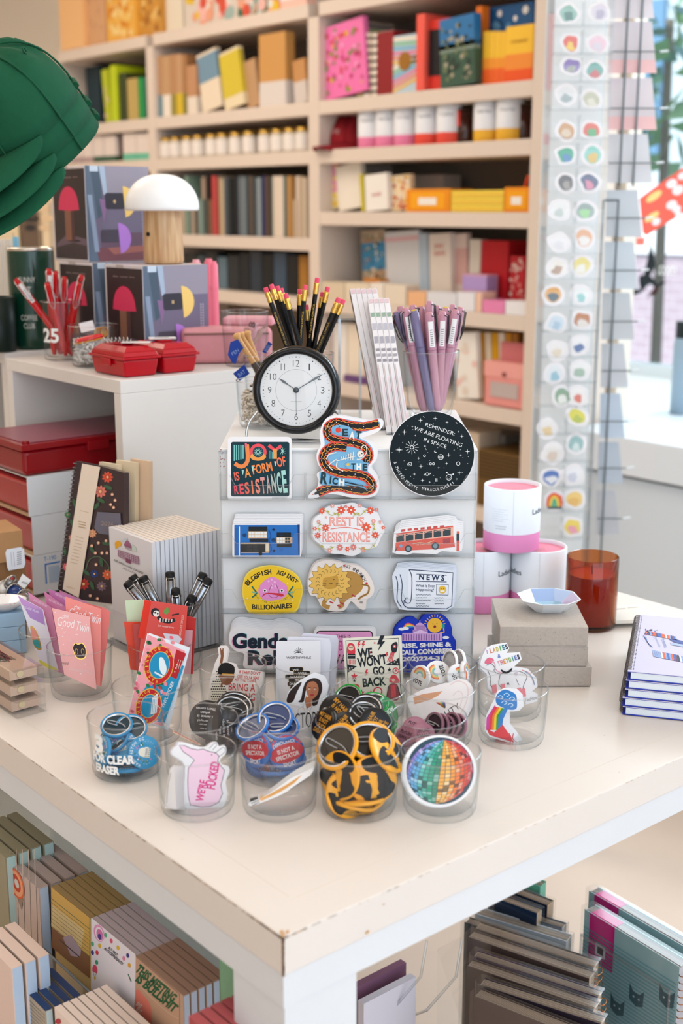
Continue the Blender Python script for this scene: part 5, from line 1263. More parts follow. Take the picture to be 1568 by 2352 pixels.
def bus(A):
 C_=SM('#dd6257',.4);DK='#39474d'
 A.poly([(1055,762),(1390,718),(1390,805),(1230,822),(1060,828),(1050,800)],'#f0b7a4');A.poly([(1050,812),(1390,775),(1400,838),(1300,850),(1060,862),(1046,858)],C_)
 A.line([(1052,762),(1388,716)],8,C_)
 for k in range(6):x=1075+k*55;y=778-k*7.2;A.poly([(x-22,y-8),(x+24,y-14),(x+24,y+26),(x-22,y+32)],DK);A.line([(x-22,y),(x,y-8),(x+24,y-6)],3,'#f0b7a4');A.z-=A.dz
 for k in range(7):x=1094+k*38;A.poly([(x-12,742-k*3.6-8),(x+12,740-k*3.6-9),(x+12,740-k*3.6+4),(x-12,742-k*3.6+5)],'#c9544c');A.z-=A.dz
 for x,y,r in((1124,848,21),(1283,832,22)):A.circ(x,y,r,DK,18);A.circ(x,y,r*.6,'#7f99a8',14)
 A.circ(1080,832,10,'#79a9cc',12);A.line([(1150,820),(1190,812),(1230,815),(1275,800)],3,'#e9d9b0',4);A.line([(1046,866),(1060,838)],4,DK)
 A.poly([(1330,790),(1372,785),(1372,812),(1330,817)],'#a8525a');A.poly([(1410,745),(1425,745),(1425,860),(1408,862)],'#dd6257');A.rect(1408,760,1425,800,DK)
 A.text('Old Town Trolley',1215,822,95,13,'#ecc7ae',-4)
sticker('red trolley bus sticker, right pocket of the second row',P2,[(1030,870),(1040,750),(1060,735),(1080,722),(1340,692),(1390,700),(1405,725),(1438,730),(1440,860),(1400,868),(1320,862),(1290,880),(1150,874),(1120,884),(1060,880)],bus,4,sm=False,shift=(3,-10))
P3=rowP(2)
def blob_(A):
 A.blob([(150,1090),(170,1010),(230,968),(320,952),(410,975),(470,1020),(495,1090),(480,1160),(455,1210),(380,1224),(250,1226),(190,1215),(165,1170)],SM('#f3c620',.35))
 A.arc('BLOBFISH',322,1180,195,-142,-92,30,'#26221a',.03);A.arc('AGAINST',322,1180,195,-82,-42,28,'#26221a',.03);A.text('BILLIONAIRES',320,1186,235,30,'#26221a',-2,.03,bend=-6)
 for s_,x in((-1,232),(1,415)):
  for k in range(3):A.line([(x,1110),(x+s_*20,1085+k*22),(x+s_*30,1070+k*32)],9,['#2e6a5a','#7fb48e','#2e6a5a'][k],3)
 A.blob([(240,1090),(265,1045),(320,1015),(375,1040),(412,1075),(405,1120),(370,1145),(290,1155),(250,1130)],'#e58fc9')
 for x,y in((300,1040),(318,1030),(336,1045),(318,1060),(318,1078),(340,1070)):A.circ(x,y,6,'#f3bfe2',8)
 A.line([(318,1060),(300,1110),(318,1135),(350,1132),(362,1105),(345,1060)],3,'#8a4a7a',4)
 A.blob([(262,1132),(290,1115),(345,1122),(375,1130),(390,1122),(370,1112),(300,1108),(272,1115)],'#c9303c')
 for x in(278,378):A.circ(x,1095,10,'#f6f0ea',12);A.circ(x,1095,6,'#1c1a1e',10)
 for x,y in((180,1070),(210,1015),(400,1008),(455,1050),(440,1150),(175,1140),(412,1050)):A.circ(x,y,5,'#f9e38a',8)
 A.arc('EEL THE MAGNIFICENT',322,1040,128,140,40,8,'#26221a',0,True)
sticker('yellow BLOBFISH AGAINST BILLIONAIRES sticker, left pocket of the third row',P3,[(144,1090),(165,1004),(226,960),(320,945),(414,968),(476,1014),(502,1090),(487,1165),(462,1218),(382,1233),(248,1235),(184,1222),(158,1172)],blob_,1,base=SM('#f3d65a',.35),shift=(-1,2))
def lion(A):
 A.blob([(740,1000),(800,985),(850,1020),(855,1080),(820,1120),(770,1145),(735,1160)],'#b98a45');A.line([(850,1060),(890,1070),(885,1110),(850,1130),(828,1148)],12,'#b98a45',4);A.line([(850,1060),(890,1070),(885,1110),(850,1130),(828,1148)],3,'#5a4630',4)
 for P in([(640,1140),(625,1180),(660,1195)],[(720,1130),(735,1180),(710,1190)]):A.line(P,26,'#b98a45',3)
 for x,y in((660,1160),(705,1182),(790,1120),(720,1165)):A.line([(x,y),(x+22,y+10)],8,'#b8343c');A.z-=A.dz
 n=16;cx,cy=662,1048
 pts=[(cx+(112+(14 if k%2 else-10))*math.cos(PI*k/n),cy+(100+(12 if k%2 else-10))*math.sin(PI*k/n))for k in range(2*n)]
 A.blob([(x+(x-cx)*.03,y+(y-cy)*.03)for x,y in pts],'#5f4a26',3);A.blob(pts,SM('#e8b95c',.4),3)
 for k in range(20):a=k*PI/10;A.line([(cx+62*math.cos(a),cy+58*math.sin(a)),(cx+74*math.cos(a+.15),cy+70*math.sin(a+.15)),(cx+84*math.cos(a),cy+80*math.sin(a))],2.5,'#6a5228',2);A.z-=A.dz
 A.blob([(622,1025),(640,1018),(690,1008),(702,1000),(712,1040),(695,1078),(650,1086),(622,1068)],'#c9983e')
 A.line([(635,1040),(645,1036)],3,'#2e2416');A.line([(680,1032),(690,1028)],3,'#2e2416');A.line([(660,1052),(668,1058),(676,1050)],3,'#2e2416',2);A.line([(668,1046),(668,1056)],3,'#2e2416')
 for s_ in(-1,1):
  for k in range(2):A.line([(668+s_*28,1055+k*8),(668+s_*52,1050+k*14)],2,'#2e2416');A.z-=A.dz
 A.arc('EAT the RiCH',740,1090,138,-88,-22,20,'#3a3434')
 A.ell(745,948,6,6,'#c9303c');A.ell(878,1052,7,7,'#c9303c');A.text('RK',848,1164,20,16,'#4a4444')
sticker('lion EAT THE RICH sticker with a gold mane, middle pocket of the third row',P3,[(532,1060),(550,980),(580,935),(640,915),(710,925),(760,940),(830,950),(890,1000),(922,1070),(915,1120),(880,1150),(870,1205),(835,1200),(790,1160),(770,1180),(740,1215),(660,1215),(610,1185),(580,1130),(545,1120)],lion,2,base=SM('#efe2da',.35),shift=(-3,-4))
def news(A):
 N1='#2c3a5a';
 A.line([(1050,1010),(1062,1060),(1058,1150),(1085,1195)],5,N1,4);A.line([(1075,1000),(1088,1060),(1084,1150),(1110,1195)],5,N1,4)
 A.poly([(1125,975),(1385,990),(1378,1180),(1345,1200),(1120,1195)],SM('#e9ecf4',.4));A.line([(1128,972),(1388,990),(1380,1185),(1350,1203),(1120,1198),(1096,1180),(1100,1150)],5,N1)
 A.line([(1128,972),(1145,1020),(1140,1150),(1120,1170),(1105,1160),(1108,1140),(1125,1140)],5,N1,4)
 A.text('N E W S',1262,1018,150,34,N1,3,.04);A.line([(1172,998),(1350,1005)],4,N1);A.line([(1168,1040),(1350,1044)],4,N1)
 A.text('What Is Even',1224,1066,112,18,N1,2,.01);A.text('Happening?',1222,1092,105,20,N1,2,.01)
 A.line([(1290,1058),(1360,1060),(1358,1122),(1290,1120)],4,N1,closed=True);A.circ(1325,1090,23,'#e8b93a',20);A.circ(1317,1084,3,N1,6);A.circ(1333,1084,3,N1,6);A.rect(1312,1094,1338,1104,'#f2eee6')
 for y,x1 in((1120,1270),(1137,1240),(1154,1265),(1172,1235),(1186,1262)):A.line([(1168+k*8,y+(2 if k%2 else-2))for k in range(int((x1-1168)/8))],2.5,N1)
 for y in(1138,1156,1172):A.line([(1278+k*8,y+(2 if k%2 else-2))for k in range(8)],2.5,N1)
sticker('newspaper NEWS What Is Even Happening sticker, right pocket of the third row',P3,[(1028,1010),(1050,965),(1130,955),(1390,975),(1400,1000),(1392,1190),(1350,1215),(1120,1212),(1070,1205),(1042,1150)],news,4,base=SM('#dfe4ef',.35),sm=False,shift=(3,-7))
P4=rowP(3)
def gender(A):
 for s,x,y,w,h in(('Gender',278,1392,385,92),('Rebel',335,1492,312,88)):A.text(s,x-5,y+3,w,h,'#f0a9cf',0,.035);A.text(s,x+4,y-2,w,h,'#8fd0dc',0,.035);A.text(s,x,y,w,h,SM('#152436',.5),0,.045)
sticker('white Gender Rebel sticker with dark navy letters, left pocket of the bottom row',P4,[(66,1400),(75,1335),(120,1305),(190,1312),(240,1318),(300,1325),(360,1312),(420,1320),(490,1360),(500,1420),(480,1480),(490,1540),(430,1570),(300,1560),(190,1560),(150,1540),(155,1470),(100,1450)],gender,6,shift=(1,-8))
def pinkbar(A):
 A.poly(rrect(580,1332,915,1560,24),'#2a2228');A.poly(rrect(586,1338,909,1556,20),SM('#e9a0d2',.4));A.text('THIS IS',740,1365,90,20,'#2a2228');A.text('OUR BODY',720,1420,220,60,'#2a2228',0,.01);A.text('OUR BODY',720,1420,210,50,'#e06aa8',0,.0);A.text('WAR',730,1500,150,55,'#2a2228',0,.01)
sticker('pink bordered bumper sticker half hidden behind white cards, bottom middle pocket',P4,rrect(566,1318,930,1570,26),pinkbar,2,sm=False,shift=(2,-5))
def rise(A):
 A.blob([(1040,1420),(1045,1360),(1060,1310),(1110,1265),(1160,1262),(1190,1290),(1220,1250),(1280,1232),(1340,1260),(1370,1310),(1375,1360),(1398,1400),(1390,1480),(1380,1540),(1260,1560),(1060,1560)],SM('#1736b8',.35))
 for k,c in enumerate(('#e8505a','#f0a04a','#f3d65a','#5ab88a','#4a8ad8')):A.line([(1090+k*5,1320),(1120,1288+k*6),(1170-k*5,1308)],6,c,4)
 for x,y in((1085,1322),(1345,1372),(1108,1318)):A.ell(x,y,20,9,'#eef0f6',0,12)
 A.circ(1280,1300,44,'#f3b93a',20)
 for k in range(11):a=math.radians(-170+k*16);A.line([(1280+50*math.cos(a),1300+50*math.sin(a)),(1280+64*math.cos(a),1300+64*math.sin(a))],4,'#f3b93a');A.z-=A.dz
 A.circ(1268,1292,3,'#2a2228',6);A.circ(1292,1290,3,'#2a2228',6);A.ell(1280,1308,8,9,'#8a2a2a');A.line([(1310,1345),(1335,1340),(1330,1300)],7,'#f3b93a');A.rect(1322,1290,1338,1318,'#2f9a8a')
 PPL='#cfa3d8';A.line([(1192,1270),(1192,1292)],4,PPL);A.blob([(1160,1325),(1168,1298),(1192,1284),(1218,1298),(1228,1325)],PPL);A.rect(1150,1325,1238,1345,'#b98ac6');A.rect(1088,1345,1322,1392,PPL);A.poly([(1150,1345),(1195,1325),(1242,1345)],'#e3c3ea')
 for k in range(15):A.rect(1094+k*15,1352,1099+k*15,1388,'#7a4a94');A.z-=A.dz
 for k in range(5):A.line([(1160+k*3,1302+k*5),(1226-k*1,1302+k*5)],2,'#7a4a94');A.z-=A.dz
 for s,y,w in(('RISE, SHINE &',1418,300),('CALL CONGRESS',1455,310),('(202)224-3121',1498,310)):A.text(s,1228,y,w,32,'#f2f2f8',-2,.05)
sticker('blue cloud RISE, SHINE & CALL CONGRESS sticker, right pocket of the bottom row',P4,[(1032,1425),(1037,1355),(1054,1302),(1108,1256),(1160,1253),(1188,1276),(1216,1240),(1280,1222),(1346,1252),(1378,1306),(1384,1358),(1406,1400),(1398,1482),(1386,1550),(1260,1568),(1050,1568)],rise,2,base=SM('#1736b8',.35),shift=(-3,-1))
# ---- things on top of the white block
ZT=SZ+.0008
g,gp=glass(0,0,0,'clear tumbler of cream paper shred left of the clock',ztab=ZT,pos=fr(-.110,1.80,0),r0=.036,r1=.041)
shred(gp+Vector((0,0,.0065)),.0345,.044,460,['#e6dccd','#d9cdbb','#f0e8da'],12,'cream crinkled paper in the tumbler left of the clock')
for k in range(2):
 mb=MB();mb.tube([(.024*math.cos(a),.012*math.sin(a),.002*math.sin(2*a))for a in[2*PI*i/24 for i in range(24)]],.0011,M('#4a4038',.2,metal=1),6,True)
 tag(mb.done('wire_ring',None,Matrix.Translation(gp+Vector((0,0,.053+k*.007)))@Matrix.Rotation(.2*k,4,'X')),['dark wire ring lying lower on the cream shred','dark wire ring lying upper on the cream shred'][k],'ring')
# alarm clock
cp=af(680,896,1.665)
ck=Plane(cp,yaw=-2,lean=6)
t=thing('alarm_clock','round black alarm clock showing ten past ten, between pencils and stickers','clock',ck.M)
BK=M('#070709',.16,spec=.3,coat=.12)
R_=.0585
ringp=[(.0475,.0005),(.0485,.004),(.052,.0065),(.056,.004),(R_,-.003),(R_,-.020),(.055,-.030),(.040,-.036),(0,-.037)]
MB().lathe(ringp,BK,72).done('case',t)
MB().lathe([(.0478,.0012),(.0468,.0004),(0,.0004)],M('#c9cacc',.3),64).done('inner_ring',t)
A=Art(lambda x,y:(x*.001,-y*.001),z0=.0006)
A.circ(0,0,47,SM('#e2e3e4',.35),64)
NK='#17181a'
for k in range(60):
 a=math.radians(k*6);r=43.6
 if k%5:A.line([(42.9*math.sin(a),-42.9*math.cos(a)),(44.3*math.sin(a),-44.3*math.cos(a))],.35,NK)
 else:A.circ(r*math.sin(a),-r*math.cos(a),.85,NK,10)
 A.z-=A.dz
A.z+=A.dz
for k in range(1,13):
 a=math.radians(k*30);r=35.2;A.text(str(k),r*math.sin(a),-r*math.cos(a),(4.6 if k<10 and k!=1 else 1.8 if k==1 else 8.6 if k!=11 else 5.4),8.8,NK,0,-.012);A.z-=A.dz
A.line([(27.3*math.cos(q),27.3*math.sin(q))for q in[2*PI*i/64 for i in range(64)]],.25,'#5a5c60',closed=True)
A.text('ARNE JACOBSEN',0,15.5,15,1.4,'#5a5c60')
A.mb.done('dial',t)
GY='#5c6468'
def hand(nm,ang,L,w,z):
 A=Art(lambda x,y:(x*.001,-y*.001),z0=z);a=math.radians(ang);d=(math.sin(a),-math.cos(a));n_=(-d[1],d[0])
 A.poly([(n_[0]*.4,n_[1]*.4),(d[0]*L*.45+n_[0]*.6,d[1]*L*.45+n_[1]*.6),(d[0]*L*.72+n_[0]*w,d[1]*L*.72+n_[1]*w),(d[0]*L,d[1]*L),(d[0]*L*.72-n_[0]*w,d[1]*L*.72-n_[1]*w),(d[0]*L*.45-n_[0]*.6,d[1]*L*.45-n_[1]*.6),(-n_[0]*.4,-n_[1]*.4)],SM(GY,.3));A.mb.done(nm,t)
hand('hour_hand',304,28,1.6,.0016);hand('minute_hand',59,42,1.5,.002)
A=Art(lambda x,y:(x*.001,-y*.001),z0=.0024);A.line([(0,0),(.3,34)],.4,NK);A.mb.done('second_hand',t)
MB().lathe([(.0038,.001),(.0036,.0032),(0,.0036)],M('#4a5054',.2,metal=.8),20).done('hub',t)
MB().lathe([(.0474,.0036),(.035,.0052),(0,.0064)],clear('clock_glass','#ffffff','#e8eef0',.3,.8),48).done('lens',t)
# chrome wire foot
ci=ck.M.inverted();pts=[]
for lat,fwd,z in((-.078,1.68,1.27),(-.083,1.675,1.262),(-.098,1.665,1.240),(-.103,1.66,1.222),(-.098,1.665,ZT+.0022),(-.06,1.69,ZT+.0022),(0,1.70,ZT+.0022),(-.0,1.70,ZT+.0022)):pts.append(ci@fr(lat,fwd,z))
cm=(CAM+RT*0);cl_=(cp-CAM).dot(RT);cf=(cp-CAM).dot(FW)
P3_=lambda dx,df,z:ci@fr(cl_+dx,cf+df,z)
CH=M('#b9b9bb',.12,metal=1)
zl=cp.z
wire=[P3_(-.050,.012,zl-.030),P3_(-.056,.010,zl-.034),P3_(-.064,.006,zl-.045),P3_(-.067,.002,zl-.060),P3_(-.060,.0,ZT+.0022),P3_(-.03,.006,ZT+.0022),P3_(.0,.012,ZT+.0022),P3_(.03,.006,ZT+.0022),P3_(.060,.0,ZT+.0022),P3_(.067,.002,zl-.060),P3_(.064,.006,zl-.045),P3_(.056,.010,zl-.034),P3_(.050,.012,zl-.030)]
MB().tube(smooth([tuple(p)for p in wire],5,False),.0017,CH,10).done('wire_foot',t)
# pencil glass
g,pg=glass(0,0,0,'tall clear glass full of black pencils behind the clock',r0=.034,r1=.0415,h=.105,ztab=ZT,pos=fr(-.052,1.805,0),name='tall_glass')
BLK=M('#0a0a0c',.3,spec=.3);GOLD=M('#d9b05a',.25,metal=1);ERA=M('#e0506a',.7)
def pencil(top,foot,label,gold=True):
 d=(foot-top).normalized();L=(foot-top).length;q=(-d).to_track_quat('Z','Y').to_matrix().to_4x4();q.translation=top
 t=thing('pencil',label,'pencil',q,'black pencils with pink erasers')
 r=.0038
 MB().lathe([(0,0),(r*.75,0),(r*.92,-.0012),(r*.92,-.009)],ERA,16).done('eraser',t)
 MB().lathe([(r*.95,-.007),(r*1.05,-.0078),(r*.98,-.0105),(r*1.05,-.0125),(r*.98,-.0145),(r*1.05,-.017),(r*1.0,-.0225)],GOLD,16).done('ferrule',t)
 MB().cyl((0,0,-.022),(0,0,-L),r*1.02,BLK,n=6,smooth=False).done('shaft',t)
 if not gold:return
 loc=q.inverted()@CAM;a=math.atan2(loc.y,loc.x)
 vs,fs,x0,x1,y0,y1=glyphs('MY FUCKING CHOICE');mb=MB();rr_=r*1.06
 mb.add([(rr_*math.cos(a+((y-y0)/(y1-y0)-.5)*-.6),rr_*math.sin(a+((y-y0)/(y1-y0)-.5)*-.6),-.085+(x-x0)/(x1-x0)*.048)for x,y in vs],fs,M('#c9a04a',.3,metal=.8));mb.done('gold_lettering',t)
Fp=(pg-CAM).dot(FW)
for i,(px,py,df,bl,bf,lb)in enumerate(((609,660,.0,.012,-.005,'leftmost black pencil in the glass behind the clock'),(622,653,-.004,.018,.0,'black pencil second from the left, leaning right at the foot'),(636,657,.014,.012,.012,'black pencil behind the second from the left'),(645,662,.022,.006,.018,'short looking black pencil far back on the left'),(655,674,-.012,.022,-.012,'shortest black pencil on the left side'),(688,664,.014,-.012,.014,'black pencil just left of the middle, at the back'),(701,654,-.006,-.018,-.008,'black pencil in the middle front'),(729,638,.004,-.010,.004,'tallest black pencil in the glass'),(741,671,.022,-.004,.02,'black pencil with only a slim eraser end showing at the back right'),(753,659,.010,-.014,.010,'black pencil second from the right group'),(778,684,-.008,-.024,-.004,'black pencil leaning far right'),(789,688,.006,-.020,.004,'black pencil leaning furthest right of all'),(703,700,.02,.016,.018,'black pencil low in the middle of the glass'))):
 foot=fr((pg-CAM).dot(RT)+bl,Fp+bf,ZT+.009);pencil(af(px,py,Fp+df),foot,lb,i in(0,6,7,10,12))
# bat shaped pens with blue flags, left behind
g,gb=glass(0,0,0,'clear glass with baseball bat pens and blue flags left of the pencils',r0=.034,r1=.040,h=.092,ztab=ZT,pos=fr(-.108,1.905,0),name='tall_glass')
Fb=(gb-CAM).dot(FW)
WD=M('#d9a46a',.4);
for i,(px,py,df,bl,bf,dark,lb)in enumerate(((541,768,-.006,.018,-.008,'#3c2f2c','bat pen with the largest wooden knob on the left'),(551,766,.012,.022,.010,'#4a3a34','bat pen just behind the leftmost wooden knob'),(566,762,.018,.004,.014,'#5a4438','bat pen with a loop top in the middle'))):
 top=af(px,py,Fb+df);foot=fr((gb-CAM).dot(RT)+bl,Fb+bf,ZT+.009);d=(foot-top).normalized();L=(foot-top).length;q=(-d).to_track_quat('Z','Y').to_matrix().to_4x4();q.translation=top
 t=thing('bat_pen',lb,'pen',q,'baseball bat pens')
 MB().lathe([(0,.002),(.006,0),(.0065,-.003),(.0045,-.007),(.004,-.012),(.0045,-.05)],WD,20).done('knob',t)
 MB().lathe([(.0047,-.05),(.007,-.075),(.0085,-L+.004),(0,-L)],M(dark,.4),20).done('bat',t)
for i,(q,s)in enumerate((([(546,779),(559,799),(549,812),(541,836),(533,833),(523,815),(529,786)],'PEN'),([(561,837),(573,858),(550,875),(535,858)],'BAT'),([(616,784),(625,790),(610,812),(602,808)],'BASEBALL'))):
 Pf=Plane(af(548 if i<2 else 612,800,Fb-.012-(.004 if i else 0)))
 t=thing('flag_tag',['blue paper flag with pale letters at the top left of the bat pens','blue paper flag lower down inside the bat pen glass','narrow blue flag to the right of the bat pens'][i],'tag',Pf.M)
 MB().prism([Pf.uv(*c)for c in q],0,.0006,M('#1c3f9e',.5)).done('paper',t)
 A=Art(lambda x,y,Pf=Pf:Pf.uv(x,y),z0=.0008);cx_=sum(c[0]for c in q)/len(q);cy_=sum(c[1]for c in q)/len(q)
 A.text(s,cx_,cy_,18,8,'#8fa9de',-35 if i<2 else-60);A.mb.done('lettering',t)
# pink animal pens behind
g,gk=glass(0,0,0,'clear glass with rose novelty pens behind the bat pens',r0=.034,r1=.040,h=.092,ztab=1.2605,pos=Vector((.655,.955,0)),name='tall_glass')
Fk=(gk-CAM).dot(FW)
for i,(px,py,c,lb)in enumerate(((567,762,'#b98a7a','rose brown novelty pen with a loop ear at the left'),(578,750,'#c9929c','rose novelty pen with black ears in the middle'),(588,752,'#c08a94','rose novelty pen just right of the one with black ears'),(606,752,'#a87a70','brown novelty pen with two loops at the right'))):
 top=af(px,py,Fk+.008*(i%2));foot=gk+RT*(.012-.008*i)+FW*.006*(i%3-1);foot.z=1.2605+.009
 d=(foot-top).normalized();L=(foot-top).length;q=(-d).to_track_quat('Z','Y').to_matrix().to_4x4();q.translation=top
 t=thing('novelty_pen',lb,'pen',q,'rose novelty pens')
 MB().lathe([(0,0),(.0035,-.001),(.005,-.012),(.0065,-.04),(.006,-L)],M(c,.4),16).done('barrel',t)
 for s_ in(-1,1):MB().tube([(s_*.003+.003*math.cos(a),0,.003+.004*math.sin(a))for a in[2*PI*k/10 for k in range(10)]],.0011,M('#241d1e' if i in(1,)else c,.4),5,True).done('ear',t)
# acrylic rack with slim white pencil boxes
t=thing('acrylic_stand','tall open clear acrylic frame between clock and lilac pens','display stand',Matrix.Translation(fr(-.0,1.85,ZT))@RM4)
for x,y in((-.003,.0),(.028,-.0),(-.003,.07),(.028,.07)):MB().box((x-.002,y,0),(x+.002,y+.004,.150),ACRE).done('post',t)
MB().box((-.005,0,.0),(.03,.074,.003),ACR).done('bottom_plate',t)
MB().box((-.005,.0,.147),(.03,.074,.150),ACR).done('top_plate',t)
ps0=None
for i in range(9):
 r_,c_=(0,i)if i<4 else(1,i-4)
 if r_==0:tp_=af(844+c_*12,690-c_*2,1.83);foot=fr(.062+c_*.0083,1.728,ZT+.001)
 else:tp_=af(803+c_*12,668-c_*2,1.862);foot=fr(.050+c_*.0083,1.765,ZT+.001)
 Z_=(tp_-foot);L=Z_.length;Z_.normalize();X_=(RT-Z_*RT.dot(Z_)).normalized();Y_=Z_.cross(X_)
 Mx=Matrix((X_,Y_,Z_)).transposed().to_4x4();Mx.translation=foot+ZZ*.002
 lab='slim clear and white pencil box, %s from the left in the %s leaning row'%(nth(c_),['front','back'][r_])
 if i in(0,4):
  ps0=thing('pencil_box',lab,'pencil box',Mx,'slim white pencil boxes leaning left')
  MB().box((.0004,.0,0),(.0078,.018,L),M('#ece9ed',.3,coat=.3)).done('carton',ps0)
  MB().box((.0012,-.0004,.01),(.0026,.0,L*.5),M('#cdbcbc',.5)).box((.0056,-.0004,.01),(.0068,.0,L*.4),M('#ecd0da',.5)).done('pencil_strip',ps0)
  mb=MB()
  for z,h,c in((.965,.03,'#e3c3c9'),)+(((.86,.03,'#86a893'),(.76,.05,'#b9b9c8'),(.66,.05,'#a5a5b4'),(.6,.02,'#8b8994'),(.56,.02,'#a2a0aa'),(.52,.02,'#8a8894'))if r_==0 else()):mb.box((.0014,-.0006,L*z),(.007,.0,L*(z+h)),c)
  mb.done('printed_band',ps0);MB().box((0,-.001,0),(.0081,.019,L+.001),FILM).done('film',ps0)
 else:
  dup(ps0,Mx,lab)
# tapered glass of lilac pens
g,gl_=glass(0,0,0,'tall tapered glass packed with lilac and rose pens, right on the white block',r0=.031,r1=.0425,h=.100,ztab=ZT,pos=fr(.1335,1.882,0),name='tall_glass')
Fl=(gl_-CAM).dot(FW)
ROSE,LIL,BKW=M('#b98496',.3,coat=.3),M('#736a8c',.3,coat=.3),M('#1c1c22',.3)
for i,(px,py,df,bl,bf,c,yl,lb)in enumerate(((908,716,-.004,.018,0,LIL,0,'lilac pen leaning furthest left'),(930,708,-.020,-.012,-.010,ROSE,0,'rose pen with its black clip hanging over the glass rim'),(950,712,-.026,.002,-.018,LIL,1,'lilac pen with a yellow cap end in front'),(985,718,-.028,.014,-.012,ROSE,0,'rose pen with a white barcode label, centre front'),(1016,716,-.020,.018,.004,ROSE,0,'rose pen with a white barcode label, right of centre'),(1046,712,-.008,.020,.010,ROSE,0,'rose pen with a white barcode label at the far right'),(985,692,.004,.0,.0,ROSE,0,'rose pen standing highest in the middle'),(947,701,.010,-.010,.010,ROSE,0,'rose pen in the back left with only its end showing'),(966,704,.018,-.004,.016,ROSE,0,'rose pen behind the yellow ended lilac pen'),(1003,702,.014,.006,.014,ROSE,0,'rose pen just behind the highest pen'),(1024,706,.0,.012,.012,ROSE,1,'rose pen with a yellow cap end on the right'),(1040,700,.022,.012,.020,ROSE,0,'rose pen at the back right'),(1058,706,.010,.022,.016,ROSE,0,'rose pen at the very right edge'),(918,704,.016,-.016,.004,ROSE,0,'rose pen behind the leaning lilac one'))):
 top=af(px,py,Fl+df);foot=fr((gl_-CAM).dot(RT)+bl*.7,Fl+bf*.8,ZT+.009)
 pen(top,foot,lb,L=(foot-top).length,body=c,clipm=BKW,group='lilac and rose pens',r=.0068,tagc=i in(3,4,5,1),ring='#d8b42a' if yl else '#c98a94',wings=(-1.2 if i in(0,1)else 1.4 if i!=2 else-1.7))
# ================================================================ tumblers and what they hold
TG={}
for key,px,py,lab in((1,182,1480,'clear tumbler holding pink Good Twin pin cards, at the left'),(2,116,1441,'clear tumbler behind the Good Twin one, holding lilac cards'),(3,369,1474,'clear tumbler crammed with red notebooks'),(4,338,1572,'clear tumbler with the Washington sticker booklet leaning in it'),(5,287,1641,'clear tumbler of blue blossom badges with white marker writing'),(6,450,1720,'clear tumbler at the front left holding a pink map sticker'),(7,459,1647,'almost empty clear tumbler behind the pink map one'),(8,513,1585,'clear tumbler of black text badges'),(9,534,1523,'clear tumbler with the raised arm sticker, at the left of the back row'),(10,678,1585,'clear tumbler with the dark haired woman sticker'),(11,703,1520,'clear tumbler with white pin cards in the back row'),(12,633,1650,'clear tumbler of red and blue badges'),(13,640,1720,'clear front tumbler with a few slanted fork stickers'),(14,812,1654,'clear tumbler heaped with black badges with gold letters'),(15,825,1721,'clear front tumbler full of yellow and black badges'),(16,848,1582,'clear tumbler of green badges'),(17,858,1520,"clear tumbler with the WE WON'T GO BACK cards"),(18,1016,1520,'clear tumbler of white rainbow vote badges in the back row'),(19,1011,1577,'clear tumbler with the pale equality sticker'),(20,985,1641,'clear tumbler of small dusky pink badges'),(21,1012,1722,'clear front tumbler at the right with the mirror ball sticker'),(22,1173,1521,'clear tumbler at the right end of the back row with the unicorn sticker'),(23,1177,1577,'clear tumbler at the far right with the rainbow kite sticker')):
 TG[key]=glass(px,py,0,lab)[1]
def FF(k):return(TG[k]-CAM).dot(FW)
def dome(r,h):return lambda x,y,z:(x,y,h*max(0,1-(x*x+y*y)/(r*r))+z)
def pin_proto(key,r,rimc,facec,art,label,group):
 t=thing('pin_badge',label,'badge',Matrix.Translation((0,0,-5)),group)
 h=.0012
 prof=[(r*.84,-.003),(r*.9,-.0038),(r*.97,-.0036),(r,-.0022),(r*.99,-.0006)]+[(r*q,h*(1-((q-.7)/.3)**2))for q in(.97,.93,.88,.8)]+[(r*.7,h),(0,h)]
 mb=MB().lathe(prof[:6],M(rimc,.2,coat=.25),36);mb.lathe(prof[5:],M(facec,.2,coat=.25),36)
 if art:A=Art(lambda x,y:(x*r,-y*r),z0=.0001,dz=.00002,mb=mb,warp=lambda x,y,z:(x,y,z+h));art(A)
 mb.done('badge_face',t)
 MB().lathe([(r*.86,-.0033),(r*.81,-.0034),(r*.79,-.0012)],M('#c9c9cc',.2,metal=1),32).lathe([(r*.8,-.0013),(0,-.0013)][::-1],M(dict(blue='#10303c',dem='#1c3566',yellow='#1d1812',vote='#c9c9cc',pink='#3a2630').get(key,'#17181a'),.25,coat=.2),32).done('back_ring',t)  # democracy back disc has its blue reflection put into the colour
 MB().tube(smooth([(-r*.6,0,-.003),(-r*.3,.12*r,-.004),(r*.5,.12*r,-.004),(r*.62,0,-.0034),(r*.4,-.08*r,-.0036),(-r*.1,-.06*r,-.0036)],3,False),.0005,M('#b9babd',.3),5).done('pin_wire',t)
 return t
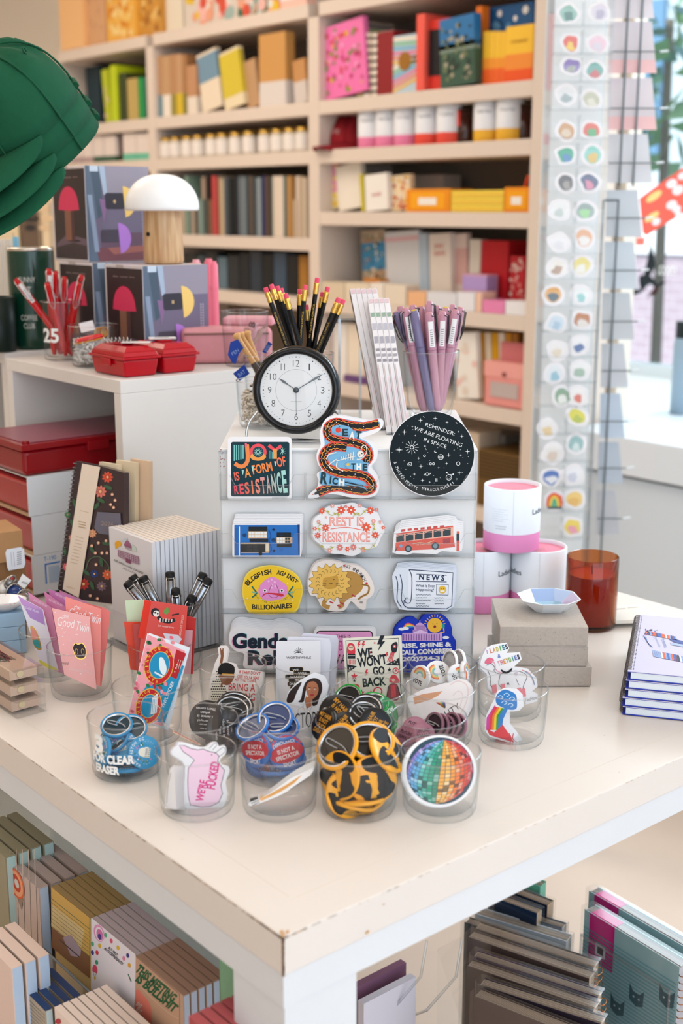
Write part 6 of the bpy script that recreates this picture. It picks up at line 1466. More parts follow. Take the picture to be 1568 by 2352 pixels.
def a_blue(A):
 A.rect(-.28,-.1,.28,.32,'#e9e3d0');A.ell(0,-.1,.27,.3,'#f1ecda');
 for k in range(5):A.rect(-.24+k*.11,0,-.18+k*.11,.3,'#a8a08a');A.z-=A.dz
 rr=random.Random(1)
 for k in range(26):a=2.4+rr.random()*3.6;A.circ(.55*math.cos(a)+rr.uniform(-.08,.08),.55*math.sin(a)+rr.uniform(-.08,.08),.05,rr.choice(['#e3a8d8','#2f7a3c','#f3f0f6','#c987c9','#2f7a3c']),6);A.z-=A.dz
 for k in range(20):a=k*.33;A.circ(.68*math.cos(a),.5*math.sin(a)+.12,.02,'#eef4f8',5);A.z-=A.dz
 A.arc('WASHINGTON DC',0,0,.82,-170,-10,.17,'#f2f6f8',.02)
 A.rect(-.2,-.02,.32,.2,'#f4f2ee')
 for k in range(9):A.rect(-.15+k*.045,.02,-.13+k*.045,.16,'#3a3a3e');A.z-=A.dz
def a_black(A):
 for k,(s,w)in enumerate((('Dr. King Jr.',.4),('Martin Luther',.5),('betrayal',.8),('silence is',.95),('when',.6),('There comes',1.2))):A.text(s,0,-.55+k*.21,w,.15 if k>1 else .09,'#e4e0e0',180 if 0 else 0,.01)
def a_dem(A):
 A.ell(0,0,.93,.52,'#d02a3c',0,28)
 A.poly([(-.55,-.72),(.55,-.72),(.72,-.5),(-.72,-.5)],'#2c6fc0')
 A.text('DEMOCRACY',0,-.5,1.25,.2,'#f0e8ea',0,.03,bend=.1);A.text('IS NOT A',0,-.16,.95,.24,'#f3e4e2',0,.03);A.text('SPECTATOR',0,.17,1.3,.24,'#f3e4e2',0,.03);A.text('SPORT',0,.56,.7,.24,'#f0e8ea',0,.03,bend=-.08)
 for a in range(200,341,12):A.poly([(.97*math.cos(math.radians(a)),.97*math.sin(math.radians(a))),(.97*math.cos(math.radians(a+9)),.97*math.sin(math.radians(a+9))),(.84*math.cos(math.radians(a+9)),.84*math.sin(math.radians(a+9))),(.84*math.cos(math.radians(a)),.84*math.sin(math.radians(a)))],'#d63348');A.z-=A.dz
def a_hair(A):
 for k,(s,w)in enumerate((('MY HAIR',1.1),('IS NOT',.8),('UP FOR',.85),('DEBATE',1.0))):A.text(s,0,-.48+k*.32,w,.25,'#d9962c',0,.02)
def a_yel(A):
 Y='#101114';dom=lambda P:A.poly(P,Y)
 for P in([(-.55,-.72),(-.2,-.93),(.25,-.93),(.6,-.7),(.55,-.42),(.15,-.3),(-.35,-.38)],[(-.22,-.2),(-.6,-.12),(-.9,.15),(-.8,.5),(-.45,.62),(-.1,.85),(.0,.4),(-.12,.1)],[(.12,-.3),(.5,-.35),(.72,-.05),(.92,.1),(.85,.42),(.5,.72),(.25,.88),(.2,.5),(.22,.15)]):A.blob(P,Y,4)
 A.blob([(-.2,-.2),(.0,-.28),(.14,-.22),(.16,-.05),(.1,.08),(.2,.3),(.3,.5),(.16,.55),(.04,.3),(-.06,.12),(-.25,.1),(-.3,.0),(-.12,.0),(-.16,-.08)],'#f0a81e',3)
def a_vote(A):
 for k,c in enumerate(('#e8704a','#f0a860','#f0d890','#a8d0a8','#88b8d8')):A.line([((.62-k*.09)*math.cos(a),-.15+(.62-k*.09)*math.sin(a))for a in[PI+PI*q/10 for q in range(11)]],.09,c)
 A.text('VOTE',0,.35,1.0,.36,'#3a3c44',0,.03)
def a_pink(A):A.text('FUTURE',0,-.15,1.2,.28,'#3a2030',0,.03);A.text('FEMALE',0,.25,1.2,.28,'#3a2030',0,.03)
def a_green(A):A.text('GROW',0,0,1.1,.35,'#e6f0e0',0,.02)
SPEC=dict(blue=(.0186,'#1d86b8','#2793c4',a_blue,'blue cherry blossom badge','blue blossom badges in one tumbler'),black=(.022,'#1d191b','#241f21',a_black,'black text badge','black text badges in one tumbler'),dem=(.0205,'#1f6fc0','#2a6fbf',a_dem,'red and blue democracy badge','democracy badges in one tumbler'),hair=(.0192,'#0b0b0d','#101012',a_hair,'black badge with gold letters','black and gold badges in one tumbler'),yellow=(.0262,'#f0a41a','#f0a41a',a_yel,'yellow and black silhouette badge','yellow and black badges in one tumbler'),vote=(.0158,'#efeef0','#f1f0f2',a_vote,'white rainbow vote badge','white vote badges in one tumbler'),pink=(.0140,'#8a5a6c','#9a6478',a_pink,'dusky pink badge','dusky pink badges in one tumbler'),green=(.0186,'#1f9a3c','#1c7a38',a_green,'green badge','green badges in one tumbler'))
PROTO={};CNT={}
def pin(kind,Mx,lab=None):
 n=CNT.get(kind,0);CNT[kind]=n+1
 r,rc,fc,art,nm,grp=SPEC[kind]
 lab=lab or nm+' buried lower in its tumbler'
 if kind not in PROTO:PROTO[kind]=pin_proto(kind,r,rc,fc,art,lab,grp);PROTO[kind].matrix_world=Mx;return
 dup(PROTO[kind],Mx,lab)
def heap(kind,g,n,seed,z0=.0095,per=3,dz=.0062,rin=.0165):
 rr=random.Random(seed);c=TG[g]
 for i in range(n):
  lay=i//per;a=2*PI*(i%per)/per+lay*1.1+rr.uniform(-.2,.2);
  q=Matrix.Rotation(rr.uniform(.15,.5),4,Vector((math.sin(a),-math.cos(a),0)))@Matrix.Rotation(rr.uniform(0,6.28),4,'Z')
  if rr.random()<.35:q=q@Matrix.Rotation(PI,4,'X')
  m=q;m.translation=c+Vector((rin*math.cos(a),rin*math.sin(a),z0+lay*dz+rr.uniform(0,.002)));pin(kind,m)
def pins(kind,g,items):
 for px,py,df,yaw,lean,roll,back,lb in items:
  P_=Plane(af(px,py,FF(g)+df),yaw=yaw,lean=lean,roll=roll);m=P_.M
  if back:m=m@Matrix.Rotation(PI,4,'Y')
  pin(kind,m,lb)
heap('blue',5,9,2,rin=.0155)
pins('blue',5,[(278,1714,-.004,-8,42,-20,0,'blue blossom badge facing up in the middle of its tumbler'),(332,1728,-.020,24,20,-75,0,'blue blossom badge pressed against the front right of its tumbler'),(268,1668,.012,0,65,20,1,'blue badge showing its dark back at the top left'),(301,1674,.014,14,58,-20,1,'blue badge showing its dark back at the top right'),(233,1728,-.012,-60,20,10,0,'blue badge standing against the left side of the glass'),(262,1700,.004,-30,55,30,1,'blue badge showing its back under the top ones')])
heap('dem',12,4,4)
pins('dem',12,[(658,1729,-.019,10,14,-14,0,'democracy badge facing us at the front right of its tumbler'),(587,1722,-.014,-36,12,-12,0,'democracy badge facing left at the front of its tumbler'),(632,1650,.008,-8,50,10,1,'blue rimmed badge back at the very top of the heap'),(646,1672,.0,10,66,5,1,'blue rimmed badge back just below the topmost one'),(581,1672,.0,-50,60,0,1,'small looking blue rim at the left of the heap'),(655,1746,.0,25,30,30,0,'democracy badge behind the front right one'),(600,1745,.004,-30,40,40,0,'democracy badge behind the front left one')])
heap('hair',14,12,5)
pins('hair',14,[(770,1634,.006,-12,34,40,0,'black and gold badge at the top left of its heap'),(841,1628,.012,6,60,10,1,'black badge with its back up at the top of the heap'),(794,1672,-.012,6,40,-38,0,'black and gold badge in the front middle of its heap'),(862,1664,-.010,20,28,-48,0,'black and gold badge at the right of its heap with a blue sheen'),(742,1662,-.004,-55,30,0,0,'black badge standing against the left of its tumbler'),(835,1644,.002,10,55,60,1,'black badge back with a silver ring under the top one'),(812,1650,.008,0,50,-60,0,'black and gold badge half covered in the middle')])
heap('yellow',15,4,6,per=2,rin=.009,dz=.007)
pins('yellow',15,[(856,1792,-.017,12,12,8,0,'large front yellow and black badge in its tumbler'),(778,1782,-.012,-40,14,10,0,'yellow and black badge at the front left of its tumbler'),(776,1716,.006,-42,38,8,1,'yellow rimmed badge back at the top left'),(850,1704,.012,12,62,5,1,'yellow rimmed badge back at the top middle'),(892,1722,.004,62,40,10,0,'yellow badge seen edge on at the top right'),(838,1760,.0,8,28,-30,0,'yellow badge behind the large front one'),(800,1822,-.012,30,24,120,0,'yellow badge low in the middle of its tumbler')])
heap('black',8,3,7,rin=.0125)
pins('black',8,[(471,1650,-.012,-24,30,175,0,'black text badge at the front left, letters upside down'),(517,1672,-.016,22,26,95,0,'black text badge at the front right, letters sideways'),(541,1622,.014,30,64,0,1,'black badge showing its silver ring at the back right'),(533,1634,.004,20,55,20,1,'black badge back under the one with the silver ring')])
heap('green',16,6,8)
pins('green',16,[(800,1606,.0,-30,40,0,1,'green badge back with bright silver at the left'),(858,1618,.010,10,68,12,1,'green badge back lying at the top'),(892,1634,.004,60,30,0,0,'green badge standing at the right of its tumbler')])
heap('vote',18,6,9)
pins('vote',18,[(963,1556,-.012,-46,20,8,0,'white rainbow badge facing left in its tumbler'),(1006,1543,.0,10,44,-100,0,'white vote badge in the middle with letters on their side'),(1052,1554,-.010,26,20,60,0,'white rainbow badge at the front right of its tumbler'),(1036,1521,.012,-62,10,0,1,'white badge back standing on edge, left of two'),(1056,1519,.014,-66,8,0,1,'white badge back standing on edge, right of two'),(1070,1545,.0,70,10,0,0,'white badge seen edge on at the right of its tumbler')])
heap('pink',20,12,10,rin=.019)
pins('pink',20,[(932,1688,-.008,-45,40,0,0,'dusky pink badge at the far left of its tumbler'),(970,1684,-.010,0,50,-10,0,'dusky pink badge facing up left of the middle'),(952,1668,.0,-10,60,20,0,'dark pink badge behind the far left ones')]+[(1000+k*13,1664+(k%3)*3,.004-k*.002,-50,20,0,1,'%s dusky pink badge from the left in the standing row'%nth(k))for k in range(5)])
# white marker writing on the blue badge tumbler
gl5=[q for q in C0.objects if q.get('label','').startswith('clear tumbler of blue blossom')][0]
p5=TG[5];base=math.atan2(CAM.y-p5.y,CAM.x-p5.x)
for s,z,h_,w_,da in(('3',.047,.022,.012,-.8),('FOR CLEAR',.030,.011,.052,-.45),('ERASER',.017,.010,.032,-.62)):
 vs,fs,x0,x1,y0,y1=glyphs(s,.05);R5=.0415 if z>.04 else .0402;mb=MB()
 rad=lambda zz:.038+.0008+.0042*zz/.067
 mb.add([(rad(z)*math.cos(base+da+((a-x0)/(x1-x0)-.5)*w_/.04),rad(z)*math.sin(base+da+((a-x0)/(x1-x0)-.5)*w_/.04),z+((b-y0)/(y1-y0)-.5)*h_)for a,b in vs],fs,'#f6f4f0')
 mb.done('marker_writing',gl5)
# ---- cards and stickers standing in the tumblers
def sheet(label,P_,out,cr,art=None,n=0,base=WPAPER,name='sticker',cat='sticker',shift=(0,0),spare=None,sm=False,th=.0006,k=4):
 return sticker(label,P_,out,art,n,base,k,cr(P_)if callable(cr)else cr,spare,name,shift,th,sm,None,cat)
c4=lambda P_:crop(0,1180,4.9,P_)
def twin(A,ox=0,oy=0,full=True):
 A.text('the',740+ox,1150+oy,75,50,'#f6e4e4',8);A.text('Good',742+ox,1222+oy,190,100,'#f6e4e4',10);A.text('Twin',930+ox,1275+oy,150,105,'#f6e4e4',14)
 if full:
  for x,y in((620,1110),(870,1110),(650,1280),(705,1380),(715,1470),(795,1430),(665,1370),(960,1690),(910,1800),(700,1290),(1010,1180)):A.star(x,y,12,'#f6e0e0',4,.3);A.z-=A.dz
  for x,y in((730,1325),(862,1355),(750,1585)):A.line([(x-18,y),(x-6,y+8),(x+6,y),(x+16,y+6)],5,'#f6e4e4',3)
  A.blob([(815,1500),(845,1450),(880,1462),(930,1450),(972,1520),(970,1610),(920,1640),(860,1625),(830,1570)],M('#d9ab5c',.25,metal=.9));A.blob([(822,1505),(848,1460),(880,1474),(926,1462),(962,1524),(958,1600),(915,1628),(866,1612),(838,1560)],'#33262a')
  for x in(862,930):A.ell(x,1550,18,34,'#d9ab5c',-8);A.ell(x,1550,13,28,'#2a1e22',-8)
  A.text('WWW.THEGOODTWIN.CO',905,1765,260,30,'#f4d8d8',8);A.text('cross & all',730,1680,80,30,'#5a4448',6)
Pg=Plane(af(182,1500,FF(1)-.018),yaw=8,lean=12)
sheet('front pink Good Twin pin card with an enamel pin',Pg,[(585,1060),(1005,1158),(1085,1960),(1080,1975),(725,1812)],c4,twin,base=SM('#eda9a6',.3),name='pin_card',cat='card')
for i,(out,yaw,c,tx)in enumerate((([(735,932),(1140,1070),(1125,1940),(760,1820)],10,'#ef8a80',(130,-100)),([(960,1000),(1190,1065),(1245,1105),(1140,1950),(1090,1900)],14,'#e8766e',None),([(800,985),(1000,1040),(1240,1110),(1110,1930),(800,1800)],6,'#e58078',None))):
 P_=Plane(af(190,1500,FF(1)-.006+.010*i),yaw=yaw,lean=10)
 sheet('%s coral Good Twin pin card behind the front one'%nth(i),P_,out,c4,(lambda A,tx=tx:twin(A,*tx,False))if tx else None,base=SM(c,.3),name='pin_card',cat='card')
def lilac(A):
 A.poly([(250,1010),(480,1075),(510,1255),(340,1170)],'#b48ed0');A.poly([(205,925),(480,1075),(475,1090),(245,1020)],'#c79ad6')
 A.text('AND HERE WE ARE',350,1075,190,26,'#efe4f4',20);A.poly([(440,1640),(640,1740),(650,1760),(560,1750),(450,1680)],'#e0d858')
 A.blob([(345,1260),(400,1300),(440,1390),(470,1520),(430,1530),(385,1480),(355,1360)],M('#e0b860',.25,metal=.8));A.blob([(355,1290),(395,1315),(430,1410),(355,1400)],'#e89a8a');A.blob([(370,1430),(430,1420),(455,1510),(400,1490)],'#3f9a9a')
P_=Plane(af(95,1460,FF(2)-.014),yaw=-6,lean=10)
sheet('lilac and white pin card furthest left, with an enamel pin',P_,[(203,918),(485,1075),(660,1765),(560,1755),(440,1640),(340,1330)],c4,lilac,base=SM('#e6e2ee',.3),name='pin_card',cat='card')
for i,(out,c)in enumerate((([(315,880),(575,1050),(720,1800),(600,1760),(420,1300)],'#d98fb0'),([(495,870),(735,1045),(760,1500),(600,1400)],'#cf7fa8'),([(545,848),(830,938),(820,1400),(640,1300)],'#c77ab0'),([(670,860),(985,995),(960,1300),(760,1250)],'#c98aa8'))):
 P_=Plane(af(130,1460,FF(2)-.004+.010*i),yaw=-4,lean=9)
 sheet('%s rose pin card from the left behind the lilac card'%nth(i),P_,out,c4,(lambda A,out=out:A.text('AND HERE WE ARE',(out[0][0]+out[1][0])/2+10,(out[0][1]+out[1][1])/2+40,170,26,'#efd4e4',26)),base=SM(c,.3),name='pin_card',cat='card')
# silver pens in a tall glass
g,gs=glass(0,0,0,'tall clear glass of silver pens in front of the white notepads',r0=.034,r1=.039,h=.098,pos=fr((392-CX)/FPX*1.69,1.655,0),name='tall_glass')
Fs=(gs-CAM).dot(FW);STL=M('#8f9196',.12,metal=1);SBK=M('#1a1a1c',.2,coat=.5)
for i,(px,py,df,bl,c,lb)in enumerate(((293,1340,-.010,.020,STL,'silver pen leaning furthest left'),(305,1326,.008,.016,STL,'silver pen just behind the leftmost one'),(329,1328,.0,.012,STL,'silver pen with a long wire clip, third from the left'),(390,1318,.006,-.004,STL,'silver pen standing upright in the middle'),(403,1357,-.018,.002,STL,'short looking silver pen in the front middle'),(440,1374,-.014,-.008,SBK,'black pen leaning right among the silver ones'),(466,1321,.004,-.016,STL,'silver pen leaning right, at the back'),(478,1334,-.004,-.018,STL,'silver pen leaning furthest right'))):
 top=af(px,py,Fs+df);foot=fr((gs-CAM).dot(RT)+bl,Fs-.3*df,.9005+.009);pen(top,foot,lb,L=(foot-top).length,body=c,group='silver pens',r=.0072,tagc=False,ring='#101012')
# red notebooks
c5=lambda P_:crop(0,950,3.015,P_)
def lemur(A):
 A.poly([(1000,1292),(1048,1300),(1000,1560),(955,1550)],'#e2341f')
 A.circ(1075,1375,30,'#2a2226',14);A.circ(1082,1385,22,'#f3ece6',14);A.ell(1075,1378,8,6,'#2a2226');A.ell(1092,1385,6,6,'#2a2226')
 A.line([(1095,1405),(1120,1430),(1170,1440),(1210,1425)],26,'#2a2226',4)
 for k in range(5):A.line([(1110+k*20,1415+k*2),(1108+k*20,1445-k*1)],7,'#f3ece6');A.z-=A.dz
 A.line([(1190,1395),(1240,1385)],9,'#2a2226');A.blob([(1130,1370),(1160,1340),(1170,1370),(1150,1390)],'#6f9a4a');A.text('Just wanted to say',1150,1475,110,18,'#f6d8d0',8);A.text('LOST ART STATIONERY',1255,1470,150,14,'#f6d8d0',98)
 A.poly([(1130,1520),(1230,1530),(1260,1560),(1240,1590),(1150,1570)],'#ddd6e4')
P_=Plane(af(369,1440,FF(3)-.016),yaw=2,lean=9)
sheet('red card with a striped lemur drawing, in the notebook tumbler',P_,[(1000,1288),(1300,1333),(1262,1720),(960,1700)],c5,lemur,base=SM('#dc5048',.25),name='greeting_card',cat='card')
for i,(out,c,df,lb)in enumerate((([(860,1440),(985,1440),(1000,1780),(905,1770)],'#e0482c',-.006,'orange red notebook at the left of the red card'),([(922,1455),(985,1452),(1000,1780),(950,1790)],'#b8453f',-.011,'dark red notebook edge beside the orange one'),([(868,1292),(1002,1286),(1000,1700),(905,1700)],'#cfe0bd',.004,'pale green card in clear film at the back left'),([(1290,1400),(1358,1415),(1335,1800),(1200,1790)],'#c7332f',.004,'red notebook at the right of the lemur card'),([(1220,1490),(1335,1500),(1320,1800),(1200,1790)],'#d8a0a8',-.004,'pink film wrapped card low at the right'))):
 P_=Plane(af(369,1440,FF(3)+df),yaw=2,lean=8);sheet(lb,P_,out,c5,None,base=SM(c,.3),name='notebook',cat='notebook',th=.003)
# Washington sticker booklet
c1=lambda P_:crop(0,1300,2.613,P_)
P_=Plane(af(360,1570,FF(4)-.006),yaw=-8,lean=14)
def dc(A):
 rr=random.Random(4);RDc,PKc,BL='#c8202c','#ef8f9a','#1e93c0'
 A.poly([(888,410),(1112,510),(980,962),(768,905)],'#f2a0aa');A.poly([(1000,560),(1105,600),(990,940),(900,930),(850,760)],BL)
 A.poly([(1060,500),(1118,525),(1060,680),(1020,660),(1040,580)],'#b8202a')
 for k in range(150):
  x,y=rr.uniform(790,1040),rr.uniform(420,930);f=(x-895)+(y-405)*.26
  if 0<f<190 and y<950:A.ell(x,y,14,10,rr.choice([PKc,'#f3a8b0','#e86a80',PKc,'#2f7a44','#1c5a3a']),rr.uniform(0,90),7);A.z-=A.dz
 for cx_,cy_,rx,ry in((955,595,88,118),(893,840,78,108)):
  A.ell(cx_,cy_,rx,ry,'#f0c23a',12,32);A.ell(cx_,cy_,rx-5,ry-5,RDc,12,32);A.ell(cx_+3,cy_,rx-27,ry-34,'#f0c23a',12,28);A.ell(cx_+3,cy_,rx-30,ry-38,BL,12,28)
  n='WASHINGTON DC'
  for i,ch in enumerate(n):
   a=math.radians(100+i*19);x=cx_+(rx-15)*math.cos(a);y=cy_+(ry-19)*math.sin(a)
   if ch!=' ':A.text(ch,x,y,5 if ch=='I' else 13,20,'#f0c23a',math.degrees(a)+90,.02);A.z-=A.dz
 A.line([(925,705),(933,735)],16,RDc)
 A.blob([(958,555),(975,548),(990,570),(1002,620),(985,655),(960,620)],'#e9f1f6',3);A.poly([(930,632),(985,660),(975,668),(928,642)],'#e9f1f6')
 A.poly([(915,790),(950,760),(942,880),(905,890)],'#e9f1f6')
 for k in range(3):A.line([(920+k*9,800),(915+k*9,880)],3,BL);A.z-=A.dz
 for k in range(3):A.line([(1075+k*12,560+k*4),(1058+k*12,620)],2.5,'#f0dcd0');A.z-=A.dz
 for k in range(3):A.star(1062-k*6,590+k*22,5,'#f0dcd0')
 A.text('VINYL STICKER',1008,770,170,20,'#f0f4f6',-68,.01)
sheet('Washington DC sticker booklet with blossoms and two round frames',P_,[(885,405),(1118,508),(985,968),(765,908)],c1,dc,base=SM('#f0eff2',.5),name='sticker_booklet',cat='booklet',th=.001)
sheet('white page block of the sticker booklet seen behind its cover',Plane(af(360,1570,FF(4)-.0045),yaw=-8,lean=14),[(895,402),(1140,490),(1010,985),(790,915)],c1,None,base=SM('#e6ecf2',.6),name='booklet_insert',cat='booklet',th=.0009)
# pink map sticker in tumbler 6
c6=lambda P_:crop(180,1590,4.126,P_)
def usa(A):
 L_='#4a3f4a';mp=[(955,500),(1010,505),(1060,530),(1130,545),(1180,535),(1240,560),(1300,570),(1330,600),(1320,650),(1345,690),(1385,740),(1370,800),(1350,880),(1365,960),(1330,1040),(1250,1080),(1160,1085),(1090,1070),(1062,1070),(1040,980),(1035,850),(1040,720),(1100,640),(1050,600),(990,560)]
 A.poly(mp,SM('#f6d3e6',.3));A.line(mp,6,L_,closed=True);A.line([(1240,530),(1290,480),(1310,500),(1270,545)],4,L_,3);A.line([(1290,580),(1370,520),(1390,560),(1330,610)],4,L_,3)
 PKm='#e01e86';A.text("WE'RE",1165,930,205,78,PKm,-78,.03);A.text('FUCKED',1275,785,260,86,PKm,-80,.03);A.text('.',1262,590,12,10,'#2a2226')
om=[(882,560),(905,520),(935,500),(950,468),(1010,478),(1100,505),(1200,520),(1262,478),(1308,470),(1335,515),(1380,500),(1402,540),(1390,590),(1345,630),(1352,680),(1420,700),(1432,755),(1395,850),(1412,950),(1385,1060),(1300,1130),(1200,1160),(1060,1105),(1012,1085),(1000,900),(1010,700),(960,635),(900,600)]
P_=Plane(af(470,1790,FF(6)+.002),yaw=6,lean=4)
sheet("pink map sticker reading WE'RE FUCKED in the front left tumbler",P_,om,c6,usa,n=2,shift=(-9,4),sm=True,k=2)
for i in range(6):
 P_=Plane(af(400,1800,FF(6)+.004-.004*i),yaw=-40+3*i,lean=6)
 sheet('white map sticker edge leaning at the left of the pink one, %s in'%nth(i),P_,[(950-i*16,720),(990-i*16,690),(1010-i*16,1110),(900-i*16,1100),(860-i*8,1040)],c6,lambda A,i=i:A.line([(958-i*16,760),(930-i*16,900),(905-i*13,1050)],4,'#7a6f74',4),base=SM('#f0ebea',.4),sm=False)
P_=Plane(af(430,1700,FF(7)),yaw=10,lean=45)
sheet('thin red and tan stick lying in the almost empty tumbler',P_,[(890,355),(930,380),(1160,495),(1140,505),(900,385)],c6,lambda A:A.line([(900,370),(1140,495)],8,'#b5543c'),base=SM('#dcc3b0',.4),name='flat_stick',cat='stick')
# fork stickers
c13=lambda P_:crop(540,1590,4.126,P_)
for i in range(5):
 dx,dy=14*i,15*i;P_=Plane(af(640,1800,FF(13)-.008+.0022*(4-i)),yaw=5,lean=22)
 out=[(760-dx*.2,650+dy),(700,740+dy),(620-dx*.3,800+dy),(500,880+dy*.9),(400,945+dy*.7),(250-dx*.2,1020+dy*.5),(135,1050+dy*.5),(130,1015+dy*.5),(250,960+dy*.6),(380,880+dy*.7),(520,770+dy*.8),(640,700+dy)]
 def fk(A,i=i,dx=dx,dy=dy):
  A.poly([(640,715+dy),(560,800+dy),(430,895+dy*.8),(270,985+dy*.6),(215,985+dy*.6),(330,920+dy*.7),(480,830+dy*.8)],['#c83a48','#e9e2dc','#2a2a30','#c83a48','#e0a050'][i%5])
  for k in range(3):A.line([(140+k*12,1012+k*18+dy*.4),(215+k*8,985+k*14+dy*.4)],7,'#3a3436');A.z-=A.dz
  A.line([(520,860+dy),(700,740+dy)],5,'#2f3032');A.poly([(230,975+dy*.5),(300,945+dy*.5),(330,960+dy*.5),(250,1000+dy*.5)],'#e8b070')
 sheet('slanted fork sticker, %s from the front in its tumbler'%nth(4-i),P_,out,c13,fk,base=SM('#f1ece8',.3),sm=True,k=2)
# raised arm sticker
c2=lambda P_:crop(350,1430,3.136,P_)
def chair(A):
 SK='#8a5638'
 A.line([(500,195),(503,240),(488,320)],20,SK,3)
 for dx in(-7,6):A.line([(502+dx,235),(500+dx*1.4,184)],8,SK)
 A.blob([(490,290),(440,420),(410,560),(520,600),(535,500),(510,430),(490,370)],'#e8e0cc')
 for r in range(15):
  for k in range(8):
   x=425+k*14+(r%2)*7-(r-6)*2.0+(18 if r<4 else 0);y=330+r*18
   if(x-410)>(10 if r>4 else 45)and x<525-(30 if r<5 else 0):A.rect(x,y,x+10,y+8,'#26221f');A.z-=A.dz
 A.blob([(475,370),(478,320),(505,292),(550,290),(588,315),(592,355),(575,380),(520,378)],'#191414');A.blob([(482,378),(560,372),(590,385),(570,430),(540,450),(505,440),(488,410)],SK);A.line([(500,372),(590,376)],14,'#d8a24a');A.line([(505,425),(495,465)],14,SK)
 RDx='#d23a3a'
 for s,x,y,w,h,a in(("IF THEY DON'T",702,360,155,24,5),('GIVE YOU A SEAT',690,395,160,24,4),('AT THE TABLE,',672,418,160,22,4),('BRING A',645,465,190,52,3),('FOLDING',635,530,210,55,3),('CHAIR',625,595,170,55,3)):A.text(s,x,y,w,h,RDx,a,.012)
P_=Plane(af(545,1560,FF(9)-.006),yaw=-4,lean=12)
sheet('cut out sticker of a person raising an arm, BRING A FOLDING CHAIR',P_,[(470,185),(490,165),(530,165),(545,195),(530,280),(590,292),(612,335),(700,338),(798,355),(796,410),(770,560),(745,660),(420,650),(400,560),(412,430),(450,290),(478,235)],c2,chair,n=2,shift=(4,3),base=SM('#efe3dc',.35))
# white pin cards
def worth(A):
 for k in range(7):a=math.radians(-165+k*25);A.line([(1052,218),(1052+34*math.cos(a),218+38*math.sin(a))],3.5,'#26262a');A.z-=A.dz
 A.line([(1022,222),(1052,214),(1082,222)],3,'#26262a',3);A.circ(1052,175,3,'#26262a',6);A.text('WORTHWHILE',1053,252,178,17,'#26262a',0,.01)
 BKx=M('#1f1c1c',.2,coat=.5);GD=M('#c9a050',.25,metal=.9)
 for x,y,w_,h_ in((1036,335,96,26),(1076,362,116,26),(1042,390,168,28),(1058,412,150,26),(1030,440,110,26),(1035,468,80,22)):A.poly(rrect(x-w_/2-3,y-h_/2-3,x+w_/2+3,y+h_/2+3,12),GD);A.poly(rrect(x-w_/2,y-h_/2,x+w_/2,y+h_/2,11),BKx)
 for s,x,y,w_ in(('WE',1030,340,45),('WILL',1082,364,66),('WANDER',1045,390,110),('THE',1055,414,60),('DARK',1018,440,60)):A.text(s,x,y,w_,16,'#e8e2dc',0,.02)
P_=Plane(af(690,1540,FF(11)-.012),yaw=-3,lean=12)
sheet('white WORTHWHILE pin card with a black enamel pin',P_,rrect(890,132,1210,640,14),c2,worth,base=SM('#ebe9ee',.35),name='pin_card',cat='card')
for i,o_ in enumerate(([(970,118),(985,100),(1270,112),(1290,165),(1250,640),(960,640)],[(1075,88),(1090,74),(1325,92),(1340,125),(1305,640),(1060,640)],[(1040,102),(1300,102),(1318,150),(1280,640),(1010,640)])):
 P_=Plane(af(700,1540,FF(11)-.004+.007*i),yaw=2,lean=11);sheet('plain white card edge behind the WORTHWHILE card, %s back'%nth(i),P_,o_,c2,None,base=SM(['#e4e2ea','#dad8e4','#e0dee8'][i],.35),name='pin_card',cat='card')
# dark haired woman sticker
def woman(A):
 HR,SK='#2e1c18','#b97350'
 A.blob([(965,570),(985,500),(1040,445),(1075,430),(1040,500),(1010,570)],HR)
 A.blob([(1070,545),(1085,470),(1110,420),(1165,398),(1210,420),(1222,480),(1200,545),(1185,590),(1150,595),(1150,520),(1110,480),(1095,540),(1085,572),(1050,570)],HR)
 A.blob([(1105,470),(1125,430),(1170,425),(1195,470),(1185,520),(1150,550),(1120,530)],SK);A.poly([(1105,530),(1150,545),(1145,600),(1110,620),(1095,560)],SK)
 A.line([(1120,468),(1140,464)],4,HR);A.line([(1160,468),(1182,470)],4,HR);A.ell(1130,478,7,4,'#f0e6de');A.ell(1170,480,7,4,'#f0e6de');A.circ(1131,478,3,HR,6);A.circ(1171,480,3,HR,6)
 A.line([(1150,480),(1146,502),(1156,504)],2.5,'#8a4a34');A.ell(1148,520,15,7,'#b0343c')
 A.poly([(1010,780),(1020,650),(1080,600),(1110,640),(1150,600),(1210,620),(1225,780)],'#f2efee')
 for P in([(1040,690),(1050,620),(1090,598)],[(1110,640),(1130,780)],[(1205,620),(1195,700)],[(1080,600),(1105,655)],[(1150,600),(1120,655)]):A.line(P,2.5,'#a8a0a0')
 A.text('VICTORY',1100,700,250,110,'#1d1b1d',-6,.0,.25)
P_=Plane(af(705,1620,FF(10)-.008),yaw=6,lean=10)
sheet('sticker of a dark haired woman in a white suit with sketchy letters',P_,[(955,590),(975,500),(1035,435),(1080,405),(1165,358),(1235,385),(1262,450),(1250,520),(1228,580),(1262,640),(1256,760),(1220,830),(1000,830),(985,700),(1000,640)],c2,woman,n=2,shift=(5,2))
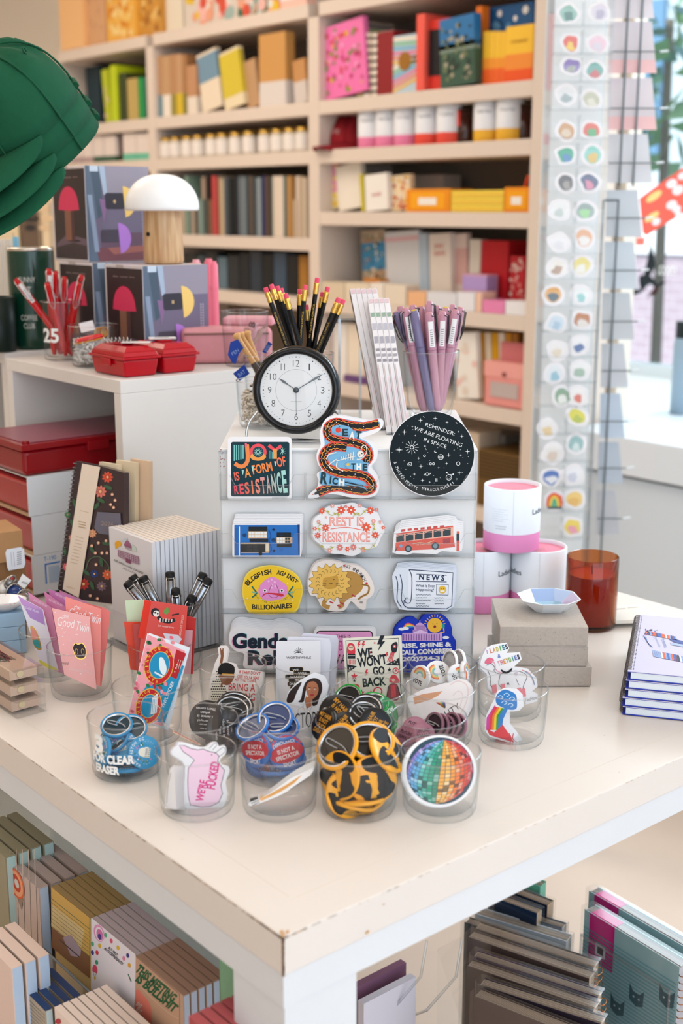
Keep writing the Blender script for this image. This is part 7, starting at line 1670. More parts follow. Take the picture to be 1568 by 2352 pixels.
# we won't go back card
c3=lambda P_:crop(720,1430,2.8,P_)
def wont(A):
 D_,R_c='#1c2026','#d83848'
 A.poly([(205,115),(548,98),(560,400),(572,520),(236,520),(222,430)],SM('#e9e3d2',.4));A.line([(207,117),(546,100),(558,400),(570,516),(238,516),(224,430)],5,D_,closed=True)
 for s,x,y,w,h,a in(('WE',330,195,96,62,-6),("WON'T",375,245,190,68,-8),('GO',418,308,76,56,-6),('BACK',390,380,150,58,-5)):A.text(s,x,y,w,h,D_,a,.04)
 A.blob([(214,175),(220,140),(240,130),(262,145),(268,190),(258,205),(222,205)],R_c);A.circ(240,163,17,'#e9c8b0');A.line([(228,160),(252,160)],3,D_);A.rect(218,200,268,232,D_);A.rect(222,210,266,214,'#e9e3d2')
 for k in range(6):A.rect(219+k*9,236,223+k*9,268,R_c);A.z-=A.dz
 for x,y,s_ in((290,140,1),(318,140,1),(430,130,2.2),(338,322,1),(470,205,.8)):A.poly([(x,y-22*s_),(x+12*s_,y-22*s_),(x+4*s_,y-4*s_),(x+14*s_,y-6*s_),(x-8*s_,y+24*s_),(x-1*s_,y+4*s_),(x-10*s_,y+4*s_)],R_c if s_<2 else D_);A.z-=A.dz
 A.blob([(505,190),(498,150),(515,128),(535,125),(540,150),(530,190)],D_);A.circ(520,152,11,R_c);A.circ(520,152,5,'#e9e3d2');
 for k in range(4):A.line([(500+k*6,190),(475+k*10,250)],5,R_c);A.z-=A.dz
 A.poly([(218,268),(278,280),(222,320)],D_);A.poly([(462,270),(552,225),(556,275)],D_);A.star(360,190,9,R_c);A.star(392,130,9,R_c)
 for x,y in((232,292),(246,288),(500,262),(520,252),(538,262),(530,240)):A.star(x,y,7,'#e9e3d2');A.z-=A.dz
 for x,y,r,c in((487,302,16,D_),(307,450,24,D_),(307,450,18,R_c),(262,345,24,R_c),(262,372,12,D_)):A.star(x,y,r,c)
 for r,c in((20,R_c),(14,'#e9e3d2'),(8,R_c)):A.circ(528,308,r,c)
 A.circ(412,442,30,R_c);A.circ(412,442,22,'#e9e3d2');A.star(368,452,20,R_c,3)
 A.blob([(232,405),(262,395),(290,400),(292,425),(240,430)],R_c);A.blob([(488,380),(500,340),(525,335),(545,360),(548,385)],R_c);A.blob([(478,480),(480,410),(505,390),(540,400),(550,470),(530,500)],'#8a2c3a');A.poly([(495,400),(525,400),(530,470),(500,480)],R_c);A.circ(512,368,10,'#e9c8b0')
 A.line([(540,410),(560,480)],7,D_);A.line([(482,410),(468,490)],7,D_)
P_=Plane(af(850,1550,FF(17)-.012),yaw=0,lean=10)
sheet("cream WE WON'T GO BACK card crowded with red and black drawings",P_,[(188,100),(562,82),(574,400),(590,530),(225,530),(208,430)],c3,wont,n=2,shift=(2,2),base=SM('#e9e3d2',.4),name='pin_card',cat='card',spare='cream card edge tucked behind the WE WON\'T GO BACK card')
# equality sticker
def equal(A):
 A.poly([(640,480),(700,460),(830,440),(800,470),(740,500),(650,525)],'#d9a07a');A.line([(880,400),(930,375),(985,405),(990,480),(960,560),(930,600)],7,'#e8d2d0',4);A.line([(895,470),(930,440),(960,470),(940,540)],5,'#e8d2d0',4)
 for k,c in enumerate(('#c95a4a','#e89a4a','#e8d25a','#6aa86a','#5a8ac0','#8a6ab0')):A.poly([(785+k*10,515-k*1),(796+k*10,512),(850,545),(842,552)],c);A.z-=A.dz
 A.text('EQUALITY',820,590,260,46,'#4a4048',-26,.0,bend=-14)
P_=Plane(af(1010,1620,FF(19)-.004),yaw=-6,lean=20)
sheet('pale sticker reading EQUALITY with a small rainbow flag',P_,[(598,505),(605,478),(700,430),(840,390),(880,385),(930,358),(985,372),(1005,410),(1000,520),(960,600),(900,660),(760,700),(690,690),(640,620)],c3,equal,n=3,shift=(7,6),base=SM('#f0e8e6',.35))
# mirror ball
def ball(A):
 cx_,cy_,R=812,953,216
 A.circ(cx_,cy_,R,'#2f4a5a',56)
 cols=['#8a6fc0','#9a86d0','#6f92d8','#6fb0e0','#5aa8d0','#58b8b0','#3fa890','#2f9a78','#3f8a6a','#f0a83a','#f2b85a','#f0982e','#ee7a2e','#e8602a','#e04a2a','#d8382e','#c8303c','#c04a6a']
 rr=random.Random(5);nla,nlo=26,18;tl=math.radians(8)
 def pr(la,lo):
  x,y,z=math.cos(la)*math.sin(lo),math.sin(la),math.cos(la)*math.cos(lo);y,z=y*math.cos(.35)+z*math.sin(.35)*-1,z*math.cos(.35)+y*math.sin(.35)
  if z<.0:return None
  return cx_+R*.985*(x*math.cos(tl)-y*math.sin(tl)*-1),cy_+R*.985*(-y*math.cos(tl)+x*math.sin(tl)*0)
 for i in range(nla):
  for j in range(nlo):
   la0=-PI/2+PI*(i+.06)/nla;la1=-PI/2+PI*(i+.94)/nla;lo0=-PI/2+PI*(j+.06)/nlo;lo1=-PI/2+PI*(j+.94)/nlo
   q=[pr(la0,lo0),pr(la0,lo1),pr(la1,lo1),pr(la1,lo0)]
   if None in q or max(math.hypot(x-cx_,y-cy_)for x,y in q)>R*1.0:continue
   c=cols[j];h=lin(c);v=rr.random()
   if v<.12:c='#%02x%02x%02x'%tuple(int(int(c[k:k+2],16)*.55)for k in(1,3,5))
   elif v<.35:c='#%02x%02x%02x'%tuple(min(255,int(int(c[k:k+2],16)*.6+100))for k in(1,3,5))
   A.poly(q,SM(c,.25));A.z-=A.dz
P_=Plane(af(1012,1775,FF(21)-.006),yaw=0,lean=22)
sheet('round mirror ball sticker in rainbow tiles, front right tumbler',P_,[(808+240*math.cos(a),955+232*math.sin(a))for a in[2*PI*k/40 for k in range(40)]],c3,ball,n=2,shift=(-4,3),base=SM('#f2f1f2',.3),sm=True,k=2)
# unicorn sticker
def uni(A):
 L_='#4a4450'
 for i,(ch,c)in enumerate(zip('LADIES',['#d8886a','#e0a050','#c8b84a','#6aa86a','#4a8a9a','#3a3a4a'])):A.text(ch,1140+i*20,180-i*5,8 if ch=='I' else 16,34,c,-14,.05)
 A.text('I',1115,188,5,26,'#c98ad0',-10,.05);A.text('&',1193,215,20,24,'#7a8ad0',0,.04)
 for i,(ch,c)in enumerate(zip('THEYDIES',['#e0a0b0','#d87a8a','#e09a5a','#c8a83a','#8ab05a','#4a9a8a','#6a7ac0','#3a3a4a'])):A.text(ch,1190+i*18,262-i*6,6 if ch=='I' else 15,32,c,-18,.05)
 A.blob([(1100,262),(1110,235),(1135,225),(1160,240),(1140,262)],'#e8708a');A.line([(1138,240),(1165,262),(1170,300),(1210,325)],5,'#e89ab0',3)
 P=[(1110,275),(1140,262),(1165,290),(1160,310),(1200,330),(1300,310),(1370,340),(1350,400),(1345,440)]
 A.line(P,3,L_,4);A.line([(1120,310),(1140,360),(1135,400),(1170,430)],3,L_,3);A.line([(1200,330),(1190,400),(1230,420)],3,L_,3);A.line([(1300,360),(1320,400)],3,L_)
 for k,c in enumerate(('#e88a9a','#e8a870','#9ab8a0','#8aa0c8')):A.line([(1340+k*6,305+k*2),(1390+k*4,330+k*6),(1420,400)],6,c,4)
 for x,y in((1160,430),(1215,425),(1318,450),(1345,455)):A.poly([(x-14,y-28),(x+14,y-34),(x+20,y+18),(x-10,y+26)],'#e8808a')
 A.blob([(1205,300),(1240,315),(1275,290),(1270,310),(1240,328),(1215,322)],'#26222a');A.poly([(1240,398),(1250,380),(1260,398)],L_);A.text('YeeHaw',1395,490,80,22,'#8a8690',-14)
 A.blob([(1290,325),(1310,315),(1312,335),(1298,340)],'#d8c8d0')
P_=Plane(af(1170,1540,FF(22)-.010),yaw=-3,lean=14)
sheet('unicorn sticker reading LADIES & THEYDIES in the back right tumbler',P_,[(1088,205),(1110,160),(1160,140),(1240,128),(1258,165),(1240,195),(1325,190),(1338,235),(1290,282),(1375,295),(1432,355),(1440,410),(1405,440),(1440,458),(1438,505),(1370,525),(1340,482),(1280,470),(1200,465),(1160,462),(1120,420),(1112,330),(1068,290),(1075,240)],c3,uni,n=3,shift=(-4,2),k=3)
# rainbow kite sticker
def kite(A):
 A.blob([(1170,490),(1185,455),(1225,430),(1265,440),(1300,465),(1308,520),(1300,555),(1260,560),(1215,545),(1180,525)],SM('#2f7fc8',.35))
 for x,y in((1200,480),(1240,465),(1275,490),(1225,515),(1265,530)):A.line([(x-18,y),(x,y-12),(x+18,y),(x,y+12)],5,'#bfdcf0',3)
 for k,(c,r)in enumerate((('#d84aa0',0),('#e83a4a',18),('#f0802e',42),('#f2cf2e',60),('#3a9a4a',80),('#2f80c8',98))):
  A.poly([(1165+r*.55,530+r*.1),(1175+r*.6,545),(1135+r*.9,620+r*.2),(1128+r*.9,690+r*.1),(1108+r*.8,690),(1112+r*.6,610)]if k<1 else[(1150+r*.75,535+r*.15),(1175+r*.75,545+r*.1),(1145+r*.75,620),(1140+r*.7,690-r*.05),(1112+r*.75,690),(1120+r*.7,600)],c)
 A.poly([(1112,680),(1160,705),(1215,655),(1290,770),(1130,722)],'#e03a44');A.line([(1255,710),(1270,740),(1262,770)],5,'#d83040',3);A.line([(1285,710),(1280,745),(1305,768)],5,'#d83040',3)
P_=Plane(af(1165,1650,FF(23)-.004),yaw=-4,lean=10)
sheet('rainbow and cloud sticker in the far right tumbler',P_,[(1158,500),(1180,440),(1225,420),(1275,428),(1312,465),(1318,540),(1290,570),(1230,572),(1228,650),(1270,700),(1312,760),(1290,785),(1130,732),(1104,700),(1108,600),(1140,530)],c3,kite,n=7,shift=(5,1),k=3)
# ================================================================ sticker tower and card rack by the window
DS=2.75
sp=Plane(af(1318,600,DS));sp.O.z=0;sp.M.translation.z=0
f8=lambda P_:crop(1200,0,1.867,P_)
c8=f8(sp)
xl,xr=sp.uv(1250,600)[0],sp.uv(1386,600)[0]
t=thing('sticker_tower','tall clear tower of sticker pockets standing between bookshelf and window','display rack',sp.M)
TW=bpy.data.materials.new('frosted_acrylic');TW.use_nodes=True;nt_=TW.node_tree;b_s=nt_.nodes['Principled BSDF'];b_s.inputs['Base Color'].default_value=lin('#f4f7f8');b_s.inputs['Roughness'].default_value=.4
tl_=nt_.nodes.new('ShaderNodeBsdfTranslucent');tl_.inputs[0].default_value=lin('#f4f7f8');mx_=nt_.nodes.new('ShaderNodeMixShader');mx_.inputs[0].default_value=.5
nt_.links.new(b_s.outputs[0],mx_.inputs[1]);nt_.links.new(tl_.outputs[0],mx_.inputs[2]);nt_.links.new(mx_.outputs[0],nt_.nodes['Material Output'].inputs[0])
MB().box((xl,0,-.10),(xr,2.35,-.085),TW).box((xl,0,-.085),(xl+.003,2.35,.0),ACR).box((xr-.003,0,-.085),(xr,2.35,.0),ACR).done('back_panel',t)
MB().cyl(((xl+xr)/2,0,-.05),((xl+xr)/2,.03,-.05),.07,M('#cfd3d6',.4),n=32).done('base',t)
rowys=[105,225,345,465,590,708,818,960,1085,1195,1310,1420,1530,1640,1740,1862,1980,2090,2195,2310]
for y in rowys:
 v=c8(200,y)[1];mb=MB()
 mb.box((xl+.003,v-.003,-.03),(xr-.003,v,.004),ACR);mb.box((xl+.003,v,.002),(xr-.003,v+.030,.004),ACR);mb.box(((xl+xr)/2-.001,v,-.03),((xl+xr)/2+.001,v+.045,.003),ACR)
 mb.done('pocket',t)
tw=[(195,60,'#7fb3a5','#40706a','green dome'),(330,50,'#d9d3e3','#a9a3c0','pale lilac'),(205,185,'#e04a3a','#f0c23a','red and yellow'),(320,190,'#ecc3d6','#d8d0e0','pale pink'),(210,285,'#7a6ab0','#9fa6a0','violet and grey'),(310,305,'#5fa097','#c85a5a','teal and red'),(185,410,'#dfe4e6','#8fa3a6','white and grey'),(295,430,'#b9bba0','#e0dcc8','khaki'),(190,560,'#c9905c','#e0c8a8','tan'),(295,558,'#dc5a4a','#4aa86a','red and green'),(185,665,'#2fa07a','#3f7ab8','green and blue'),(300,665,'#7fd0c4','#e0b85a','mint and yellow'),(185,780,'#4a4a4c','#8f8a84','dark grey'),(285,780,'#4a5578','#d87a9a','navy and pink'),(160,900,'#eef2f2','#b8c8c4','large pale'),(268,905,'#8fa8a4','#8fd88a','grey and green'),(155,1040,'#f2f2f4','#e0dfe6','plain white'),(262,1020,'#eab08a','#f2efec','peach and white'),(150,1145,'#f3efe8','#a9836a','white and brown'),(250,1140,'#ecdc7a','#f2f0e6','pale yellow'),(130,1260,'#e09a4a','#2f4450','orange and navy'),(250,1265,'#eef6f6','#7fc8c8','white and aqua'),(145,1385,'#c9e0f0','#a0c4e0','light blue'),(255,1375,'#b8704a','#e8e0d8','rust'),(150,1500,'#f4f2f0','#e8d8c0','white triangle'),(240,1480,'#f0f2f6','#3f5a9a','white and navy'),(135,1600,'#dfeaf2','#7fb8d0','icy blue'),(240,1585,'#eef2f0','#8fb09a','white and sage'),(170,1700,'#6f9a7a','#e8efe8','thin green'),(238,1695,'#f6f3f2','#d85a4a','white and red'),(105,1835,'#f0eeea','#e8c88a','white and straw'),(232,1785,'#d8d23a','#a8b83a','yellow pear'),(130,1945,'#efece8','#dcc8b4','white and beige'),(225,1905,'#7fb0b0','#c9e0e0','teal bottle'),(120,2045,'#2f5ab0','#e8ecf4','royal blue'),(215,2035,'#eef0f6','#c8cce0','small white'),(135,2150,'#e8604a','#58b890','rainbow arch'),(222,2140,'#f0c45a','#e8a83a','yellow oval'),(215,2260,'#f0cf3a','#f08aa0','yellow and pink')]
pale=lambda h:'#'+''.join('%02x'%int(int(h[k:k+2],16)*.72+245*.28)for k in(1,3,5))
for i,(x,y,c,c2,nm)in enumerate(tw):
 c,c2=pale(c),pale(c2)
 rr=random.Random(i+40);P_=Plane(sp.O-sp.N*.012,yaw=rr.uniform(-6,2),lean=6);P_=Plane(P_.O+(ZZ*c8(x,y)[1]),yaw=0,lean=6)
 f=crop(1200,0,1.867,P_);R_=52
 out=[(x+R_*(1+rr.uniform(-.22,.12))*math.cos(a),y+R_*.95*(1+rr.uniform(-.22,.12))*math.sin(a))for a in[2*PI*k/9 for k in range(9)]]
 mb=MB().prism([f(*q)for q in smooth(out,3)],0,.001,WPAPER);A=Art(f,z0=.0011,dz=.0002,mb=mb)
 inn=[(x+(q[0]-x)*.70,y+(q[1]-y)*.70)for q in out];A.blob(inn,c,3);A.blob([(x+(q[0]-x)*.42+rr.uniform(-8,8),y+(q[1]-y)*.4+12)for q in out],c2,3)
 if nm=='rainbow arch':
  for k,cc in enumerate(('#e85a4a','#f0a04a','#f0d85a','#58b890')):A.line([(x-30+k*7,y+22),(x-26+k*7,y-15+k*6),(x,y-34+k*8),(x+26-k*7,y-15+k*6),(x+30-k*7,y+22)],8,cc,4)
  A.rect(x-30,y+22,x+32,y+32,'#4a5a5a')
 if nm=='yellow pear':A.ell(x,y-44,8,6,'#6a8a3a')
 tag(mb.done('sticker',None,P_.M),'%s sticker in the %s column of the tower, %s row down'%(nm,'left' if(i%2==0 and i<38)else 'right',nth(i//2)),'sticker','stickers in the clear tower')
# wire card rack with greeting cards
DC=3.05
wp=Plane(af(1430,600,DC));wp.O.z=0;wp.M.translation.z=0
fc=lambda x,y:wp.uv(x,y)
t=thing('card_rack','black wire card rack in front of the shop window','display rack',wp.M)
WM=M('#6c757b',.5);x_a,x_b=fc(1432,200)[0],fc(1464,200)[0];zt_=fc(1440,428)[1];zm=fc(1415,460)[1]
mb=MB()
for x in(x_a,x_b):mb.tube([(x,zt_,.004),(x,2.6,.004)],.003,WM,6)
mb.done('upper_frame',t)
x_c=x_a;mb=MB();mb.tube([(x_c,zm,.004),(x_c,.0,.004)],.003,WM,6);mb.tube([(x_c-.035,zm,.004),(x_c+.002,zm,.004)],.003,WM,6);mb.tube([(x_c-.035,zm,.004),(x_c-.035,0,.004)],.003,WM,6);mb.done('lower_frame',t)
MB().box((x_c-.12,0,-.1),(x_c+.1,.015,.1),M('#3a4046',.5)).done('base',t)
for i,(y,yb,a,b)in enumerate(((-75,42,1396,1502),(45,168,1396,1508),(176,298,1394,1508),(306,420,1394,1498),(436,544,1390,1474),(556,664,1385,1464),(674,780,1380,1456),(792,890,1378,1442),(908,1006,1376,1434),(1020,1110,1372,1430),(1132,1228,1368,1422))):
 p0=fc(a,yb);p1=fc(b,y);wdt=p1[0]-p0[0];hh=p1[1]-p0[1]
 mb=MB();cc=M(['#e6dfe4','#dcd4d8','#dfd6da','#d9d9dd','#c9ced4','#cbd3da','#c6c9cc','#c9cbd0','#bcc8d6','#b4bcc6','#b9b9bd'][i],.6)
 mb.add([(p0[0],p0[1],0),(p1[0]+.006,p0[1],0),(p1[0]-.004,p1[1],-.03),(p0[0]+.004,p1[1],-.03),(p0[0],p0[1],-.002),(p1[0]+.006,p0[1],-.002),(p1[0]-.004,p1[1],-.032),(p0[0]+.004,p1[1],-.032)],[(0,1,2,3),(7,6,5,4),(0,4,5,1),(1,5,6,2),(2,6,7,3),(3,7,4,0)],cc)
 if i in(1,2):mb.add([(p0[0],p0[1],.0006),(p1[0]+.005,p0[1],.0006),(p1[0]+.003,p0[1]+.03,-.007),(p0[0]+.001,p0[1]+.03,-.007)],[(0,1,2,3)],'#f0c3c3')
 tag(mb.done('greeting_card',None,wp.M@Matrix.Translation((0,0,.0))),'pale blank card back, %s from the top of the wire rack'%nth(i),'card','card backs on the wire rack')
 mb=MB();v=p0[1]+hh*.40;mb.tube([(p0[0],v,.006),(p1[0]+.01,v,.006)],.0017,WM,6);mb.tube([(p1[0]+.01,v,.006),(p1[0]+.03,v+.002,.0)],.0022,M('#dfe3e6',.3),6);mb.done('card_bar',t)
# ================================================================ racks under the table
def pad_row(name,cat,lab,xf,pl_,pr_,n,sp_,H,mat,top=None,side=None,art=None,cr=None,group=None,thick=.82,wmax=None,first='front'):
 a=ax(*pl_,xf);b=ax(*pr_,xf);y1,y0=a.y,b.y
 if wmax:y0=y1-wmax
 z1=a.z;W=y1-y0;base=None
 for i in range(n):
  Mx=Matrix.Translation((xf+i*sp_,y0,z1-H))
  lb=lab%(nth(i)if i else first)
  if i and i>1:dup(base,Mx,lb);continue
  t=thing(name,lb,cat,Mx,group)
  mb=MB();mb.box((0,0,0),(sp_*thick,W,H),mat)
  if side:mb.box((sp_*.1,-.0004,.0),(sp_*thick*.98,.01,H-.001),side)
  mb.done('paper_block',t)
  if top:MB().box((0,0,H),(sp_*thick,W,H+.0006),top).done('glued_edge',t)
  MB().box((sp_*thick,.0005,0),(sp_*thick+.0007,W-.0005,H),M('#8f8478',.7)).done('backing_card',t)
  if i==0 and art:
   P_=Plane((xf,y1,z1-H),U=(0,-1,0),V=(0,0,1));A=Art(crop(*cr,P_));art(A)
   A.mb.done('cover_print',t,Matrix.Translation((-.0003,0,0))@t.matrix_world.inverted()@P_.M)
  base=t
 return y0,y1,z1
def wood_donut(A):
 for k in range(7):A.poly([(-20+k*60,640),(-14+k*60,640),(10+k*62,1900),(0+k*62,1900)],'#cbb8ac')
 A.ell(165,975,66,160,'#e0683a',-18,24);A.ell(165,975,54,138,'#efa478',-18,20);A.ell(165,970,34,96,'#c84a2c',-18,18);A.ell(170,975,18,50,'#d8cfc6',-18,14);A.poly([(180,1130),(238,1120),(215,1230)],'#9a8272')
def yellow_cov(A):
 A.poly([(505,1010),(880,1310),(880,1690),(505,1395)],SM('#d9aa4a',.3));A.poly([(510,1180),(830,1430),(800,1600),(700,1560),(505,1395)],'#e6c98f')
 for k in range(9):A.line([(505,1120+k*38),(882,1422+k*38)],2.5 if k else 6,'#6a7a5a')
 A.poly([(510,1400),(880,1690),(880,1900),(515,1600)],'#8a5c3a');A.poly([(620,1500),(700,1480),(800,1620),(790,1700),(700,1680)],'#b9a2ae');A.poly([(580,1510),(790,1690),(785,1700),(600,1540)],'#4a3a3c')
def anti(A):
 A.poly([(472,800),(700,990),(695,1400),(470,1200)],SM('#efe8ee',.4))
 A.ell(512,880,26,46,'#e89ac8',-15);A.ell(514,884,20,38,'#efe8ee',-15);A.ell(516,888,16,30,'#d878b0',-15);A.ell(515,898,9,16,'#4a3a8a',-10)
 for x,y,c in((546,890,'#5ab08a'),(575,920,'#e05a7a'),(610,955,'#e0b83a'),(660,995,'#3f3a8a'),(640,1010,'#e08ab0'),(478,980,'#3f3a8a'),(502,980,'#d8384a'),(500,1030,'#3fa07a'),(668,1045,'#e0a83a'),(515,945,'#e0b83a'),(478,935,'#5ab08a')):A.ell(x,y,8,13,c,-12,10);A.z-=A.dz
 A.blob([(478,1075),(480,1050),(492,1042),(503,1060),(502,1085),(490,1082)],'#e04a6a');A.line([(480,1078),(490,1105),(500,1085)],2,'#7a6a7a');A.ell(491,1110,5,9,'#e0b83a')
 A.line([(662,1090),(678,1130)],5,'#2f6a4a')
 A.text('BUT FIRST,',585,975,62,14,'#3a3438',42,.03);A.text('ANTI-DEPRESSANTS',588,998,125,14,'#3a3438',42,.03)
def meeting(A):
 A.poly([(700,1000),(925,1195),(925,1500),(698,1300)],SM('#c9a084',.5));A.blob([(700,1180),(740,1200),(775,1250),(782,1320),(780,1400),(700,1400)],'#e8806e');A.line([(730,1160),(800,1230),(870,1290),(920,1320)],3,'#dcbca4',3)
 G_='#155a34'
 for s,x,y,w,a in(('THIS MEETING',806,1138,255,40),('IS BULLSHIT',810,1190,260,40)):A.text(s,x,y,w,48,G_,a,.05)
 A.text('SNS',718,1250,30,22,'#f2d8cc',40,.03);A.text('BUT',718,1278,30,22,'#f2d8cc',40,.03);A.text('BUN',718,1306,30,22,'#f2d8cc',40,.03)
cL=(0,1800,4.26);cM=(0,1750,2.24)
XF=.045
pad_row('notepad','notepad','white pad with pill confetti and a pink corner, %s of the row',XF,(209,2110),(312,2193),6,.0098,.17,M('#e0d6d8',.6),M('#d3c0c4',.6),M('#c9d6e8',.6),anti,cM,'anti-depressants notepads under the table')
pad_row('notepad','notepad','tan pad reading THIS MEETING, %s of the row',XF,(312,2196),(420,2287),6,.0098,.17,M('#c9a48c',.6),M('#b8917c',.6),M('#cfd6e6',.6),meeting,cM,'tan meeting notepads under the table')
pad_row('notepad','notepad','yellow lined notepad, %s of the row',XF,(118,2036),(206,2107),6,.0098,.15,M('#cfae6a',.5),M('#b59664',.6),M('#d9d3c4',.6),yellow_cov,cL,'yellow lined notepads under the table')
pad_row('notepad','notepad','thick pad with wood grain and a doughnut, %s of the row',XF-.01,(-18,1950),(87,2023),4,.019,.2,M('#cbb5ab',.6),M('#cdb9b2',.6),M('#c4d2e4',.6),wood_donut,cL,'doughnut pads under the table',thick=.7)
pad_row('notepad','notepad','khaki pad with mint sides, %s of the row',XF-.02,(-70,1900),(10,1946),4,.018,.16,M('#9c947a',.6),M('#a49c80',.6),M('#bcd6cf',.6),None,None,'khaki pads under the table',thick=.8)
XB=-.035
pad_row('notepad','notepad','lined pad with dark blue glued top, %s of the row',XB,(39,2257),(104,2325),4,.0125,.15,M('#b9a994',.6),M('#27406e',.3),M('#cfe0e0',.6),lambda A:[A.line([(160,1990+k*34),(445,2270+k*34)],2.5,'#5a5a54')for k in range(9)],cL,'blue topped pads under the table',thick=.7)
pad_row('notepad','notepad','plain peach pad, %s of the row',XB+.0,(125,2314),(260,2448),7,.0098,.15,M('#efd9cc',.6),M('#f0dccf',.6),None,lambda A:A.blob([(545,2330),(560,2300),(590,2305),(600,2340),(570,2352)],'#b8343c'),cL,'peach pads under the table')
pad_row('notepad','notepad','thick peach and blue sided pad at the lower left, %s of the row',XB-.02,(-50,2150),(24,2204),3,.017,.17,M('#e8cdbf',.6),M('#ecd2c4',.6),M('#bfd3ea',.6),None,None,'blue sided pads at the lower left',thick=.8)
pad_row('notepad','notepad','red brown pad beside the table leg, %s of the row',.02-.045,(433,2335),(520,2425),6,.0125,.12,M('#b04e50',.6),M('#b8585c',.6),None,None,None,'red pads beside the table leg')
tag(MB().box((.06,.10,.60),(.063,.19,.80),M('#86b894',.5)).done('card_sheet'),'green sheet beside the table leg behind the red pads','card')
t=thing('acrylic_rack','stepped clear acrylic rack of notepads under the left side of the table','display rack',(0,0,0))
for y in(.095,.40,.72,1.04):MB().box((-.075,y,0),(.14,y+.003,.55),ACR).done('side_panel',t)
MB().box((.035,.1,.52),(.14,1.3,.523),ACR).box((.036,.1,.52),(.039,1.3,.60),ACR).done('upper_step',t)
MB().tube([(.0375,.1,.6),(.0375,1.3,.6)],.0016,M('#8d979d',.25),6).done('step_edge',t)
MB().box((-.075,.1,.50),(.032,1.3,.503),ACR).box((-.078,.1,.45),(-.075,1.3,.56),ACR).done('lower_step',t)
MB().box((.118,.1,.5),(.121,1.3,.79),clear('smoky_acrylic','#cfdadf','#8fa0aa',.6,1.0)).done('back_panel',t)
MB().tube([(.1195,.1,.79),(.1195,1.3,.79)],.002,M('#8d979d',.25),6).done('back_edge',t)
# right side: wrapped notebooks and planners
def wrapped(name,label,cat,pl_,pr_,zt,H,dep,cover,pagec,group=None,spiral=None,film=True,dpx=None):
 a=az(*pl_,zt);b=az(*pr_,zt);U=b-a;U.z=0;Wd_=U.length;U.normalize();V=Vector((-U.y,U.x,0));
 Mx=Matrix((U,V,ZZ)).transposed().to_4x4();Mx.translation=Vector((a.x,a.y,zt-H))
 t=thing(name,label,cat,Mx,group)
 MB().box((0,.0012,.001),(Wd_,dep-.0012,H-.002),pagec).done('pages',t)
 mb=MB();mb.box((0,0,0),(Wd_,.0012,H),cover);mb.box((0,dep-.0012,0),(Wd_,dep,H),cover);mb.done('cover',t)
 mb=MB();rr=random.Random(label)
 for k in range(9):y=.002+(dep-.004)*(k+.5)/9;mb.box((.001,y,H-.0021),(Wd_-.001,y+.0005,H-.0015),rr.choice(['#9a8776','#b8a592','#8f7c6c']))
 mb.done('page_lines',t)
 if spiral:
  mb=MB()
  for k in range(14):mb.tube([(Wd_+.003+.006*math.cos(q),dep/2+(dep*.55)*math.sin(q),H-.012-k*.011)for q in[2*PI*i/12 for i in range(12)]],.0008,M('#b07a52',.25,metal=1),5,True)
  mb.done('copper_spiral',t)
 if film:MB().box((-.006,-.001,0),(Wd_+.004,dep+.001,H+.004),FILM).done('film',t)
 return t,Mx
CB=M('#5c4a42',.5);PG=M('#c9b39e',.7,noise=.12,scale=120)
wrapped('notebook','brown spiral notebook nearest the corner, lowest of the right group','notebook',(1088,2288),(1350,2392),.47,.21,.022,CB,PG,'brown wrapped notebooks',True)
wrapped('notebook','brown spiral notebook with a lilac edge, second from the bottom right','notebook',(1100,2262),(1378,2352),.47,.21,.020,M('#3a2f3a',.4),PG,'brown wrapped notebooks',True)
wrapped('notebook','brown spiral notebook in the middle of the right group','notebook',(1072,2218),(1362,2318),.47,.21,.020,CB,PG,'brown wrapped notebooks',True)
wrapped('notebook','plum edged notebook behind the middle brown one','notebook',(1086,2196),(1372,2290),.47,.21,.018,M('#4a3850',.3),PG,'brown wrapped notebooks',True)
wrapped('notebook','brown notebook with thick cream pages, fourth from the bottom','notebook',(1074,2152),(1352,2248),.47,.21,.022,CB,PG,'brown wrapped notebooks',True)
wrapped('notebook','dark spined notebook just behind the thick cream one','notebook',(1090,2132),(1362,2222),.47,.21,.022,M('#4a4038',.5),PG,'brown wrapped notebooks',True)
wrapped('notebook','grey paged notebook with navy line under the table edge','notebook',(1066,2118),(1268,2186),.46,.2,.018,M('#2f4048',.4),M('#c9c6be',.7),None)
wrapped('notebook','pale grey block behind the grey paged notebook','notebook',(1090,2098),(1300,2162),.46,.2,.022,M('#d3dae0',.4),M('#d2cfc6',.7),None)
wrapped('notebook','white sided block third from the table edge','notebook',(1120,2080),(1290,2132),.46,.2,.018,M('#22405a',.4),M('#cdc9bd',.7),None)
wrapped('notebook','tan paged navy book in crinkled film','book',(1135,2062),(1232,2098),.48,.2,.018,M('#162c48',.3),M('#d0b394',.7),None)
wrapped('notebook','dark navy book at the top of the right group','book',(1150,2040),(1256,2080),.48,.2,.020,M('#12223a',.3),M('#cfb08f',.7),None)
wrapped('notebook','green book just showing below the table edge','book',(1165,2010),(1240,2036),.49,.2,.02,M('#5fae90',.4),M('#7fc0a4',.7),None,film=False)
TL=M('#a9ccd0',.3,coat=.3)
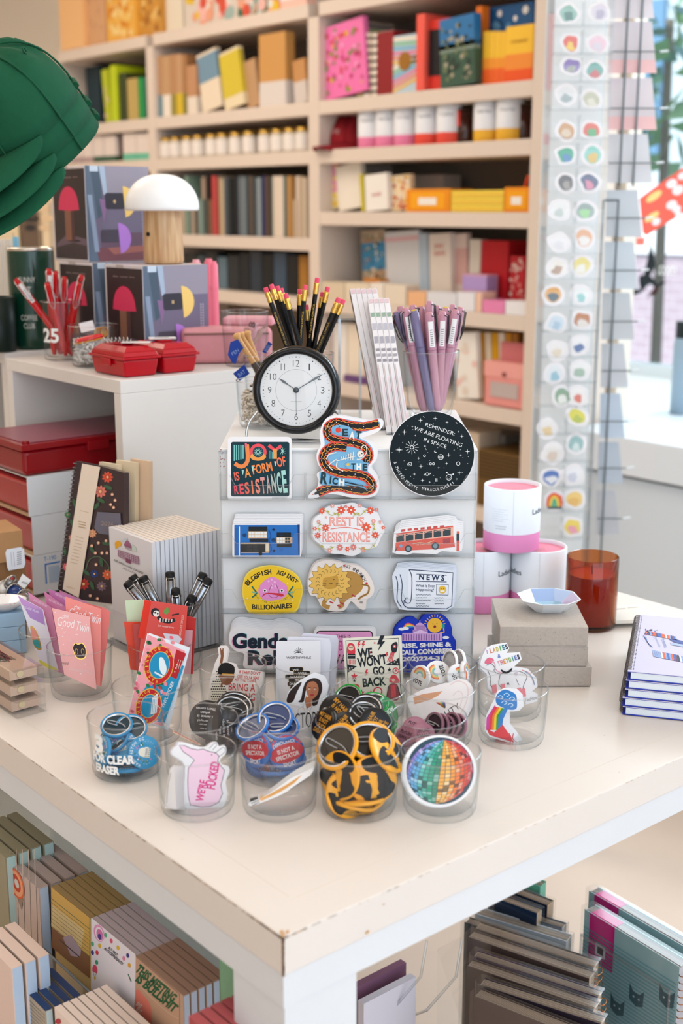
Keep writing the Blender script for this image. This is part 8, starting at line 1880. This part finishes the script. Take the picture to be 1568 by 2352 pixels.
def planner_front(t,Mx,W,H):
 A=Art(lambda x,y:(x,y));
 for k in range(34):A.rect(.0,H-.03-k*.006,W,H-.0275-k*.006,'#7fb4bc');A.z-=A.dz
 A.rect(.012,H-.075,.062,H,'#e0218a');A.rect(.026,H-.062,.046,H-.042,'#e6dfe2');A.rect(.03,H-.058,.042,H-.046,'#4a3a44')
 for cx_,cy_ in((.11,H-.09),(.075,H-.125),(.165,H-.06)):
  A.poly([(cx_-.014,cy_+.018),(cx_-.006,cy_+.008),(cx_+.006,cy_+.008),(cx_+.014,cy_+.018),(cx_+.013,cy_-.008),(cx_,cy_-.014),(cx_-.013,cy_-.008)],'#4a6a74');A.circ(cx_-.005,cy_,.0018,'#c9dde0',8);A.circ(cx_+.005,cy_,.0018,'#c9dde0',8)
 A.mb.done('cover_print',t,Matrix(((1,0,0,0),(0,0,-1,0),(0,1,0,0),(0,0,0,1))))
 MB().box((.012,.0,H-.0012),(.06,.0225,H-.0004),'#e0218a').done('pink_band',t)
t,Mx=wrapped('planner','teal striped planner with a magenta band, nearer of the two','planner',(1342,2088),(1560,2222),.49,.23,.023,TL,M('#c9c6cc',.6),'teal cat planners',True);planner_front(t,Mx,.18,.23)
t,Mx=wrapped('planner','teal striped planner with a magenta band, farther of the two','planner',(1352,2046),(1590,2186),.49,.23,.021,TL,M('#c9c6cc',.6),'teal cat planners',True);planner_front(t,Mx,.18,.23)
# clear holders on the floor carrying them
def holder(label,pl_,pr_,zt,dep,lip):
 a=az(*pl_,zt);b=az(*pr_,zt);U=b-a;U.z=0;Wd_=U.length;U.normalize();V=Vector((-U.y,U.x,0));Mx=Matrix((U,V,ZZ)).transposed().to_4x4();Mx.translation=Vector((a.x,a.y,0))
 t=thing('acrylic_holder',label,'display stand',Mx)
 MB().box((0,-.004,.24),(Wd_,-.001,lip),ACR).tube([(0,-.0025,lip),(Wd_,-.0025,lip)],.0018,ACRE,6).done('front_plate',t)
 MB().box((0,-.004,.245),(Wd_,dep,.2495),ACR).done('shelf_plate',t)
 for x in(.0,Wd_-.003):MB().box((x,-.004,0),(x+.003,dep,.245),ACR).tube([(x+.0015,-.003,0),(x+.0015,-.003,lip)],.0015,ACRE,6).done('side_plate',t)
 return t
holder('clear acrylic holder under the brown notebooks',(1040,2330),(1340,2440),.47,.26,.36)
holder('clear acrylic holder carrying the teal planners',(1338,2104),(1545,2232),.485,.06,.455)
mb=MB();q=[az(x,y,.46)for x,y in((975,2200),(966,2248),(900,2315))]
t=thing('acrylic_sheet','bent clear acrylic holder standing beside the leg on the right','display stand',(0,0,0))
for dx in(0,.05):mb.tube([az(980,2160,.5)+RT*dx,az(966,2243,.46)+RT*dx,az(900,2320,.40)+RT*dx,az(870,2340,.0)+RT*dx],.0022,ACRE,6)
mb.done('edge',t)
MB().add([az(1003,2180,.5),az(1003,2352,.28),az(1060,2352,.28),az(1060,2150,.5)],[(0,1,2,3)],ACR).done('plate',t)
for i in range(2):
 o=MB().box((0,0,0),(.10,.012,.12),M(['#e4dde6','#8a5f78'][i],.5)).done('notebook',None,Matrix.Translation(az(835,2335-20*i,.42)+Vector((0,.02*i,-.1))))
 tag(o,['pale notebook standing just right of the table leg','plum notebook behind the pale one beside the table leg'][i],'notebook')
# ================================================================ finer pieces hang from the part they sit on
UNDER=dict(clip=('cap',),cap_end=('cap',),price_label=('cap',),gold_lettering=('shaft',),pin_wire=('back_ring',),printed_words=('sleeve','body'),small_print=('sleeve',),sleeve_seam=('sleeve',),lid_emblem=('lid',),switch=('base',),punched_holes=('cover',),cover_print=('cover','paper_block','block'),cover_drawing=('cover',),latch=('body',),handle=('lid',),zip=('body',),snap=('flap',),hour_hand=('dial',),minute_hand=('dial',),second_hand=('dial',),hub=('dial',),blue_print=('sleeve',),barcode=('paper',),lettering=('paper',),label=('body','front_panel','glass'),printed_band=('carton',),pencil_strip=('carton',),round_seal=('kraft_paper',),scribble_print=('kraft_paper',),pink_band=('cover',),eyelet=('crown',),seam=('crown',),page_lines=('pages',),printed_title=('cover','body'),purple_print=('sheets',),specks=('lid',))
for root in[o for o in C0.objects if o.parent is None and 'category' in o and o.type=='EMPTY']:
 kids=list(root.children)
 for c in kids:
  for want in UNDER.get(c.name.split('.')[0],()):
   host=[k for k in kids if k.name.split('.')[0]==want and k is not c and k.parent is root]
   if host:
    ml=c.matrix_basis.copy();hl=host[0].matrix_basis.copy()
    c.parent=host[0];c.matrix_parent_inverse=Matrix.Identity(4);c.matrix_basis=hl.inverted()@ml
    break
